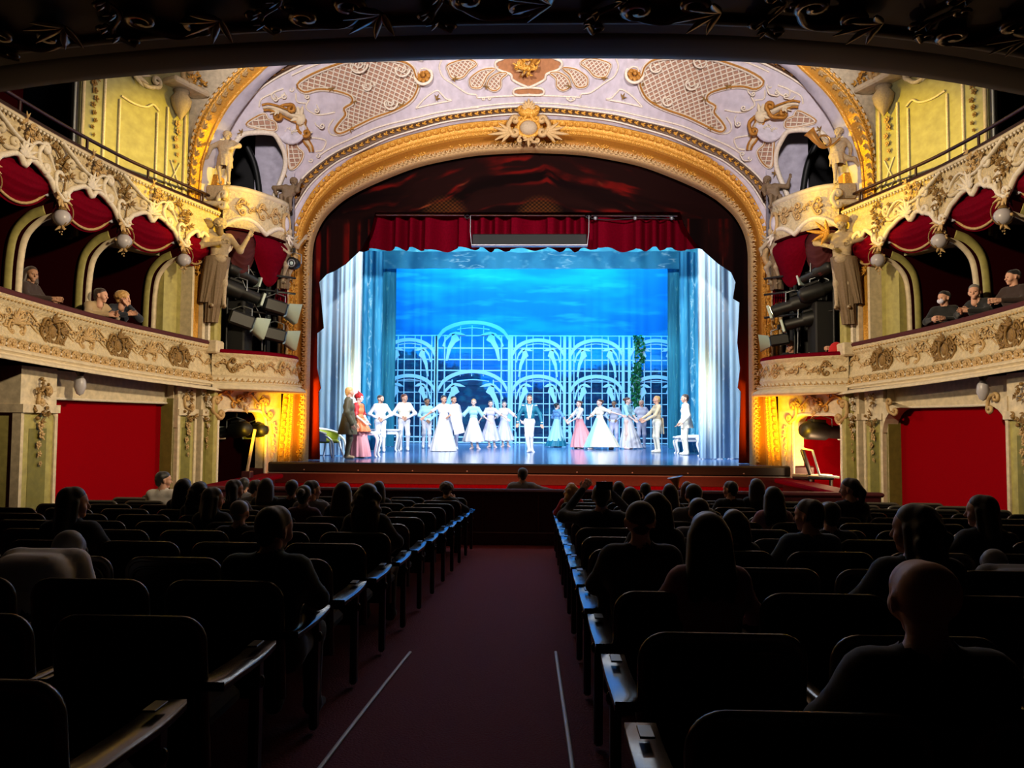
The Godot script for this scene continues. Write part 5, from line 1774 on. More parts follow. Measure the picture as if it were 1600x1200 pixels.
func white_table(called: String, label: String, cat: String, at: Vector3, w: float, dp: float, h: float, grp := "", round_ := false, cushion := "") -> void:
	var t := thing(called, label, cat, at, 0, grp)
	if round_:
		put("top", Sh.new().lathe([Vector2(0, h), Vector2(w / 2 - .02, h), Vector2(w / 2, h - .03), Vector2(w / 2 - .03, h - .09), Vector2(w / 2 - .05, h - .10)], 20), M.white_paint, t)
	else:
		put("top", Sh.new().box(Vector3(0, h - .03, 0), Vector3(w, .06, dp), .02), M.white_paint, t)
		put("apron", Sh.new().box(Vector3(0, h - .11, 0), Vector3(w - .1, .10, dp - .08), .01), M.white_paint, t)
	if cushion:
		put("cushion", Sh.new().ball(Vector3(0, h, 0), Vector3(w / 2 - .04, .06, dp / 2 - .02), 18, 8), M[cushion], t)
	for ex in [-1, 1]:
		for ez in [-1, 1]:
			var x: float = ex * (w / 2 - (.1 if not round_ else w * .22))
			var z: float = ez * (dp / 2 - (.08 if not round_ else w * .2))
			put("leg", leg_cabriole(h - .08), M.white_paint, t, Transform3D(Basis(Vector3.UP, atan2(-ez * .6, ex)), Vector3(x, 0, z)))

func furniture() -> void:
	var y := 1.28
	white_table("stool", "small round white cabriole stool beside the olive-coated man", "stool", P(-4.0, y, 19.5), .52, .52, .66, "white stage furniture", true)
	white_table("table", "long white table behind the first white-shirted dancer, at the wing side", "table", P(-4.55, y, 23.55), 1.15, .5, .68, "white stage furniture")
	white_table("bench", "long white bench with a pale cushion behind the man in cream", "bench", P(5.05, y, 23.7), 1.25, .5, .52, "white stage furniture", false, "white_paint")
	white_table("stool", "round white stool just beside the man in cream", "stool", P(5.02, y, 21.6), .72, .72, .52, "white stage furniture", true, "satin_grey")
	white_table("stool", "outermost white stool near the wing cloth, beyond the bench", "stool", P(5.38, y, 21.2), .42, .42, .50, "white stage furniture", true)
	var a := thing("armchair", "white tub armchair with a yellow-green seat at the edge of the stage", "armchair", P(-5.08, y, 19.4), PI / 2 - .3)
	var rows := []
	for i in 7:
		var v := i / 6.0
		var row := PackedVector3Array()
		for j in 25:
			var t := (j / 24.0 - .5) * 4.0
			row.append(Vector3(sin(t) * (.27 + .07 * v), .40 + .32 * v * (.55 + .45 * cos(t * .75)), -cos(t) * (.27 + .08 * v)))
		rows.append(row)
	put("back", Sh.new().grid(rows), M.white_paint, a)
	var inn := []
	for r in rows:
		var w := PackedVector3Array()
		for p in r:
			w.append(Vector3(p.x * .93, p.y - .01, p.z * .93))
		inn.append(w)
	put("back_cushion", Sh.new().grid(inn), M.green_cushion, a)
	put("rim", Sh.new().tube(rows[6], .035, -1, 6), M.white_paint, a)
	put("seat", Sh.new().lathe([Vector2(0, .46), Vector2(.24, .45), Vector2(.27, .41), Vector2(.26, .36), Vector2(0, .36)], 18), M.green_cushion, a)
	for e in [[-1, -1], [1, -1], [-1, 1], [1, 1]]:
		put("leg", Sh.new().tube(spline(PackedVector3Array([Vector3(e[0] * .22, .40, e[1] * .2), Vector3(e[0] * .24, .2, e[1] * .24), Vector3(e[0] * .28, 0, e[1] * .30)]), 4), .032, .022, 6), M.white_paint, a)
	put("arm_bow", Sh.new().tube(spline(PackedVector3Array([Vector3(-.33, .56, .12), Vector3(-.30, .42, .30), Vector3(-.28, .2, .34), Vector3(-.30, 0, .36)]), 4), .03, .02, 6), M.white_paint, a)
	put("arm_bow", Sh.new().tube(spline(PackedVector3Array([Vector3(.33, .56, .12), Vector3(.30, .42, .30), Vector3(.28, .2, .34), Vector3(.30, 0, .36)]), 4), .03, .02, 6), M.white_paint, a)

# ---------- stage lanterns in the boxes ----------
func lantern(label: String, at: Vector3, toward: Vector3, kind: int, grp: String, size := 1.0) -> void:
	var t := thing("stage_lantern", label, "stage light", at, 0, grp)
	var b := Basis.looking_at(toward.normalized(), Vector3.UP) * Basis().scaled(Vector3.ONE * size)
	var xf := Transform3D(b, Vector3.ZERO)
	if kind == 0:    # square housing with a pale hood
		put("housing", Sh.new().box(Vector3(0, 0, .02), Vector3(.26, .24, .42), .03), M.black_gloss, t, xf)
		put("hood", Sh.new().grid([PackedVector3Array([Vector3(-.12, -.12, -.2), Vector3(.12, -.12, -.2), Vector3(.12, .12, -.2), Vector3(-.12, .12, -.2)]), PackedVector3Array([Vector3(-.17, -.2, -.42), Vector3(.17, -.2, -.42), Vector3(.17, .17, -.42), Vector3(-.17, .17, -.42)])], true), M.frost, t, xf)
		put("lens", Sh.new().lathe([Vector2(0, .03), Vector2(.09, .01), Vector2(.1, -.01)], 14, Transform3D(Basis(Vector3.RIGHT, -PI / 2), Vector3(0, 0, -.2))), M.frost, t, xf)
	elif kind == 1:  # long profile barrel
		put("barrel", Sh.new().lathe([Vector2(.08, -.42), Vector2(.11, -.4), Vector2(.11, -.08), Vector2(.15, -.05), Vector2(.15, .3), Vector2(.1, .38), Vector2(0, .38)], 14, Transform3D(Basis(Vector3.RIGHT, PI / 2), Vector3.ZERO)), M.black_gloss, t, xf)
		put("filter_frame", Sh.new().box(Vector3(0, 0, -.46), Vector3(.25, .25, .05), .01), M.frost, t, xf)
		put("vent_fins", Sh.new().box(Vector3(0, .16, .1), Vector3(.16, .05, .26), .01), M.black, t, xf)
	else:            # small round spot
		put("housing", Sh.new().lathe([Vector2(0, .2), Vector2(.09, .18), Vector2(.13, .05), Vector2(.14, -.1), Vector2(.11, -.12)], 14, Transform3D(Basis(Vector3.RIGHT, PI / 2), Vector3.ZERO)), M.black_gloss, t, xf)
		put("lens_ring", Sh.new().tube(circle(Vector3(0, 0, -.12), .075), .018, -1, 5, true), M.steel, t, xf)
		put("lens", Sh.new().ball(Vector3(0, 0, -.10), Vector3(.06, .06, .03), 12, 6), M.frost, t, xf)
	put("yoke", Sh.new().tube(PackedVector3Array([Vector3(-.17 * size, 0, 0), Vector3(-.17 * size, .2 * size, 0), Vector3(0, .26 * size, 0), Vector3(.17 * size, .2 * size, 0), Vector3(.17 * size, 0, 0)]), .014, -1, 5), M.steel, t)
	put("clamp", Sh.new().box(Vector3(0, .3 * size, 0), Vector3(.06, .1, .06), .01), M.black, t)

func rigs() -> void:
	for s in [-1.0, 1.0]:
		var sd := sidename(s)
		var r := thing("lighting_scaffold", "black scaffold frame and dark cloth in the %s stage box" % sd, "frame")
		put("mask_cloth", cloth(s * 6.5, s * 5.7, 3.0, 5.55, 16.75, 4, .06, 0, 40), M.black, r)
		for p in [[6.2, 15.6], [5.68, 16.4]]:
			put("upright", Sh.new().tube(PackedVector3Array([P(s * p[0], 2.95, p[1]), P(s * p[0], 5.75, p[1])]), .028, -1, 8), M.black_gloss, r)
		for y in [5.35, 4.5, 5.0]:
			put("cross_bar", Sh.new().tube(PackedVector3Array([P(s * 6.35, y, 15.5), P(s * 5.15, y, 16.75)]), .024, -1, 8), M.black_gloss, r)
		put("cable", Sh.new().tube(spline(PackedVector3Array([P(s * 6.1, 5.6, 15.6), P(s * 5.9, 4.9, 15.9), P(s * 5.72, 4.4, 16.2), P(s * 5.7, 3.7, 16.3)]), 5), .012, -1, 5), M.steel, r)
		put("cable", Sh.new().tube(spline(PackedVector3Array([P(s * 5.95, 5.6, 15.7), P(s * 5.75, 5.1, 16.1), P(s * 5.8, 4.6, 16.0)]), 5), .010, -1, 5), M.steel, r)
		put("equipment_case", Sh.new().box(P(s * 6.12, 4.0, 15.95), Vector3(.5, 1.4, .5), .03), M.black, r)
	var g := "stage lanterns in the side boxes"
	var n := "%s lantern in the left stage box"
	lantern(n % "upper green-black hooded", P(-5.40, 4.63, 16.25), Vector3(.9, -.25, -.55), 0, g, 1.15)
	lantern(n % "lower hooded, just above the parapet,", P(-5.42, 4.03, 16.25), Vector3(.9, -.2, -.5), 0, g, 1.15)
	lantern(n % "central black square", P(-5.88, 4.25, 15.6), Vector3(.85, -.3, -.5), 0, g, 1.2)
	lantern(n % "long barrelled high", P(-5.98, 4.87, 15.6), Vector3(.8, -.3, -.6), 1, g, 1.1)
	lantern(n % "topmost dark", P(-5.98, 5.25, 15.75), Vector3(.6, -.3, -.8), 1, g, .9)
	lantern("small round black spot clipped to the gold column on the left", P(-5.20, 5.68, 16.75), Vector3(-.1, -.1, 1), 2, g, 1.0)
	n = "%s lantern in the right stage box"
	lantern(n % "long white-fronted barrel", P(5.60, 4.70, 16.1), Vector3(-.9, -.3, -.35), 1, g, 1.15)
	lantern(n % "rear barrel of the long pair, nearest the giant figure,", P(5.97, 4.93, 15.75), Vector3(.9, .3, .3), 1, g, 1.1)
	lantern(n % "lowest white-hooded", P(5.36, 3.98, 16.45), Vector3(-.95, -.12, -.3), 0, g, .95)
	lantern(n % "black square middle", P(5.80, 4.36, 16.0), Vector3(-.9, -.25, -.4), 1, g, 1.05)
	lantern(n % "topmost dark", P(5.95, 5.3, 15.75), Vector3(-.6, -.3, -.8), 1, g, .9)
	# ground floor boxes
	lantern("dark lantern hanging in the ground floor box on the left", P(-6.2, 1.98, 16.2), Vector3(-.7, -.1, -.4), 1, g, 1.1)
	lantern("second dark lantern in the ground floor box on the left", P(-6.0, 1.95, 16.9), Vector3(-.6, -.1, -.6), 1, g, 1.0)
	lantern("black lantern hanging in the red-lit ground floor box on the right", P(6.25, 2.05, 16.5), Vector3(.9, -.05, -.35), 1, g, 1.3)
	var chm := thing("music_chair", "black and white orchestra chair leaning in the red-lit box on the right", "chair", P(5.98, .68, 16.1), -.4)
	put("seat", Sh.new().box(Vector3(.1, .42, 0), Vector3(.5, .06, .45), .02), M.black_gloss, chm)
	put("backrest", Sh.new().box(Vector3(-.18, .72, 0), Vector3(.06, .55, .42), .02, Transform3D(Basis(Vector3.BACK, .3), Vector3(.2, .1, 0))), M.black_gloss, chm)
	put("edge", Sh.new().tube(PackedVector3Array([Vector3(-.25, 1.02, .2), Vector3(-.05, .98, .22), Vector3(.08, .48, .24), Vector3(.45, .45, .24)]), .025, -1, 6), M.frost, chm)
	for e in [[-.1, -.18], [-.1, .18], [.3, -.18], [.3, .18]]:
		put("leg", Sh.new().tube(PackedVector3Array([Vector3(e[0], -.1, e[1]), Vector3(e[0], .42, e[1])]), .018, -1, 6), M.steel, chm)
	var st := thing("music_table", "low table heaped with pale sheet music in front of the red-lit box", "table", P(6.0, .32, 16.35), -.3)
	put("top", Sh.new().box(Vector3(0, .76, 0), Vector3(.8, .05, .4), .01), M.wine_wood, st)
	for e in [[-.35, -.15], [.35, -.15], [-.35, .15], [.35, .15]]:
		put("leg", Sh.new().box(Vector3(e[0], .37, e[1]), Vector3(.05, .74, .05)), M.wine_wood, st)
	for k in 3:
		put("sheet_stack", Sh.new().box(Vector3(-.25 + k * .25, .805, .02 * k), Vector3(.3, .04, .24), .0, Transform3D(Basis(Vector3.UP, k * .4), Vector3.ZERO)), M.cloth_tan, st)
	var pl := thing("music_stand", "pale wooden plank of a music stand leaning by the box on the left", "music stand", P(-5.75, .55, 15.75))
	put("plank", Sh.new().bar(Vector3(0, .6, 0), Vector3(.14, 1.46, 0), .09, .03), M.cloth_tan, pl)
	put("foot", Sh.new().box(Vector3(0, .3, 0), Vector3(.2, .6, .2), .02), M.wine_wood, pl)

# ---------- pit ----------
func pit() -> void:
	var b := struct("wall_pit", Sh.new().box(P(0, .46, 13.9), Vector3(12.6, .92, .12)), M.wine_wood, "low dark wine-red wall between stalls and orchestra pit")
	put("rail", Sh.new().box(P(0, .95, 13.9), Vector3(12.7, .08, .22), .03), M.velvet_dark, b)
	put("baseboard", Sh.new().box(P(-.27, .12, 13.82), Vector3(3.0, .22, .05), .01), M.wine_wood, b)
	for x in [-1.6, -.75, .25, 1.1]:
		put("panel_batten", Sh.new().box(P(x, .5, 13.83), Vector3(.035, .8, .03), .01), M.velvet_dark, b)
	for s in [-1.0, 1.0]:
		var sd := sidename(s)
		var w := struct("wall_pit_%s" % sd, Sh.new().bar(P(s * 5.9, .30, 13.9), P(s * 5.55, .40, 16.7), .14, 1.1), M.wine_wood, "%s end wall of the orchestra pit topped with red velvet" % sd)
		put("velvet_top", Sh.new().bar(P(s * 5.95, .90, 13.9), P(s * 5.5, 1.0, 16.6), .5, .10, Vector3.UP, .03), M.velvet, w)
	struct("floor_pit", Sh.new().box(P(0, -.7, 15.4), Vector3(12.4, .1, 3.2)), M.black, "dark floor of the orchestra pit")
	var br := thing("brass_bell", "flared brass horn bell sticking up out of the orchestra pit", "horn", P(2.92, 1.0, 15.0))
	put("bell", Sh.new().lathe([Vector2(.15, .16), Vector2(.10, .12), Vector2(.06, .04), Vector2(.035, -.1), Vector2(.03, -.5)], 16, Transform3D(Basis(Vector3.BACK, .2), Vector3.ZERO)), M.brass, br)
	put("tubing", Sh.new().tube(circle(Vector3(.12, -.25, 0), .14, 1.4), .03, -1, 6, true), M.brass, br)
	put("stand", Sh.new().tube(PackedVector3Array([Vector3(.1, -.3, 0), Vector3(.1, -1.66, 0)]), .03, -1, 6), M.black, br)

# ---------- dancers ----------
func dancers() -> void:
	var G := "dancers on the stage"
	var y := 1.28
	var hands_front := {"el": [Vector3(-.34, 1.16, .0), Vector3(.34, 1.16, .0)], "wr": [Vector3(-.09, 1.04, .17), Vector3(.09, 1.02, .17)], "palm": [Vector3(0, 0, 1), Vector3(0, 0, 1)]}
	var legs_cross := {"kn": [Vector3(-.08, .50, .05), Vector3(.10, .50, .02)], "an": [Vector3(-.04, .075, .08), Vector3(.12, .075, -.06)]}
	var suit := func(c: String, tr: String, sh: String) -> Array:
		return [["shirt", [1, 2, 3], .008, c], ["trousers", [4, 5], .010, tr], ["shoes", [6], .006, sh]]
	var mk := func(ch: Array) -> Dictionary:
		var d := {}
		for c in ch: d.merge(c, true)
		return add_extremities(figure_field(pose(d)))
	var H := 1.77
	# the man in the long olive coat
	var r: Dictionary = mk.call([{"hy": .5, "fat": 1.12, "wide": 1.08, "arm": 1.15, "wr": [Vector3(-.24, .86, .10), Vector3(.24, .88, .14)], "palm": [Vector3(1, 0, 0), Vector3(-1, 0, 0)]}])
	var o := person("dancer", "blond man in a long olive coat standing at the stage edge, seen from behind", P(-4.36, y, 18.6), 1.75, r, {"hair": "short", "hc": "hair_blond", "wear": [["coat", [1, 2, 3], .022, "satin_olive"], ["trousers", [4, 5], .014, "satin_olive"], ["shoes", [6], .008, "cloth_tan"]]}, G, 1.75 / H)
	put("coat_skirt", skirt(Vector3(0, 1.12, 0), Vector3(0, .60, -.03), .18, Vector2(.27, .24), 5, .03), M.satin_olive, o)
	put("collar", Sh.new().tube(circle(Vector3.ZERO, .085, .9), .025, -1, 6, true), M.satin_white, o, Transform3D(Basis(Vector3.RIGHT, PI / 2 - .2), Vector3(0, 1.475, -.01)))
	# the woman in red
	r = mk.call([{"hy": -.1, "fat": .9, "wide": .9, "arm": .9, "el": [Vector3(-.24, 1.16, .02), Vector3(.24, 1.16, .02)], "wr": [Vector3(-.12, 1.0, .2), Vector3(.12, 1.0, .2)]}])
	o = person("dancer", "woman with a curly red headdress and puffed red sleeves half hidden behind the olive coat", P(-4.24, y, 19.15), 1.3, r, {"hair": "curls", "hc": "cloth_red", "skin": "skin_pale", "wear": [["bodice", [1], .012, "satin_coral"], ["sleeves", [2], .03, "satin_red"]]}, G, 1.62 / H)
	put("skirt", skirt(Vector3(0, 1.08, 0), Vector3(0, .04, 0), .15, Vector2(.34, .34), 12, .05), M.satin_pink, o)
	put("overskirt", skirt(Vector3(0, 1.09, .02), Vector3(0, .72, .02), .16, Vector2(.30, .30), 14, .1), M.satin_coral, o)
	put("hat_feather", fan(3, .8, .16, .03), M.cloth_red, o, Transform3D(Basis(Vector3.BACK, .6), Vector3(-.06, 1.72, 0)))
	# three men in white with hands held in front
	r = mk.call([hands_front, legs_cross, {"hy": .95, "fat": .95}])
	o = person("dancer", "dark-bearded man in white standing before the white table, elbows out", P(-4.46, y, 22.9), .25, r, {"hair": "crop", "hc": "hair_brown", "skin": "skin", "wear": suit.call("satin_white", "satin_white", "satin_white")}, G, 1.72 / H)
	put("beard", Sh.new().ball(Vector3(0, -.075, .058), Vector3(.042, .035, .035), 10, 6), M.hair_brown, o, r.hx)
	r = mk.call([hands_front, {"hy": .9, "kn": [Vector3(-.12, .5, .05), Vector3(.12, .5, .02)], "an": [Vector3(-.10, .075, .02), Vector3(.12, .075, -.03)]}])
	o = person("dancer", "fair-haired man in white vest and trousers, second dancer in white from the wing", P(-3.93, y, 24.0), .2, r, {"hair": "short", "hc": "hair_red", "wear": suit.call("satin_white", "satin_white", "satin_white")}, G, 1.79 / H)
	put("vest", garment(r, [1], .018), M.satin_cream, o)
	r = mk.call([hands_front, {"hy": .5, "wr": [Vector3(-.05, .98, .16), Vector3(.09, .96, .18)], "el": [Vector3(-.28, 1.14, .0), Vector3(.28, 1.14, .0)]}])
	o = person("dancer", "dark-haired man with a pale aqua jacket and white trousers beside the tall gown", P(-3.62, y, 26.8), .3, r, {"hair": "short", "hc": "hair_dark", "skin": "skin_tan", "wear": suit.call("satin_aqua", "satin_white", "satin_white")}, G, 1.76 / H)
	# the lady in the tall white gown, and a man hidden behind her
	r = mk.call([{"hy": .35, "hr": -.08, "fat": .88, "wide": .9, "arm": .85, "el": [Vector3(-.36, 1.26, .06), Vector3(.26, 1.2, .0)], "wr": [Vector3(-.60, 1.08, .12), Vector3(.16, 1.1, .2)]}])
	o = person("dancer", "dark-haired lady in a long white gown with a shawl, one arm held out", P(-2.69, y, 24.0), .1, r, {"hair": "updo", "hc": "hair_dark", "wear": [["bodice", [1, 2], .014, "satin_white"]]}, G, 1.75 / H)
	put("gown", skirt(Vector3(0, 1.16, 0), Vector3(0, .015, -.03), .14, Vector2(.42, .42), 11, .05), M.satin_white, o)
	var shawl := cloth(0, .34, -.95, 0, 0, 2.5, .05, 0, 30)
	put("shawl", shawl, M.satin_white, o, Transform3D(Basis(Vector3.BACK, .25) * Basis(Vector3.UP, -.3), Vector3(.12, 1.44, .10)))
	r = mk.call([{"hy": .3}])
	person("dancer", "man in a grey patterned jacket almost hidden behind the lady in the white gown", P(-2.52, y, 25.3), .3, r, {"hair": "short", "hc": "hair_dark", "wear": suit.call("satin_grey", "satin_grey", "satin_white")}, G, 1.78 / H)
	# three ballerinas in calf-length dresses, arms spread
	var arms := [
		{"el": [Vector3(-.36, 1.18, .08), Vector3(.34, 1.17, .10)], "wr": [Vector3(-.64, 1.02, .14), Vector3(.58, .98, .20)]},
		{"el": [Vector3(-.30, 1.15, .05), Vector3(.38, 1.24, .10)], "wr": [Vector3(-.42, .98, .15), Vector3(.62, 1.08, .18)]},
		{"el": [Vector3(-.30, 1.15, .05), Vector3(.38, 1.22, .08)], "wr": [Vector3(-.45, 1.0, .15), Vector3(.66, 1.0, .12)]}]
	for k in 3:
		r = mk.call([{"fat": .82, "wide": .86, "arm": .8, "hy": [0.0, .15, .2][k], "an": [Vector3(-.03, .075, .06), Vector3(.16, .075, -.04)], "ft": [Vector3(-.4, -.1, .9), Vector3(.5, -.2, .8)]}, arms[k]])
		var p: Vector3 = [P(-1.93, y, 26.2), P(-1.46, y, 28.1), P(-.99, y, 28.8)][k]
		o = person("dancer", ["ballerina in a white calf-length dress with arms spread, framed by the trellis doorway", "ballerina in the middle of the three dresses before the doorway post", "ballerina with her arm stretched towards the man in teal"][k], p, .0, r, {"hair": "bun", "hc": "hair_blond" if k == 0 else "hair_brown", "skin": "skin_pale", "wear": [["bodice", [1], .012, ["satin_aqua", "satin_lilac", "satin_white"][k]], ["sleeves", [2], .035, ["satin_aqua", "satin_white", "satin_white"][k]], ["slippers", [6], .006, "satin_blush"]]}, G, 1.72 / H)
		put("skirt", skirt(Vector3(0, 1.10, 0), Vector3(0, .27, -.01), .13, Vector2(.38, .36), 12, .06, k * 2.0), M[["satin_white", "satin_lilac", "satin_lilac"][k]], o)
		put("underskirt", skirt(Vector3(0, .8, 0), Vector3(0, .24, 0), .20, Vector2(.34, .32), 9, .05), M.satin_white, o)
	# the prince
	r = mk.call([{"hy": .0, "fat": .93, "kn": [Vector3(-.07, .5, .10), Vector3(.06, .5, .0)], "an": [Vector3(.0, .075, .16), Vector3(.08, .075, -.10)], "ft": [Vector3(-.3, 0, 1), Vector3(.4, -.2, .9)], "el": [Vector3(-.32, 1.15, -.02), Vector3(.33, 1.15, -.02)], "wr": [Vector3(-.36, .90, .08), Vector3(.38, .88, .08)]}])
	o = person("dancer", "man in a teal tailcoat with white lapels and white tights walking at centre stage", P(.0, y, 23.8), .0, r, {"hair": "short", "hc": "hair_brown", "wear": [["jacket", [1, 2, 3], .016, "satin_teal"], ["tights", [4, 5], .008, "satin_white"], ["shoes", [6], .006, "satin_white"]]}, G, 1.78 / H)
	for e in [-1.0, 1.0]:
		put("lapel", Sh.new().bar(Vector3(e * .085, 1.46, .10), Vector3(e * .02, 1.04, .135), .035, .02, Vector3.BACK), M.satin_white, o)
		put("epaulette", Sh.new().ball(Vector3(e * .165, 1.435, 0), Vector3(.085, .03, .08), 10, 6), M.satin_white, o)
		put("coat_tail", Sh.new().prism(flat([-.08, 0, .08, 0, .03, -.38, -.02, -.38]), .015, Transform3D(Basis(), Vector3(e * .09, 1.02, -.13))), M.satin_teal, o)
		put("cuff", Sh.new().ball(r.p.wr[0 if e < 0 else 1] + Vector3(0, .03, 0), Vector3(.045, .025, .045), 8, 5), M.satin_white, o)
	put("shirt_front", Sh.new().box(Vector3(0, 1.26, .128), Vector3(.09, .36, .02), .01), M.satin_aqua, o)
	# gowns on the far side
	var gown := func(label: String, at: Vector3, turn: float, ch: Dictionary, hc: String, top: String, sk: String, hem: Vector3, r1: Vector2, h: float, hair := "bun") -> Node3D:
		var rr: Dictionary = mk.call([{"fat": .84, "wide": .88, "arm": .82}, ch])
		var q := person("dancer", label, at, turn, rr, {"hair": hair, "hc": hc, "skin": "skin_pale", "wear": [["bodice", [1], .012, top], ["sleeves", [2], .028, top], ["slippers", [6], .006, "satin_blush"]]}, G, h / H)
		put("gown", skirt(Vector3(0, 1.12, 0), hem, .135, r1, 11, .06, at.x), M[sk], q)
		return q
	o = gown.call("dark-haired woman in a blue flowered gown turned away near the trellis post", P(1.0, y, 29.2), 2.3, {"hy": -.2, "el": [Vector3(-.32, 1.2, .04), Vector3(.3, 1.18, .05)], "wr": [Vector3(-.45, 1.0, .12), Vector3(.2, 1.05, .22)]}, "hair_dark", "satin_blue", "satin_aqua", Vector3(.0, .25, -.05), Vector2(.34, .34), 1.68)
	put("flounce", skirt(Vector3(0, .5, 0), Vector3(.0, .04, -.08), .27, Vector2(.42, .42), 9, .07), M.satin_teal, o)
	o = gown.call("woman in a pink gown reaching forward, beside the blue gown", P(1.74, y, 27.4), -1.1, {"hy": .1, "el": [Vector3(-.22, 1.18, .2), Vector3(.22, 1.15, .18)], "wr": [Vector3(-.12, 1.05, .42), Vector3(.1, 1.0, .40)]}, "hair_red", "satin_white", "satin_pink", Vector3(0, .06, -.18), Vector2(.40, .48), 1.72)
	o = gown.call("woman in a wide white and aqua gown lunging with her arm stretched back", P(2.42, y, 26.8), -.9, {"hy": -.2, "el": [Vector3(-.25, 1.2, .15), Vector3(.40, 1.32, -.12)], "wr": [Vector3(-.2, 1.12, .35), Vector3(.75, 1.2, -.35)], "an": [Vector3(-.14, .075, .25), Vector3(.16, .075, -.45)], "kn": [Vector3(-.1, .5, .18), Vector3(.12, .48, -.18)]}, "hair_red", "satin_cream", "satin_cream", Vector3(.12, .10, -.1), Vector2(.52, .50), 1.75)
	put("front_breadth", skirt(Vector3(-.03, 1.1, .03), Vector3(-.20, .08, .16), .12, Vector2(.30, .30), 7, .09, 1.0), M.satin_aqua, o)
	r = mk.call([{"hy": -.2, "el": [Vector3(-.3, 1.18, .05), Vector3(.3, 1.16, .05)], "wr": [Vector3(-.2, 1.05, .22), Vector3(.12, 1.02, .22)]}])
	person("dancer", "dark-skinned man in a grey vest and lilac trousers standing between two white gowns", P(3.16, y, 29.3), -.1, r, {"hair": "crop", "hc": "hair_dark", "skin": "skin_tan", "wear": suit.call("satin_grey", "satin_lilac", "satin_grey")}, G, 1.80 / H)
	gown.call("woman in a long white gown with green trim whose skirt sweeps out behind her", P(3.44, y, 27.3), .9, {"hy": .4, "el": [Vector3(-.2, 1.16, .12), Vector3(.24, 1.14, .1)], "wr": [Vector3(-.1, 1.0, .3), Vector3(.05, 1.02, .3)]}, "hair_red", "satin_aqua", "satin_white", Vector3(.28, .05, -.05), Vector2(.44, .36), 1.84)
	r = mk.call([hands_front, {"hy": -.8, "wr": [Vector3(-.09, 1.0, .18), Vector3(.09, 1.0, .18)]}])
	person("dancer", "red-faced shaven-headed man in a grey vest with his hands clasped in front", P(4.1, y, 28.6), .1, r, {"hair": "", "skin": "skin", "wear": suit.call("satin_grey", "satin_grey", "satin_grey")}, G, 1.81 / H)
	r = mk.call([{"hy": -.1, "hp": -.1, "el": [Vector3(-.24, 1.2, .16), Vector3(.24, 1.16, .14)], "wr": [Vector3(-.14, 1.06, .42), Vector3(.12, 1.0, .40)]}])
	o = person("dancer", "fair-haired man in a sand tailcoat facing the gowns with both hands out", P(4.0, y, 24.3), -1.35, r, {"hair": "short", "hc": "hair_blond", "wear": suit.call("satin_sand", "satin_cream", "satin_cream")}, G, 1.79 / H)
	for e in [-1.0, 1.0]:
		put("coat_tail", Sh.new().prism(flat([-.09, 0, .09, 0, .02, -.5, -.05, -.5]), .02, Transform3D(Basis(Vector3.RIGHT, .12), Vector3(e * .09, 1.08, -.14))), M.satin_sand, o)
	r = mk.call([{"hy": .05, "el": [Vector3(-.25, 1.14, -.05), Vector3(.26, 1.14, -.04)], "wr": [Vector3(-.22, .93, .12), Vector3(.2, .95, .12)]}])
	o = person("dancer", "man in a cream suit in profile beside the white bench, hand in pocket", P(4.56, y, 22.6), -1.5, r, {"hair": "short", "hc": "hair_brown", "wear": suit.call("satin_cream", "satin_cream", "satin_cream")}, G, 1.78 / H)
	put("coat_tail", skirt(Vector3(0, 1.12, -.02), Vector3(0, .78, -.06), .165, Vector2(.19, .18), 4, .03), M.satin_cream, o)

# ---------- statues ----------
func statue(called: String, label: String, at: Vector3, turn: float, ch: Dictionary, hair: String, m: String, dress: Array, size: float, grp := "") -> Node3D:
	var r := add_extremities(figure_field(pose(ch)))
	var o := thing(called, label, "statue", at, turn, grp, size)
	put("body", fmesh(r), M[m], o)
	if hair: put("hair", HAIR[hair], M[m], o, r.hx)
	for d in dress:
		put(d[0], garment(r, d[1], d[2]), M[d[3]], o)
	return o

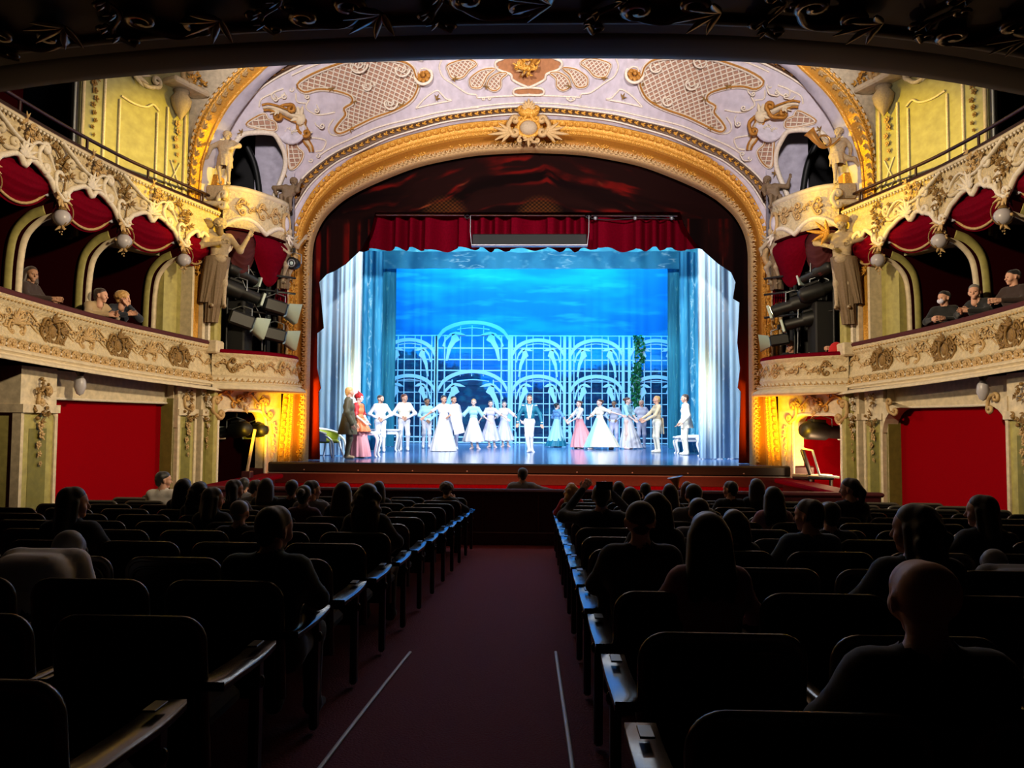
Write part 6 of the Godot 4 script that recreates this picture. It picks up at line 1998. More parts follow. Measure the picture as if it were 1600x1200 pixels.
func statues() -> void:
	for s in [-1.0, 1.0]:
		var k := 0 if s < 0 else 1
		# giant that carries the upper pilaster: bare torso, drapery to a tapering end
		var far := [Vector3(-.34, 1.38, .18), Vector3(.34, 1.38, .18)]
		var ch := {"fat": 1.08, "wide": 1.15, "arm": 1.25, "hy": s * -.4, "hp": .15, "el": [Vector3(-.44, 1.30, .14), Vector3(.44, 1.30, .14)], "wr": [Vector3(-.20, 1.18, .30), Vector3(.20, 1.20, .32)]}
		if s < 0:
			ch.wr = [Vector3(-.02, 1.22, .32), Vector3(.50, 1.40, .28)]
			ch.el = [Vector3(-.36, 1.16, .16), Vector3(.36, 1.12, .22)]
		var o := statue("giant_statue", ["bearded plaster giant with wild hair carrying the pilaster beside the left stage box", "plaster giant with a gilded cap carrying the pilaster beside the right stage box"][k], P(s * 6.14, 4.42, 15.0), -s * .5, ch, "curls" if s < 0 else "short", "stone", [], 1.02)
		put("drapery", skirt(Vector3(0, 1.0, .02), Vector3(s * .10, -.28, -.1), .21, Vector2(.11, .09), 9, .14), M.stone_dark, o)
		put("drapery_fold", skirt(Vector3(s * .1, .98, .06), Vector3(s * .25, .1, -.05), .17, Vector2(.09, .08), 6, .18), M.stone_dark, o)
		put("drapery_knot", Sh.new().ball(Vector3(0, .95, .16), Vector3(.12, .09, .07), 10, 6), M.stone, o)
		if s < 0:
			put("beard", Sh.new().ball(Vector3(0, 1.50, .10), Vector3(.06, .10, .05), 10, 6), M.stone_dark, o)
			put("shoulder_load", Sh.new().ball(Vector3(-.26, 1.62, 0), Vector3(.16, .11, .12), 10, 6), M.stone_dark, o)
		else:
			put("cap", Sh.new().ball(Vector3(.0, 1.73, .0), Vector3(.14, .10, .14), 12, 7), M.gold_pale, o)
			put("gilt_sheaf", fan(5, 2.0, .4, .04), M.gold, o, Transform3D(Basis(Vector3.BACK, 1.4), Vector3(-.2, 1.45, .2)))
		# putto on the pedestal
		var pc := {"fat": 1.3, "wide": 1.1, "arm": 1.5, "pel": Vector3(0, .78, 0), "kn": [Vector3(-.12, .45, .12), Vector3(.14, .46, .08)], "an": [Vector3(-.10, .09, .06), Vector3(.12, .09, .0)], "chest": Vector3(.02, 1.08, 0), "neck": Vector3(.03, 1.26, 0), "head": Vector3(.04, 1.42, .02), "hip": .09}
		if s < 0:
			pc.merge({"el": [Vector3(-.38, 1.10, .05), Vector3(.40, 1.12, .05)], "wr": [Vector3(-.44, .86, .1), Vector3(.34, 1.0, .25)]}, true)
		else:
			pc.merge({"hy": -.9, "el": [Vector3(-.34, 1.12, .15), Vector3(.38, 1.05, .0)], "wr": [Vector3(-.48, 1.24, .2), Vector3(.32, .84, .1)], "kn": [Vector3(-.10, .45, .10), Vector3(.42, .66, .1)], "an": [Vector3(-.08, .05, .05), Vector3(.66, .36, .05)]}, true)
		o = statue("putto_statue", ["pale plaster putto waving on the pedestal by the left round opening", "pale plaster putto blowing a horn on the pedestal by the right round opening"][k], P(s * 6.12, 6.93, 15.12), 0.0, pc, "curls", "stone", [], .72)
		put("loincloth", skirt(Vector3(0, .86, 0), Vector3(0, .52, .02), .2, Vector2(.2, .18), 5, .12), M.stone, o)
		if s > 0:
			var h := thing("horn", "coiled gilded horn held by the plaster putto on the right", "horn", P(5.80, 7.72, 14.95))
			put("coil", Sh.new().tube(circle(Vector3(0, 0, 0), .13, .95), .022, -1, 6, true), M.brass, h)
			put("bell", Sh.new().tube(spline(PackedVector3Array([Vector3(.02, -.12, .02), Vector3(-.12, -.02, .02), Vector3(-.24, .14, .02), Vector3(-.29, .2, .02)]), 5), .025, .12, 10), M.brass, h)
			put("mouthpipe", Sh.new().tube(PackedVector3Array([Vector3(.05, -.12, 0), Vector3(.2, -.04, .04), Vector3(.3, .06, .04)]), .016, -1, 6), M.brass, h)
		# figures on the haunch of the stage arch
		statue("arch_putto", "small dark plaster child seated where the vault meets the gold frame, %s side" % sidename(s), P(s * 5.42, 6.75, 16.72), -s * .4, {"fat": 1.3, "arm": 1.5, "hy": s * -.5, "pel": Vector3(0, .5, 0), "chest": Vector3(-s * .12, .78, .06), "neck": Vector3(-s * .2, .95, .1), "head": Vector3(-s * .26, 1.08, .16), "kn": [Vector3(-.14, .55, .3), Vector3(.14, .5, .3)], "an": [Vector3(-.12, .2, .35), Vector3(.16, .15, .25)], "el": [Vector3(-.35, .8, .2), Vector3(.35, .8, .2)], "wr": [Vector3(-.3, .6, .4), Vector3(.42, 1.0, .3)]}, "curls", "stone_dark", [], .70)
		o = statue("frame_figure", "winged plaster figure reclining against the gold frame beside the %s stage box" % sidename(s), P(s * 5.42, 5.42, 16.75), -s * .9, {"fat": 1.05, "arm": 1.2, "hp": .4, "pel": Vector3(0, .5, 0), "chest": Vector3(0, .85, .08), "neck": Vector3(0, 1.03, .14), "head": Vector3(0, 1.17, .22), "el": [Vector3(-.36, .78, .2), Vector3(.36, .86, .1)], "wr": [Vector3(-.2, .6, .4), Vector3(.5, 1.1, .2)], "kn": [Vector3(-.12, .2, .3), Vector3(.12, .2, .2)], "an": [Vector3(-.1, -.2, .1), Vector3(.1, -.2, .0)]}, "short", "stone", [], .78)
		put("drapery", skirt(Vector3(0, .55, .05), Vector3(0, -.4, .0), .18, Vector2(.16, .14), 6, .14), M.stone_dark, o)
		put("wing", fan(5, .8, .45, .06), M.stone, o, Transform3D(Basis(Vector3.BACK, s * .8), Vector3(-s * .1, .9, -.05)))

# ---------- stalls ----------
func floor_y(d: float) -> float:
	return .68 - .049 * d

func back_shape(w: float, h: float, r: float) -> PackedVector2Array:
	var p := PackedVector2Array([Vector2(-w / 2, 0)])
	for k in 7:
		p.append(Vector2(-w / 2 + r - r * cos(k * PI / 12), h - r + r * sin(k * PI / 12)))
	for k in 7:
		p.append(Vector2(w / 2 - r + r * sin(k * PI / 12), h - r + r * cos(k * PI / 12)))
	p.append(Vector2(w / 2, 0))
	return p

func make_seat(end: float) -> Node3D:
	# a tip-up stalls seat facing +z; end -1 or 1 gives the aisle side a broad armrest, 0 none
	var o := Node3D.new()
	var tilt := Transform3D(Basis(Vector3.RIGHT, -.13), Vector3(0, .30, .06))
	var sh := back_shape(.565, .58, .08)
	put("backrest", Sh.new().prism(sh, .035, tilt), M.seat_wood, o)
	var rim := PackedVector3Array()
	for p in sh:
		rim.append(tilt * Vector3(p.x, p.y, .015))
	put("rim", Sh.new().tube(rim, .020, -1, 8), M.seat_rim_glint, o)
	var rim2 := PackedVector3Array()
	for p in back_shape(.50, .535, .07):
		rim2.append(tilt * Vector3(p.x, p.y, -.004))
	put("inner_moulding", Sh.new().tube(rim2, .010, -1, 5), M.seat_wood, o)
	put("back_cushion", Sh.new().box(Vector3(0, .30, .055), Vector3(.48, .44, .05), .02, tilt), M.seat_velvet, o)
	put("seat", Sh.new().box(Vector3(0, .43, .30), Vector3(.50, .09, .44), .03), M.seat_velvet, o)
	for s in [-1.0, 1.0]:
		var broad: bool = s == end
		var w := .10 if broad else .05
		var x: float = s * (.335 if broad else .312)
		var rows := []
		for k in 9:
			var t := k / 8.0
			var z := lerpf(-.02, .56, t)
			var y := .635 + .035 * t * t + .02 * cos(t * PI)
			rows.append(PackedVector3Array([Vector3(x - w / 2, y - .035, z), Vector3(x - w / 2, y, z), Vector3(x + w / 2, y, z), Vector3(x + w / 2, y - .035, z)]))
		put("armrest", Sh.new().grid(rows, true, true), M.arm_wood, o)
		put("leg", Sh.new().box(Vector3(x, .31, .46), Vector3(.045, .62, .07), .012), M.seat_wood, o)
		if not broad: put("side_panel", Sh.new().box(Vector3(x, .36, .20), Vector3(.03, .50, .46), .01), M.seat_wood, o)
		if broad:
			put("number_plate", Sh.new().box(Vector3(x, .668, .44), Vector3(.045, .008, .09), .002), M.plate, o)
			put("panel_knob", Sh.new().ball(Vector3(x + s * .02, .50, .46), Vector3(.02, .03, .02), 8, 5), M.arm_wood, o)
	return o

const NTH := ["frontmost", "second", "third", "fourth", "fifth", "sixth", "seventh", "eighth", "ninth", "tenth", "eleventh", "twelfth", "thirteenth"]

func stalls() -> void:
	struct("floor", Sh.new().bar(P(0, floor_y(-3.5) - .1, -3.5), P(0, floor_y(13.95) - .1, 13.95), 16, .2), M.carpet, "sloping dark wine-red carpeted floor of the stalls")
	for k in 2:
		var p := PackedVector3Array()
		for e in ([[-.77, 6.06], [-.80, 5.2], [-.83, 4.2], [-.85, 3.2]] if k == 0 else [[.365, 6.14], [.375, 5.1], [.385, 4.2], [.39, 3.2]]):
			p.append(P(e[0], floor_y(e[1]) + .008, e[1]))
		var t := thing("floor_strip", ["long white strip on the carpet along the seats left of the aisle", "long white strip on the carpet along the seats right of the aisle"][k], "strip")
		put("strip", Sh.new().tube(spline(p, 4), .013, -1, 6, false, .5), M.strip, t)
	var proto := {}
	for e in [-1.0, 0.0, 1.0]:
		proto[e] = make_seat(e)
	for blk in 2:
		var s := -1.0 if blk == 0 else 1.0
		for k in range(-2, 12):
			var d := (2.95 if blk == 0 else 2.80) + .866 * k
			var x0: float = (-1.36 + .014 * k) if blk == 0 else (.87 + .0 * k)
			for c in 9:
				var x := x0 + s * .68 * c
				if absf(x) > 6.45 or absf(x - .2) > .70 * d + .6 or d < 1.0:
					continue
				var end := 0.0
				if c == 0:
					end = -1.0 if blk == 0 else 1.0   # the seat faces the stage, so its own left is the house right
				var o: Node3D = proto[end].duplicate()
				o.name = numbered("theatre_seat")
				add_child(o)
				o.position = P(x, floor_y(d), d)
				o.rotation.y = PI
				tag(o, "dark seat %s of the aisle, %s row from the pit, %s from the aisle" % [sidename(s), NTH[11 - k] if k >= -1 else "last", "first" if c == 0 else NTH[c]], "seat", "rows of stalls seats")
	for e in proto:
		proto[e].free()

var SIT := {}

func seated(ch := {}) -> Dictionary:
	var b := {"pel": Vector3(0, .56, -.02), "chest": Vector3(0, .86, -.06), "neck": Vector3(0, 1.035, -.06), "head": Vector3(0, 1.185, -.03), "kn": [Vector3(-.12, .53, .42), Vector3(.12, .53, .42)], "an": [Vector3(-.12, .09, .45), Vector3(.12, .09, .45)], "el": [Vector3(-.25, .80, .06), Vector3(.25, .80, .06)], "wr": [Vector3(-.13, .68, .27), Vector3(.13, .68, .27)], "cell": .024}
	b.merge(ch, true)
	return add_extremities(figure_field(pose(b)))

func audience() -> void:
	SIT = {
		"m": seated({"wide": 1.08, "fat": 1.05}), "w": seated({"wide": .88, "fat": .85, "arm": .85}),
		"mr": seated({"wide": 1.05, "hy": -.9}), "ml": seated({"hy": .8}), "wr": seated({"wide": .88, "fat": .86, "arm": .85, "hy": -.9}), "wl": seated({"wide": .88, "fat": .86, "arm": .85, "hy": .9}),
		"lean": seated({"wide": 1.12, "fat": 1.08, "hy": -.5, "hr": .12, "head": Vector3(-.02, 1.18, .0)}),
		"phone": seated({"wide": 1.08, "hp": -.1, "el": [Vector3(-.33, .98, .14), Vector3(.36, .98, .14)], "wr": [Vector3(-.13, 1.20, .33), Vector3(.16, 1.22, .33)]}),
		"bent": seated({"wide": 1.2, "fat": 1.15, "chest": Vector3(0, .86, .12), "neck": Vector3(0, .95, .30), "head": Vector3(0, .93, .46), "hp": .7, "el": [Vector3(-.26, .68, .3), Vector3(.26, .68, .3)]}),
		"elbow": seated({"wide": .9, "fat": .86, "arm": .85, "el": [Vector3(-.34, .84, .02), Vector3(.25, .82, .05)], "wr": [Vector3(-.12, 1.0, .16), Vector3(.13, .68, .27)]})}
	# what each wears and where: label, x, row depth, height of the crown above the floor, body, hair, hair colour, top
	var A := [
		["short-haired man in a pale shirt turning right, in front of the left red wall", -5.14, 10.96, 1.32, "mr", "short", "hair_dark", "cloth_white"],
		["long dark-haired woman, nearest neighbour of the man in the pale shirt at left", -4.04, 9.23, 1.27, "w", "long", "hair_dark", "cloth_black"],
		["long-haired woman between the pale-shirted man and the woman with broad hair at left", -3.47, 8.37, 1.26, "w", "wave", "hair_dark", "cloth_brown"],
		["woman with broad smooth dark hair and bare pale shoulder in the left stalls", -2.95, 7.5, 1.23, "wr", "long", "hair_dark", "cloth_black"],
		["woman with glasses-length dark hair half behind the broad-haired woman at left", -3.42, 9.23, 1.26, "wr", "bob", "hair_dark", "cloth_brown"],
		["close-cropped man with a lit ear behind the big leaning man at left", -2.35, 6.63, 1.16, "m", "crop", "hair_grey", "cloth_black"],
		["man in a light grey shirt below the left pit wall", -3.79, 10.96, 1.21, "mr", "short", "hair_dark", "cloth_grey"],
		["woman with long straight hair beside the man in the grey shirt", -3.34, 10.1, 1.26, "w", "long", "hair_brown", "cloth_black"],
		["big dark man in deep green leaning to one side, nearest dark figure at left", -1.19, 4.04, 1.27, "lean", "short", "hair_dark", "cloth_green"],
		["dark-haired person alone below the left end of the red pit rail", -3.0, 10.1, 1.24, "m", "short", "hair_dark", "cloth_black"],
		["woman with hair in a low bun and a bare back in the left stalls", -2.32, 8.37, 1.23, "w", "bun", "hair_dark", "cloth_maroon"],
		["woman in profile with a cropped cut next to the woman with the bun", -2.48, 9.23, 1.26, "mr", "short", "hair_dark", "cloth_grey"],
		["woman with long brown hair alone in her row, left of the aisle", -1.89, 8.37, 1.27, "w", "long", "hair_brown", "cloth_black"],
		["woman with very full long hair two seats left of the aisle", -1.24, 6.63, 1.31, "w", "wave", "hair_brown", "cloth_black"],
		["person peeping out behind the full-haired woman left of the aisle", -2.03, 10.96, 1.21, "w", "long", "hair_dark", "cloth_black"],
		["woman with wavy bobbed hair and elbow on the armrest, left of the aisle", -1.16, 11.83, 1.2, "elbow", "curls", "hair_brown", "cloth_black"],
		["large dark silhouette with a lit cheek in front of the left red panel", -3.29, 5.77, 1.29, "mr", "long", "hair_dark", "cloth_black"],
		["person in a white shirt bent forward at the left edge of the view", -2.59, 4.1, 1.29, "bent", "short", "hair_grey", "cloth_white"],
		["man with neat dark hair behind the man in the grey shirt, at left", -4.3, 11.83, 1.22, "m", "short", "hair_dark", "cloth_grey"],
		["woman with long wavy blond hair at the right edge of the aisle", .74, 11.7, 1.19, "w", "wave", "hair_blond", "cloth_red"],
		["man holding up both hands with a phone, right of the aisle", .82, 7.35, 1.31, "phone", "short", "hair_dark", "cloth_navy"],
		["small long-haired head far forward beside the phone holder", 1.45, 11.7, 1.22, "w", "long", "hair_dark", "cloth_black"],
		["long-haired woman directly beside the phone holder's raised elbow", 1.20, 8.22, 1.25, "w", "long", "hair_brown", "cloth_black"],
		["small dark head between the phone holder and the horn bell", 1.85, 11.7, 1.2, "m", "short", "hair_dark", "cloth_black"],
		["dark-haired person right behind the big man with prominent ears", 1.06, 5.62, 1.30, "w", "bob", "hair_dark", "cloth_black"],
		["big man with prominent ears and wide shoulders near the aisle at right", .80, 4.5, 1.30, "m", "crop", "hair_dark", "cloth_black"],
		["dark-haired person straight below the horn bell", 1.91, 9.95, 1.24, "w", "long", "hair_dark", "cloth_black"],
		["brown-haired person catching warm light beside the horn bell", 2.61, 12.4, 1.21, "w", "bob", "hair_red", "cloth_brown"],
		["square-shouldered man in front of the horn bell, right stalls", 1.86, 8.22, 1.29, "m", "short", "hair_dark", "cloth_grey"],
		["person in a grey top behind the woman with the lit parting", 1.55, 6.48, 1.22, "m", "short", "hair_dark", "cloth_grey"],
		["woman with long hair and a lit parting, centre of the right stalls", 1.02, 3.75, 1.28, "w", "long", "hair_dark", "cloth_pink"],
		["child with a headband beside the woman with the lit parting", 1.62, 5.62, 1.18, "w", "bob", "hair_dark", "cloth_black"],
		["short-haired man below the right end of the stage edge", 2.89, 10.81, 1.26, "ml", "short", "hair_dark", "cloth_black"],
		["long-haired woman below the right corner of the stage", 3.25, 10.81, 1.30, "w", "long", "hair_brown", "cloth_black"],
		["woman in a dusky pink top with long dark hair in the right stalls", 2.69, 8.22, 1.27, "w", "long", "hair_dark", "cloth_pink"],
		["man in a blue-grey shirt with a lit ear in the right stalls", 2.15, 5.62, 1.26, "ml", "short", "hair_brown", "cloth_blue"],
		["dark head just beside the man in the blue-grey shirt", 2.62, 6.48, 1.2, "m", "short", "hair_dark", "cloth_black"],
		["woman with a high long ponytail facing the stage box at right", 3.83, 9.08, 1.35, "wl", "tail", "hair_dark", "cloth_black"],
		["pale-faced woman in profile before the right red panel", 3.52, 5.9, 1.29, "wl", "long", "hair_dark", "cloth_black"],
		["large dark silhouette between the blue-shirted man and the red panel at right", 2.06, 3.89, 1.32, "ml", "wave", "hair_dark", "cloth_black"],
		["bald man with a gleaming crown, closest figure in the right stalls", 1.24, 2.15, 1.26, "m", "", "hair_dark", "cloth_black"],
		["person in a pale grey top bent forward at the right edge of the view", 3.22, 4.8, 1.15, "bent", "short", "hair_grey", "cloth_grey"]]
	for a in A:
		var top: float = 1.315 if a[5] == "" else (1.335 if a[5] != "curls" else 1.36)
		person("spectator", a[0], P(a[1], floor_y(a[2]), a[2]), PI, SIT[a[4]], {"hair": a[5], "hc": a[6], "back": true, "skin": "skin", "wear": [["top", [1, 2] if a[7] == "cloth_pink" else [1, 2, 3], .01, a[7]], ["trousers", [4, 5], .012, "cloth_navy"], ["shoes", [6], .006, "cloth_black"]]}, "spectators in the stalls", a[3] / top)
	var ph := thing("phone", "dark phone held up by the spectator right of the aisle", "phone", P(.82, floor_y(7.35) + 1.30, 6.98))
	put("case", Sh.new().box(Vector3.ZERO, Vector3(.15, .075, .010), .003), M.black_gloss, ph)
	put("glass", Sh.new().box(Vector3(0, 0, .0055), Vector3(.135, .065, .002)), M.screen, ph)
	# the man in the pit
	person("musician", "man in a grey jacket sitting in the pit just behind the low wall", P(-.05, -.06, 14.55), PI, seated({"wide": 1.15, "hy": .3, "el": [Vector3(-.42, .90, .1), Vector3(.3, .82, .06)], "wr": [Vector3(-.62, .88, .2), Vector3(.13, .68, .27)]}), {"hair": "short", "hc": "hair_dark", "back": true, "wear": [["jacket", [1, 2, 3], .014, "cloth_grey"], ["trousers", [4, 5], .012, "cloth_black"]]}, "", 1.06)
	# spectators in the boxes
	var low := {"kn": [Vector3(-.12, .34, .10), Vector3(.12, .34, .10)], "an": [Vector3(-.12, -.06, .04), Vector3(.12, -.06, .04)]}
	var kneel := {"kn": [Vector3(-.12, .52, .2), Vector3(.12, .52, .2)], "an": [Vector3(-.12, .45, -.05), Vector3(.12, .45, -.05)]}
	var ck := seated(kneel.merged({"wide": .9, "fat": .9, "hy": -.3, "wr": [Vector3(-.1, .80, .30), Vector3(.1, .80, .30)]}))
	var fw := seated(low.merged({"pel": Vector3(0, .56, -.02), "chest": Vector3(0, .84, .10), "neck": Vector3(0, 1.0, .16), "head": Vector3(0, 1.13, .24), "hy": .5, "el": [Vector3(-.27, .80, .28), Vector3(.27, .80, .28)], "wr": [Vector3(-.05, .80, .48), Vector3(.1, .82, .48)]}))
	var chin := seated(low.merged({"wide": .9, "fat": .9, "chest": Vector3(0, .84, .10), "neck": Vector3(0, 1.0, .16), "head": Vector3(0, 1.13, .24), "hy": .9, "el": [Vector3(-.25, .80, .34), Vector3(.25, .80, .34)], "wr": [Vector3(-.06, .84, .48), Vector3(.06, 1.0, .34)]}))
	var up := seated(low.merged({"hy": -.5, "wr": [Vector3(-.1, .80, .34), Vector3(.1, .80, .34)]}))
	var box := func(label: String, x: float, d: float, top: float, turn: float, body: Dictionary, hair: String, hc: String, wear: String, sk := "skin") -> Node3D:
		return person("spectator", label, P(x, top - 1.34, d), turn, body, {"hair": hair, "hc": hc, "skin": sk, "wear": [["top", [1, 2, 3], .012, wear], ["trousers", [4, 5], .012, "cloth_black"]]}, "spectators in the boxes")
	box.call("bearded dark-haired man in a cream shirt leaning on the rail of the left box", -7.38, 12.75, 4.48, 1.2, fw, "short", "hair_brown", "cloth_tan")
	box.call("fluffy blond spectator in dark blue, chin in hand, in the left box", -7.2, 13.2, 4.50, 1.0, chin, "curls", "hair_blond", "cloth_navy")
	box.call("dim figure in brown standing in the box nearest the view on the left", -7.62, 11.6, 4.58, 1.6, up, "bob", "hair_brown", "cloth_brown", "skin_tan")
	var mk: Node3D = box.call("man wearing a pale face mask in the dark box on the right", 7.12, 13.2, 4.5, -.7, up, "short", "hair_dark", "cloth_black")
	put("face_mask", Sh.new().ball(Vector3(0, -.045, .075), Vector3(.062, .048, .045), 12, 7), M.satin_lilac, mk, up.hx)
	box.call("grey-haired man in a dark jacket leaning at the rail of the right box", 7.42, 12.5, 4.52, -1.2, fw, "short", "hair_grey", "cloth_black")
	box.call("man in a brown jacket behind the grey-haired man, nearest the view on the right", 7.5, 11.95, 4.62, -1.2, up, "crop", "hair_dark", "cloth_brown")
	box.call("yellow-blond spectator bent over the velvet rail of the right stage box", 5.62, 16.5, 4.0, -.5, ck, "bob", "hair_blond", "cloth_black")
	box.call("child in a pale blouse in the right stage box between lantern and red cloak", 6.06, 16.0, 4.06, -.5, ck, "bob", "hair_dark", "cloth_tan", "skin_pale")
	box.call("person in a brown cap at the back of the right stage box", 6.3, 15.95, 4.27, -.6, ck, "cap", "hair_brown", "cloth_black")
	var rc := thing("red_cloak", "bright red cloak heaped on the rail end of the right stage box", "cloak", P(6.18, 3.62, 15.45))
	put("cloth", Sh.new().ball(Vector3.ZERO, Vector3(.16, .22, .12), 14, 9).ball(Vector3(-.08, -.08, .02), Vector3(.16, .12, .1), 12, 7), M.cloth_red, rc)

# ---------- the balcony overhead and the rest of the house ----------
func overhang() -> void:
	var H := 4.845
	var edge := PackedVector3Array()
	for p in [[-7.4, 7.9], [-5.8, 6.6], [-4.1, 5.98], [-2.6, 5.68], [-1.2, 5.54], [.2, 5.50], [1.6, 5.56], [3.0, 5.82], [4.4, 6.30], [5.8, 6.9], [7.4, 8.1]]:
		edge.append(Vector3(p[0], 0, p[1]))
	edge = spline(edge, 6)
	var poly := PackedVector2Array()
	for p in edge:
		poly.append(Vector2(p.x, p.z))
	poly.append_array([Vector2(8.6, 8.1), Vector2(8.6, -3.6), Vector2(-8.6, -3.6), Vector2(-8.6, 7.9)])
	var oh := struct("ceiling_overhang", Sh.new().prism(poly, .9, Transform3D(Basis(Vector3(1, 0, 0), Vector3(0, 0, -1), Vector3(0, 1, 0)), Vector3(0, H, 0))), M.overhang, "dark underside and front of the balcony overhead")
	var sw := func(back_: float, prof: Array) -> Sh:
		var rows := []
		for i in range(0, prof.size(), 2):
			var r := PackedVector3Array()
			for p in edge:
				r.append(P(p.x, H + prof[i + 1], p.z - back_ - prof[i]))
			rows.append(r)
		return Sh.new().grid(rows)
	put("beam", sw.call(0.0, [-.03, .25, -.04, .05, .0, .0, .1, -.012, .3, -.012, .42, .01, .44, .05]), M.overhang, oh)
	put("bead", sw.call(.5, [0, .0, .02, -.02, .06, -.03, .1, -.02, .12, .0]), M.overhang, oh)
	rng.seed = 31
	for k in 26:
		var x := -4.4 + k * .36
		var d := 5.0
		for p in edge:
			if absf(p.x - x) < .15: d = p.z - .72
		var xf := Transform3D(Basis(Vector3.RIGHT, PI / 2) * Basis(Vector3.BACK, rng.randf_range(-.6, .6) + PI / 2), P(x, H - .03, d - rng.randf() * .12))
		if k % 3 == 0:
			put("scroll", c_scroll(.55, .032), M.overhang_gilt, oh, xf)
		elif k % 3 == 1:
			put("leaf", fan(5, 2.0, .3, .03), M.overhang_gilt, oh, xf)
		else:
			put("vine", vine(.6, .024), M.overhang_gilt, oh, xf)
	struct("wall_back", Sh.new().box(P(0, 4, -3.6), Vector3(17, 12, .2)), M.black, "back wall of the stalls behind the view")
	for s in [-1.0, 1.0]:
		struct("wall_%s_outer" % sidename(s), Sh.new().box(P(s * 9.6, 4.5, 7), Vector3(.2, 13, 22)), M.black, "outer %s wall of the house" % sidename(s))
	struct("ceiling", Sh.new().box(P(0, 11.6, 6), Vector3(19.4, .2, 20)), M.cream, "ceiling of the auditorium above the balconies")

func light(kind: Node3D, at: Vector3, to: Vector3, c: Color, e: float, size := .3) -> Light3D:
	var l: Light3D = kind
	add_child(l)
	l.position = at
	if not l is OmniLight3D:
		l.look_at_from_position(at, to, Vector3.UP if absf((to - at).normalized().y) < .98 else Vector3.RIGHT)
	l.light_color = c
	l.light_energy = e
	l.light_size = size
	l.shadow_enabled = true
	return l

func spot(called: String, at: Vector3, to: Vector3, c: Color, e: float, angle: float, soft := .4, size := .25) -> void:
	var l: SpotLight3D = light(SpotLight3D.new(), at, to, c, e, size)
	l.name = called
	l.spot_angle = angle
	l.spot_angle_attenuation = soft
	l.spot_range = 60
	l.spot_attenuation = 2

func area(called: String, at: Vector3, to: Vector3, c: Color, e: float, sz: Vector2) -> void:
	var l: AreaLight3D = light(AreaLight3D.new(), at, to, c, e)
	l.name = called
	l.area_size = sz
	l.area_range = 60

func _ready() -> void:
	rng.seed = 5
	var cam := Camera3D.new()
	cam.name = "camera"
	add_child(cam)
	cam.fov = rad_to_deg(2 * atan(.5))
	var yaw := deg_to_rad(1.8)
	var pitch := deg_to_rad(2.9)
	cam.transform = Transform3D(Basis.from_euler(Vector3(pitch, yaw, 0)) * Basis(Vector3.BACK, deg_to_rad(.4)), P(.2, 2.18, 0))
	cam.near = .05
	var we := WorldEnvironment.new()
	we.name = "environment"
	var en := Environment.new()
	en.background_mode = Environment.BG_COLOR
	en.background_color = Color(0, 0, 0)
	en.tonemap_mode = Environment.TONE_MAPPER_LINEAR
	en.tonemap_exposure = 1.0
	en.sdfgi_enabled = true
	en.ssao_enabled = true
	en.ssil_enabled = true
	we.environment = en
	add_child(we)
	lights()
	materials()
	anatomy()
	plan()
	stalls()
	proscenium()
	for s in [-1.0, 1.0]:
		tier_side(s)
		stage_box(s)
	spandrel()
	overhang()
	stage_house()
	scenery()
	pit()
	furniture()
	rigs()
	statues()
	dancers()
	audience()

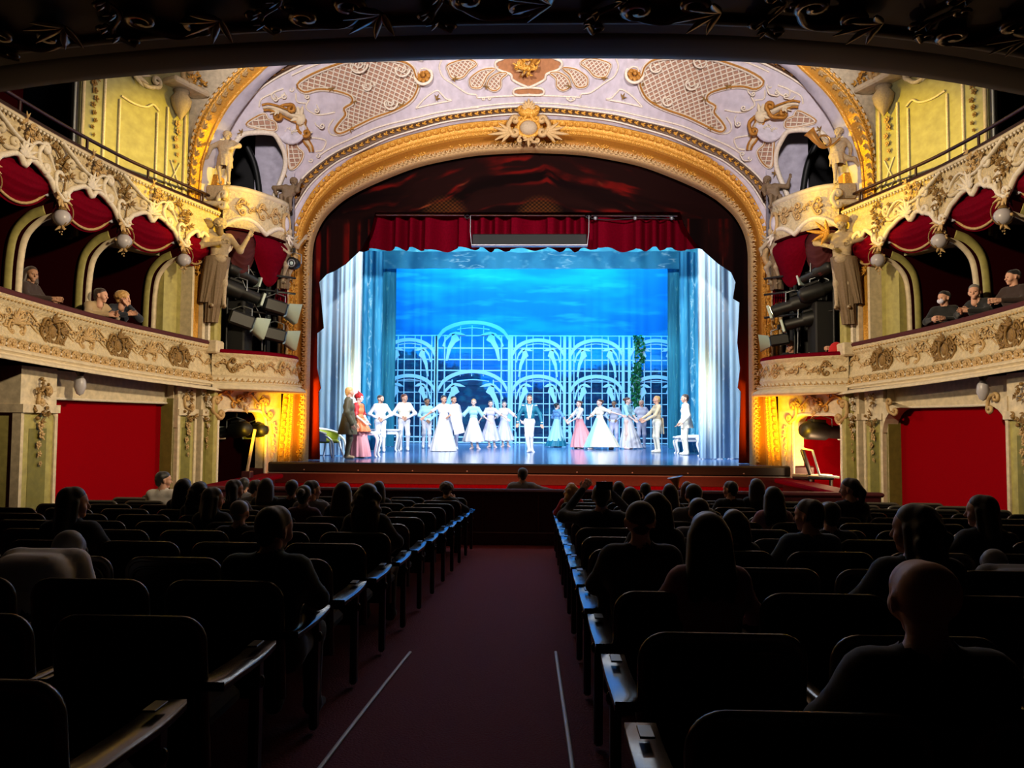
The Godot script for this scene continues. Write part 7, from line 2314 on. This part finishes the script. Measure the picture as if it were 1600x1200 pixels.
func lights() -> void:
	var cool := Color(.92, .96, 1.0)
	var warm := Color(1.0, .90, .74)
	# stage: unseen lights overhead and an unseen blue wash on trellis and backdrop
	area("unseen_stage_light_front", P(0, 8.6, 18.95), P(0, 2.0, 22.5), cool, 85, Vector2(9, .5))  # out of view behind the header, lights the front of the stage
	area("unseen_stage_light_middle", P(0, 9.4, 23.6), P(0, 1.3, 26.5), cool, 50, Vector2(9, .6))  # out of view, lights the dancers further upstage
	area("unseen_blue_wash_front", P(0, 9.6, 29.0), P(0, 3.2, 33.4), Color(.30, .79, 1.0), 115, Vector2(12, .5))  # out of view, turns the trellis blue
	area("unseen_blue_wash_back", P(0, 10.4, 33.3), P(0, 4.0, 34.8), Color(.28, .78, 1.0), 52, Vector2(13, .3))  # out of view, brightens the backdrop from above
	area("added_house_fill", P(0, 7.5, 17.6), P(0, 1.5, 8), cool, 12, Vector2(6.5, .1))  # added fill in place of stage glow on seats, heads and walls
	# lamps out of view, placed to light stage, wings, vault, tiers and frame
	for s in [-1.0, 1.0]:
		spot("unseen_stage_spot", P(s * 3.2, 7.0, 6.3), P(s * 3.4, 1.9, 23.0), cool, 260, 7, .6)  # unseen, lights the dancers at both sides
		spot("unseen_centre_spot", P(s * 1.2, 7.0, 6.3), P(s * 1.0, 1.9, 24.0), cool, 220, 7, .6)  # unseen, lights the dancers at centre stage
		spot("unseen_wing_spot", P(-s * 3.2, 8.3, 18.8), P(s * 5.3, 3.6, 20.2), cool, 230, 24, .8)  # unseen, placed to whiten the front wing cloths
		spot("unseen_vault_spot", P(s * 2.5, 7.0, 6.5), P(s * 2.2, 9.4, 16.5), Color(1, .95, .94), 100, 32, .6)  # unseen, lights the vault and upper stage frame
		spot("unseen_tier_spot", P(-s * 2.5, 6.9, 6.5), P(s * 7, 4.2, 13), warm, 110, 24, .7)  # unseen, lights the tier fronts across the house
		spot("unseen_amber_gallery_spot", P(-s * 5.6, 6.6, 15.4), P(s * 6.8, 6.9, 14.3), Color(1, .82, .05), 250, 7, .25)  # unseen, throws the yellow pool on the gallery wall
		spot("unseen_amber_frame_spot", P(s * 5.2, 1.5, 14.4), P(s * 5.5, 2.3, 17.3), Color(1, .76, .13), 60, 18, .9)  # unseen, hangs free over the pit to light the frame base
		spot("unseen_low_wall_spot", P(-s * 5.3, 4.7, 16.5), P(s * 7, 2.3, 13.2), warm, 60, 20, .8)  # unseen, placed to lift the frieze and lower side walls
	area("unseen_pit_light", P(0, .1, 15.6), P(0, .8, 17), Color(1, .5, .3), 17, Vector2(9, .2))  # out of view in the pit, lights the red stage front
	var o: OmniLight3D = light(OmniLight3D.new(), P(6.3, 1.3, 16.1), Vector3.ZERO, Color(1, .8, .6), 2.0, .1)  # unseen, brightens the red ground floor box on the right
	o.name = "unseen_box_lamp"
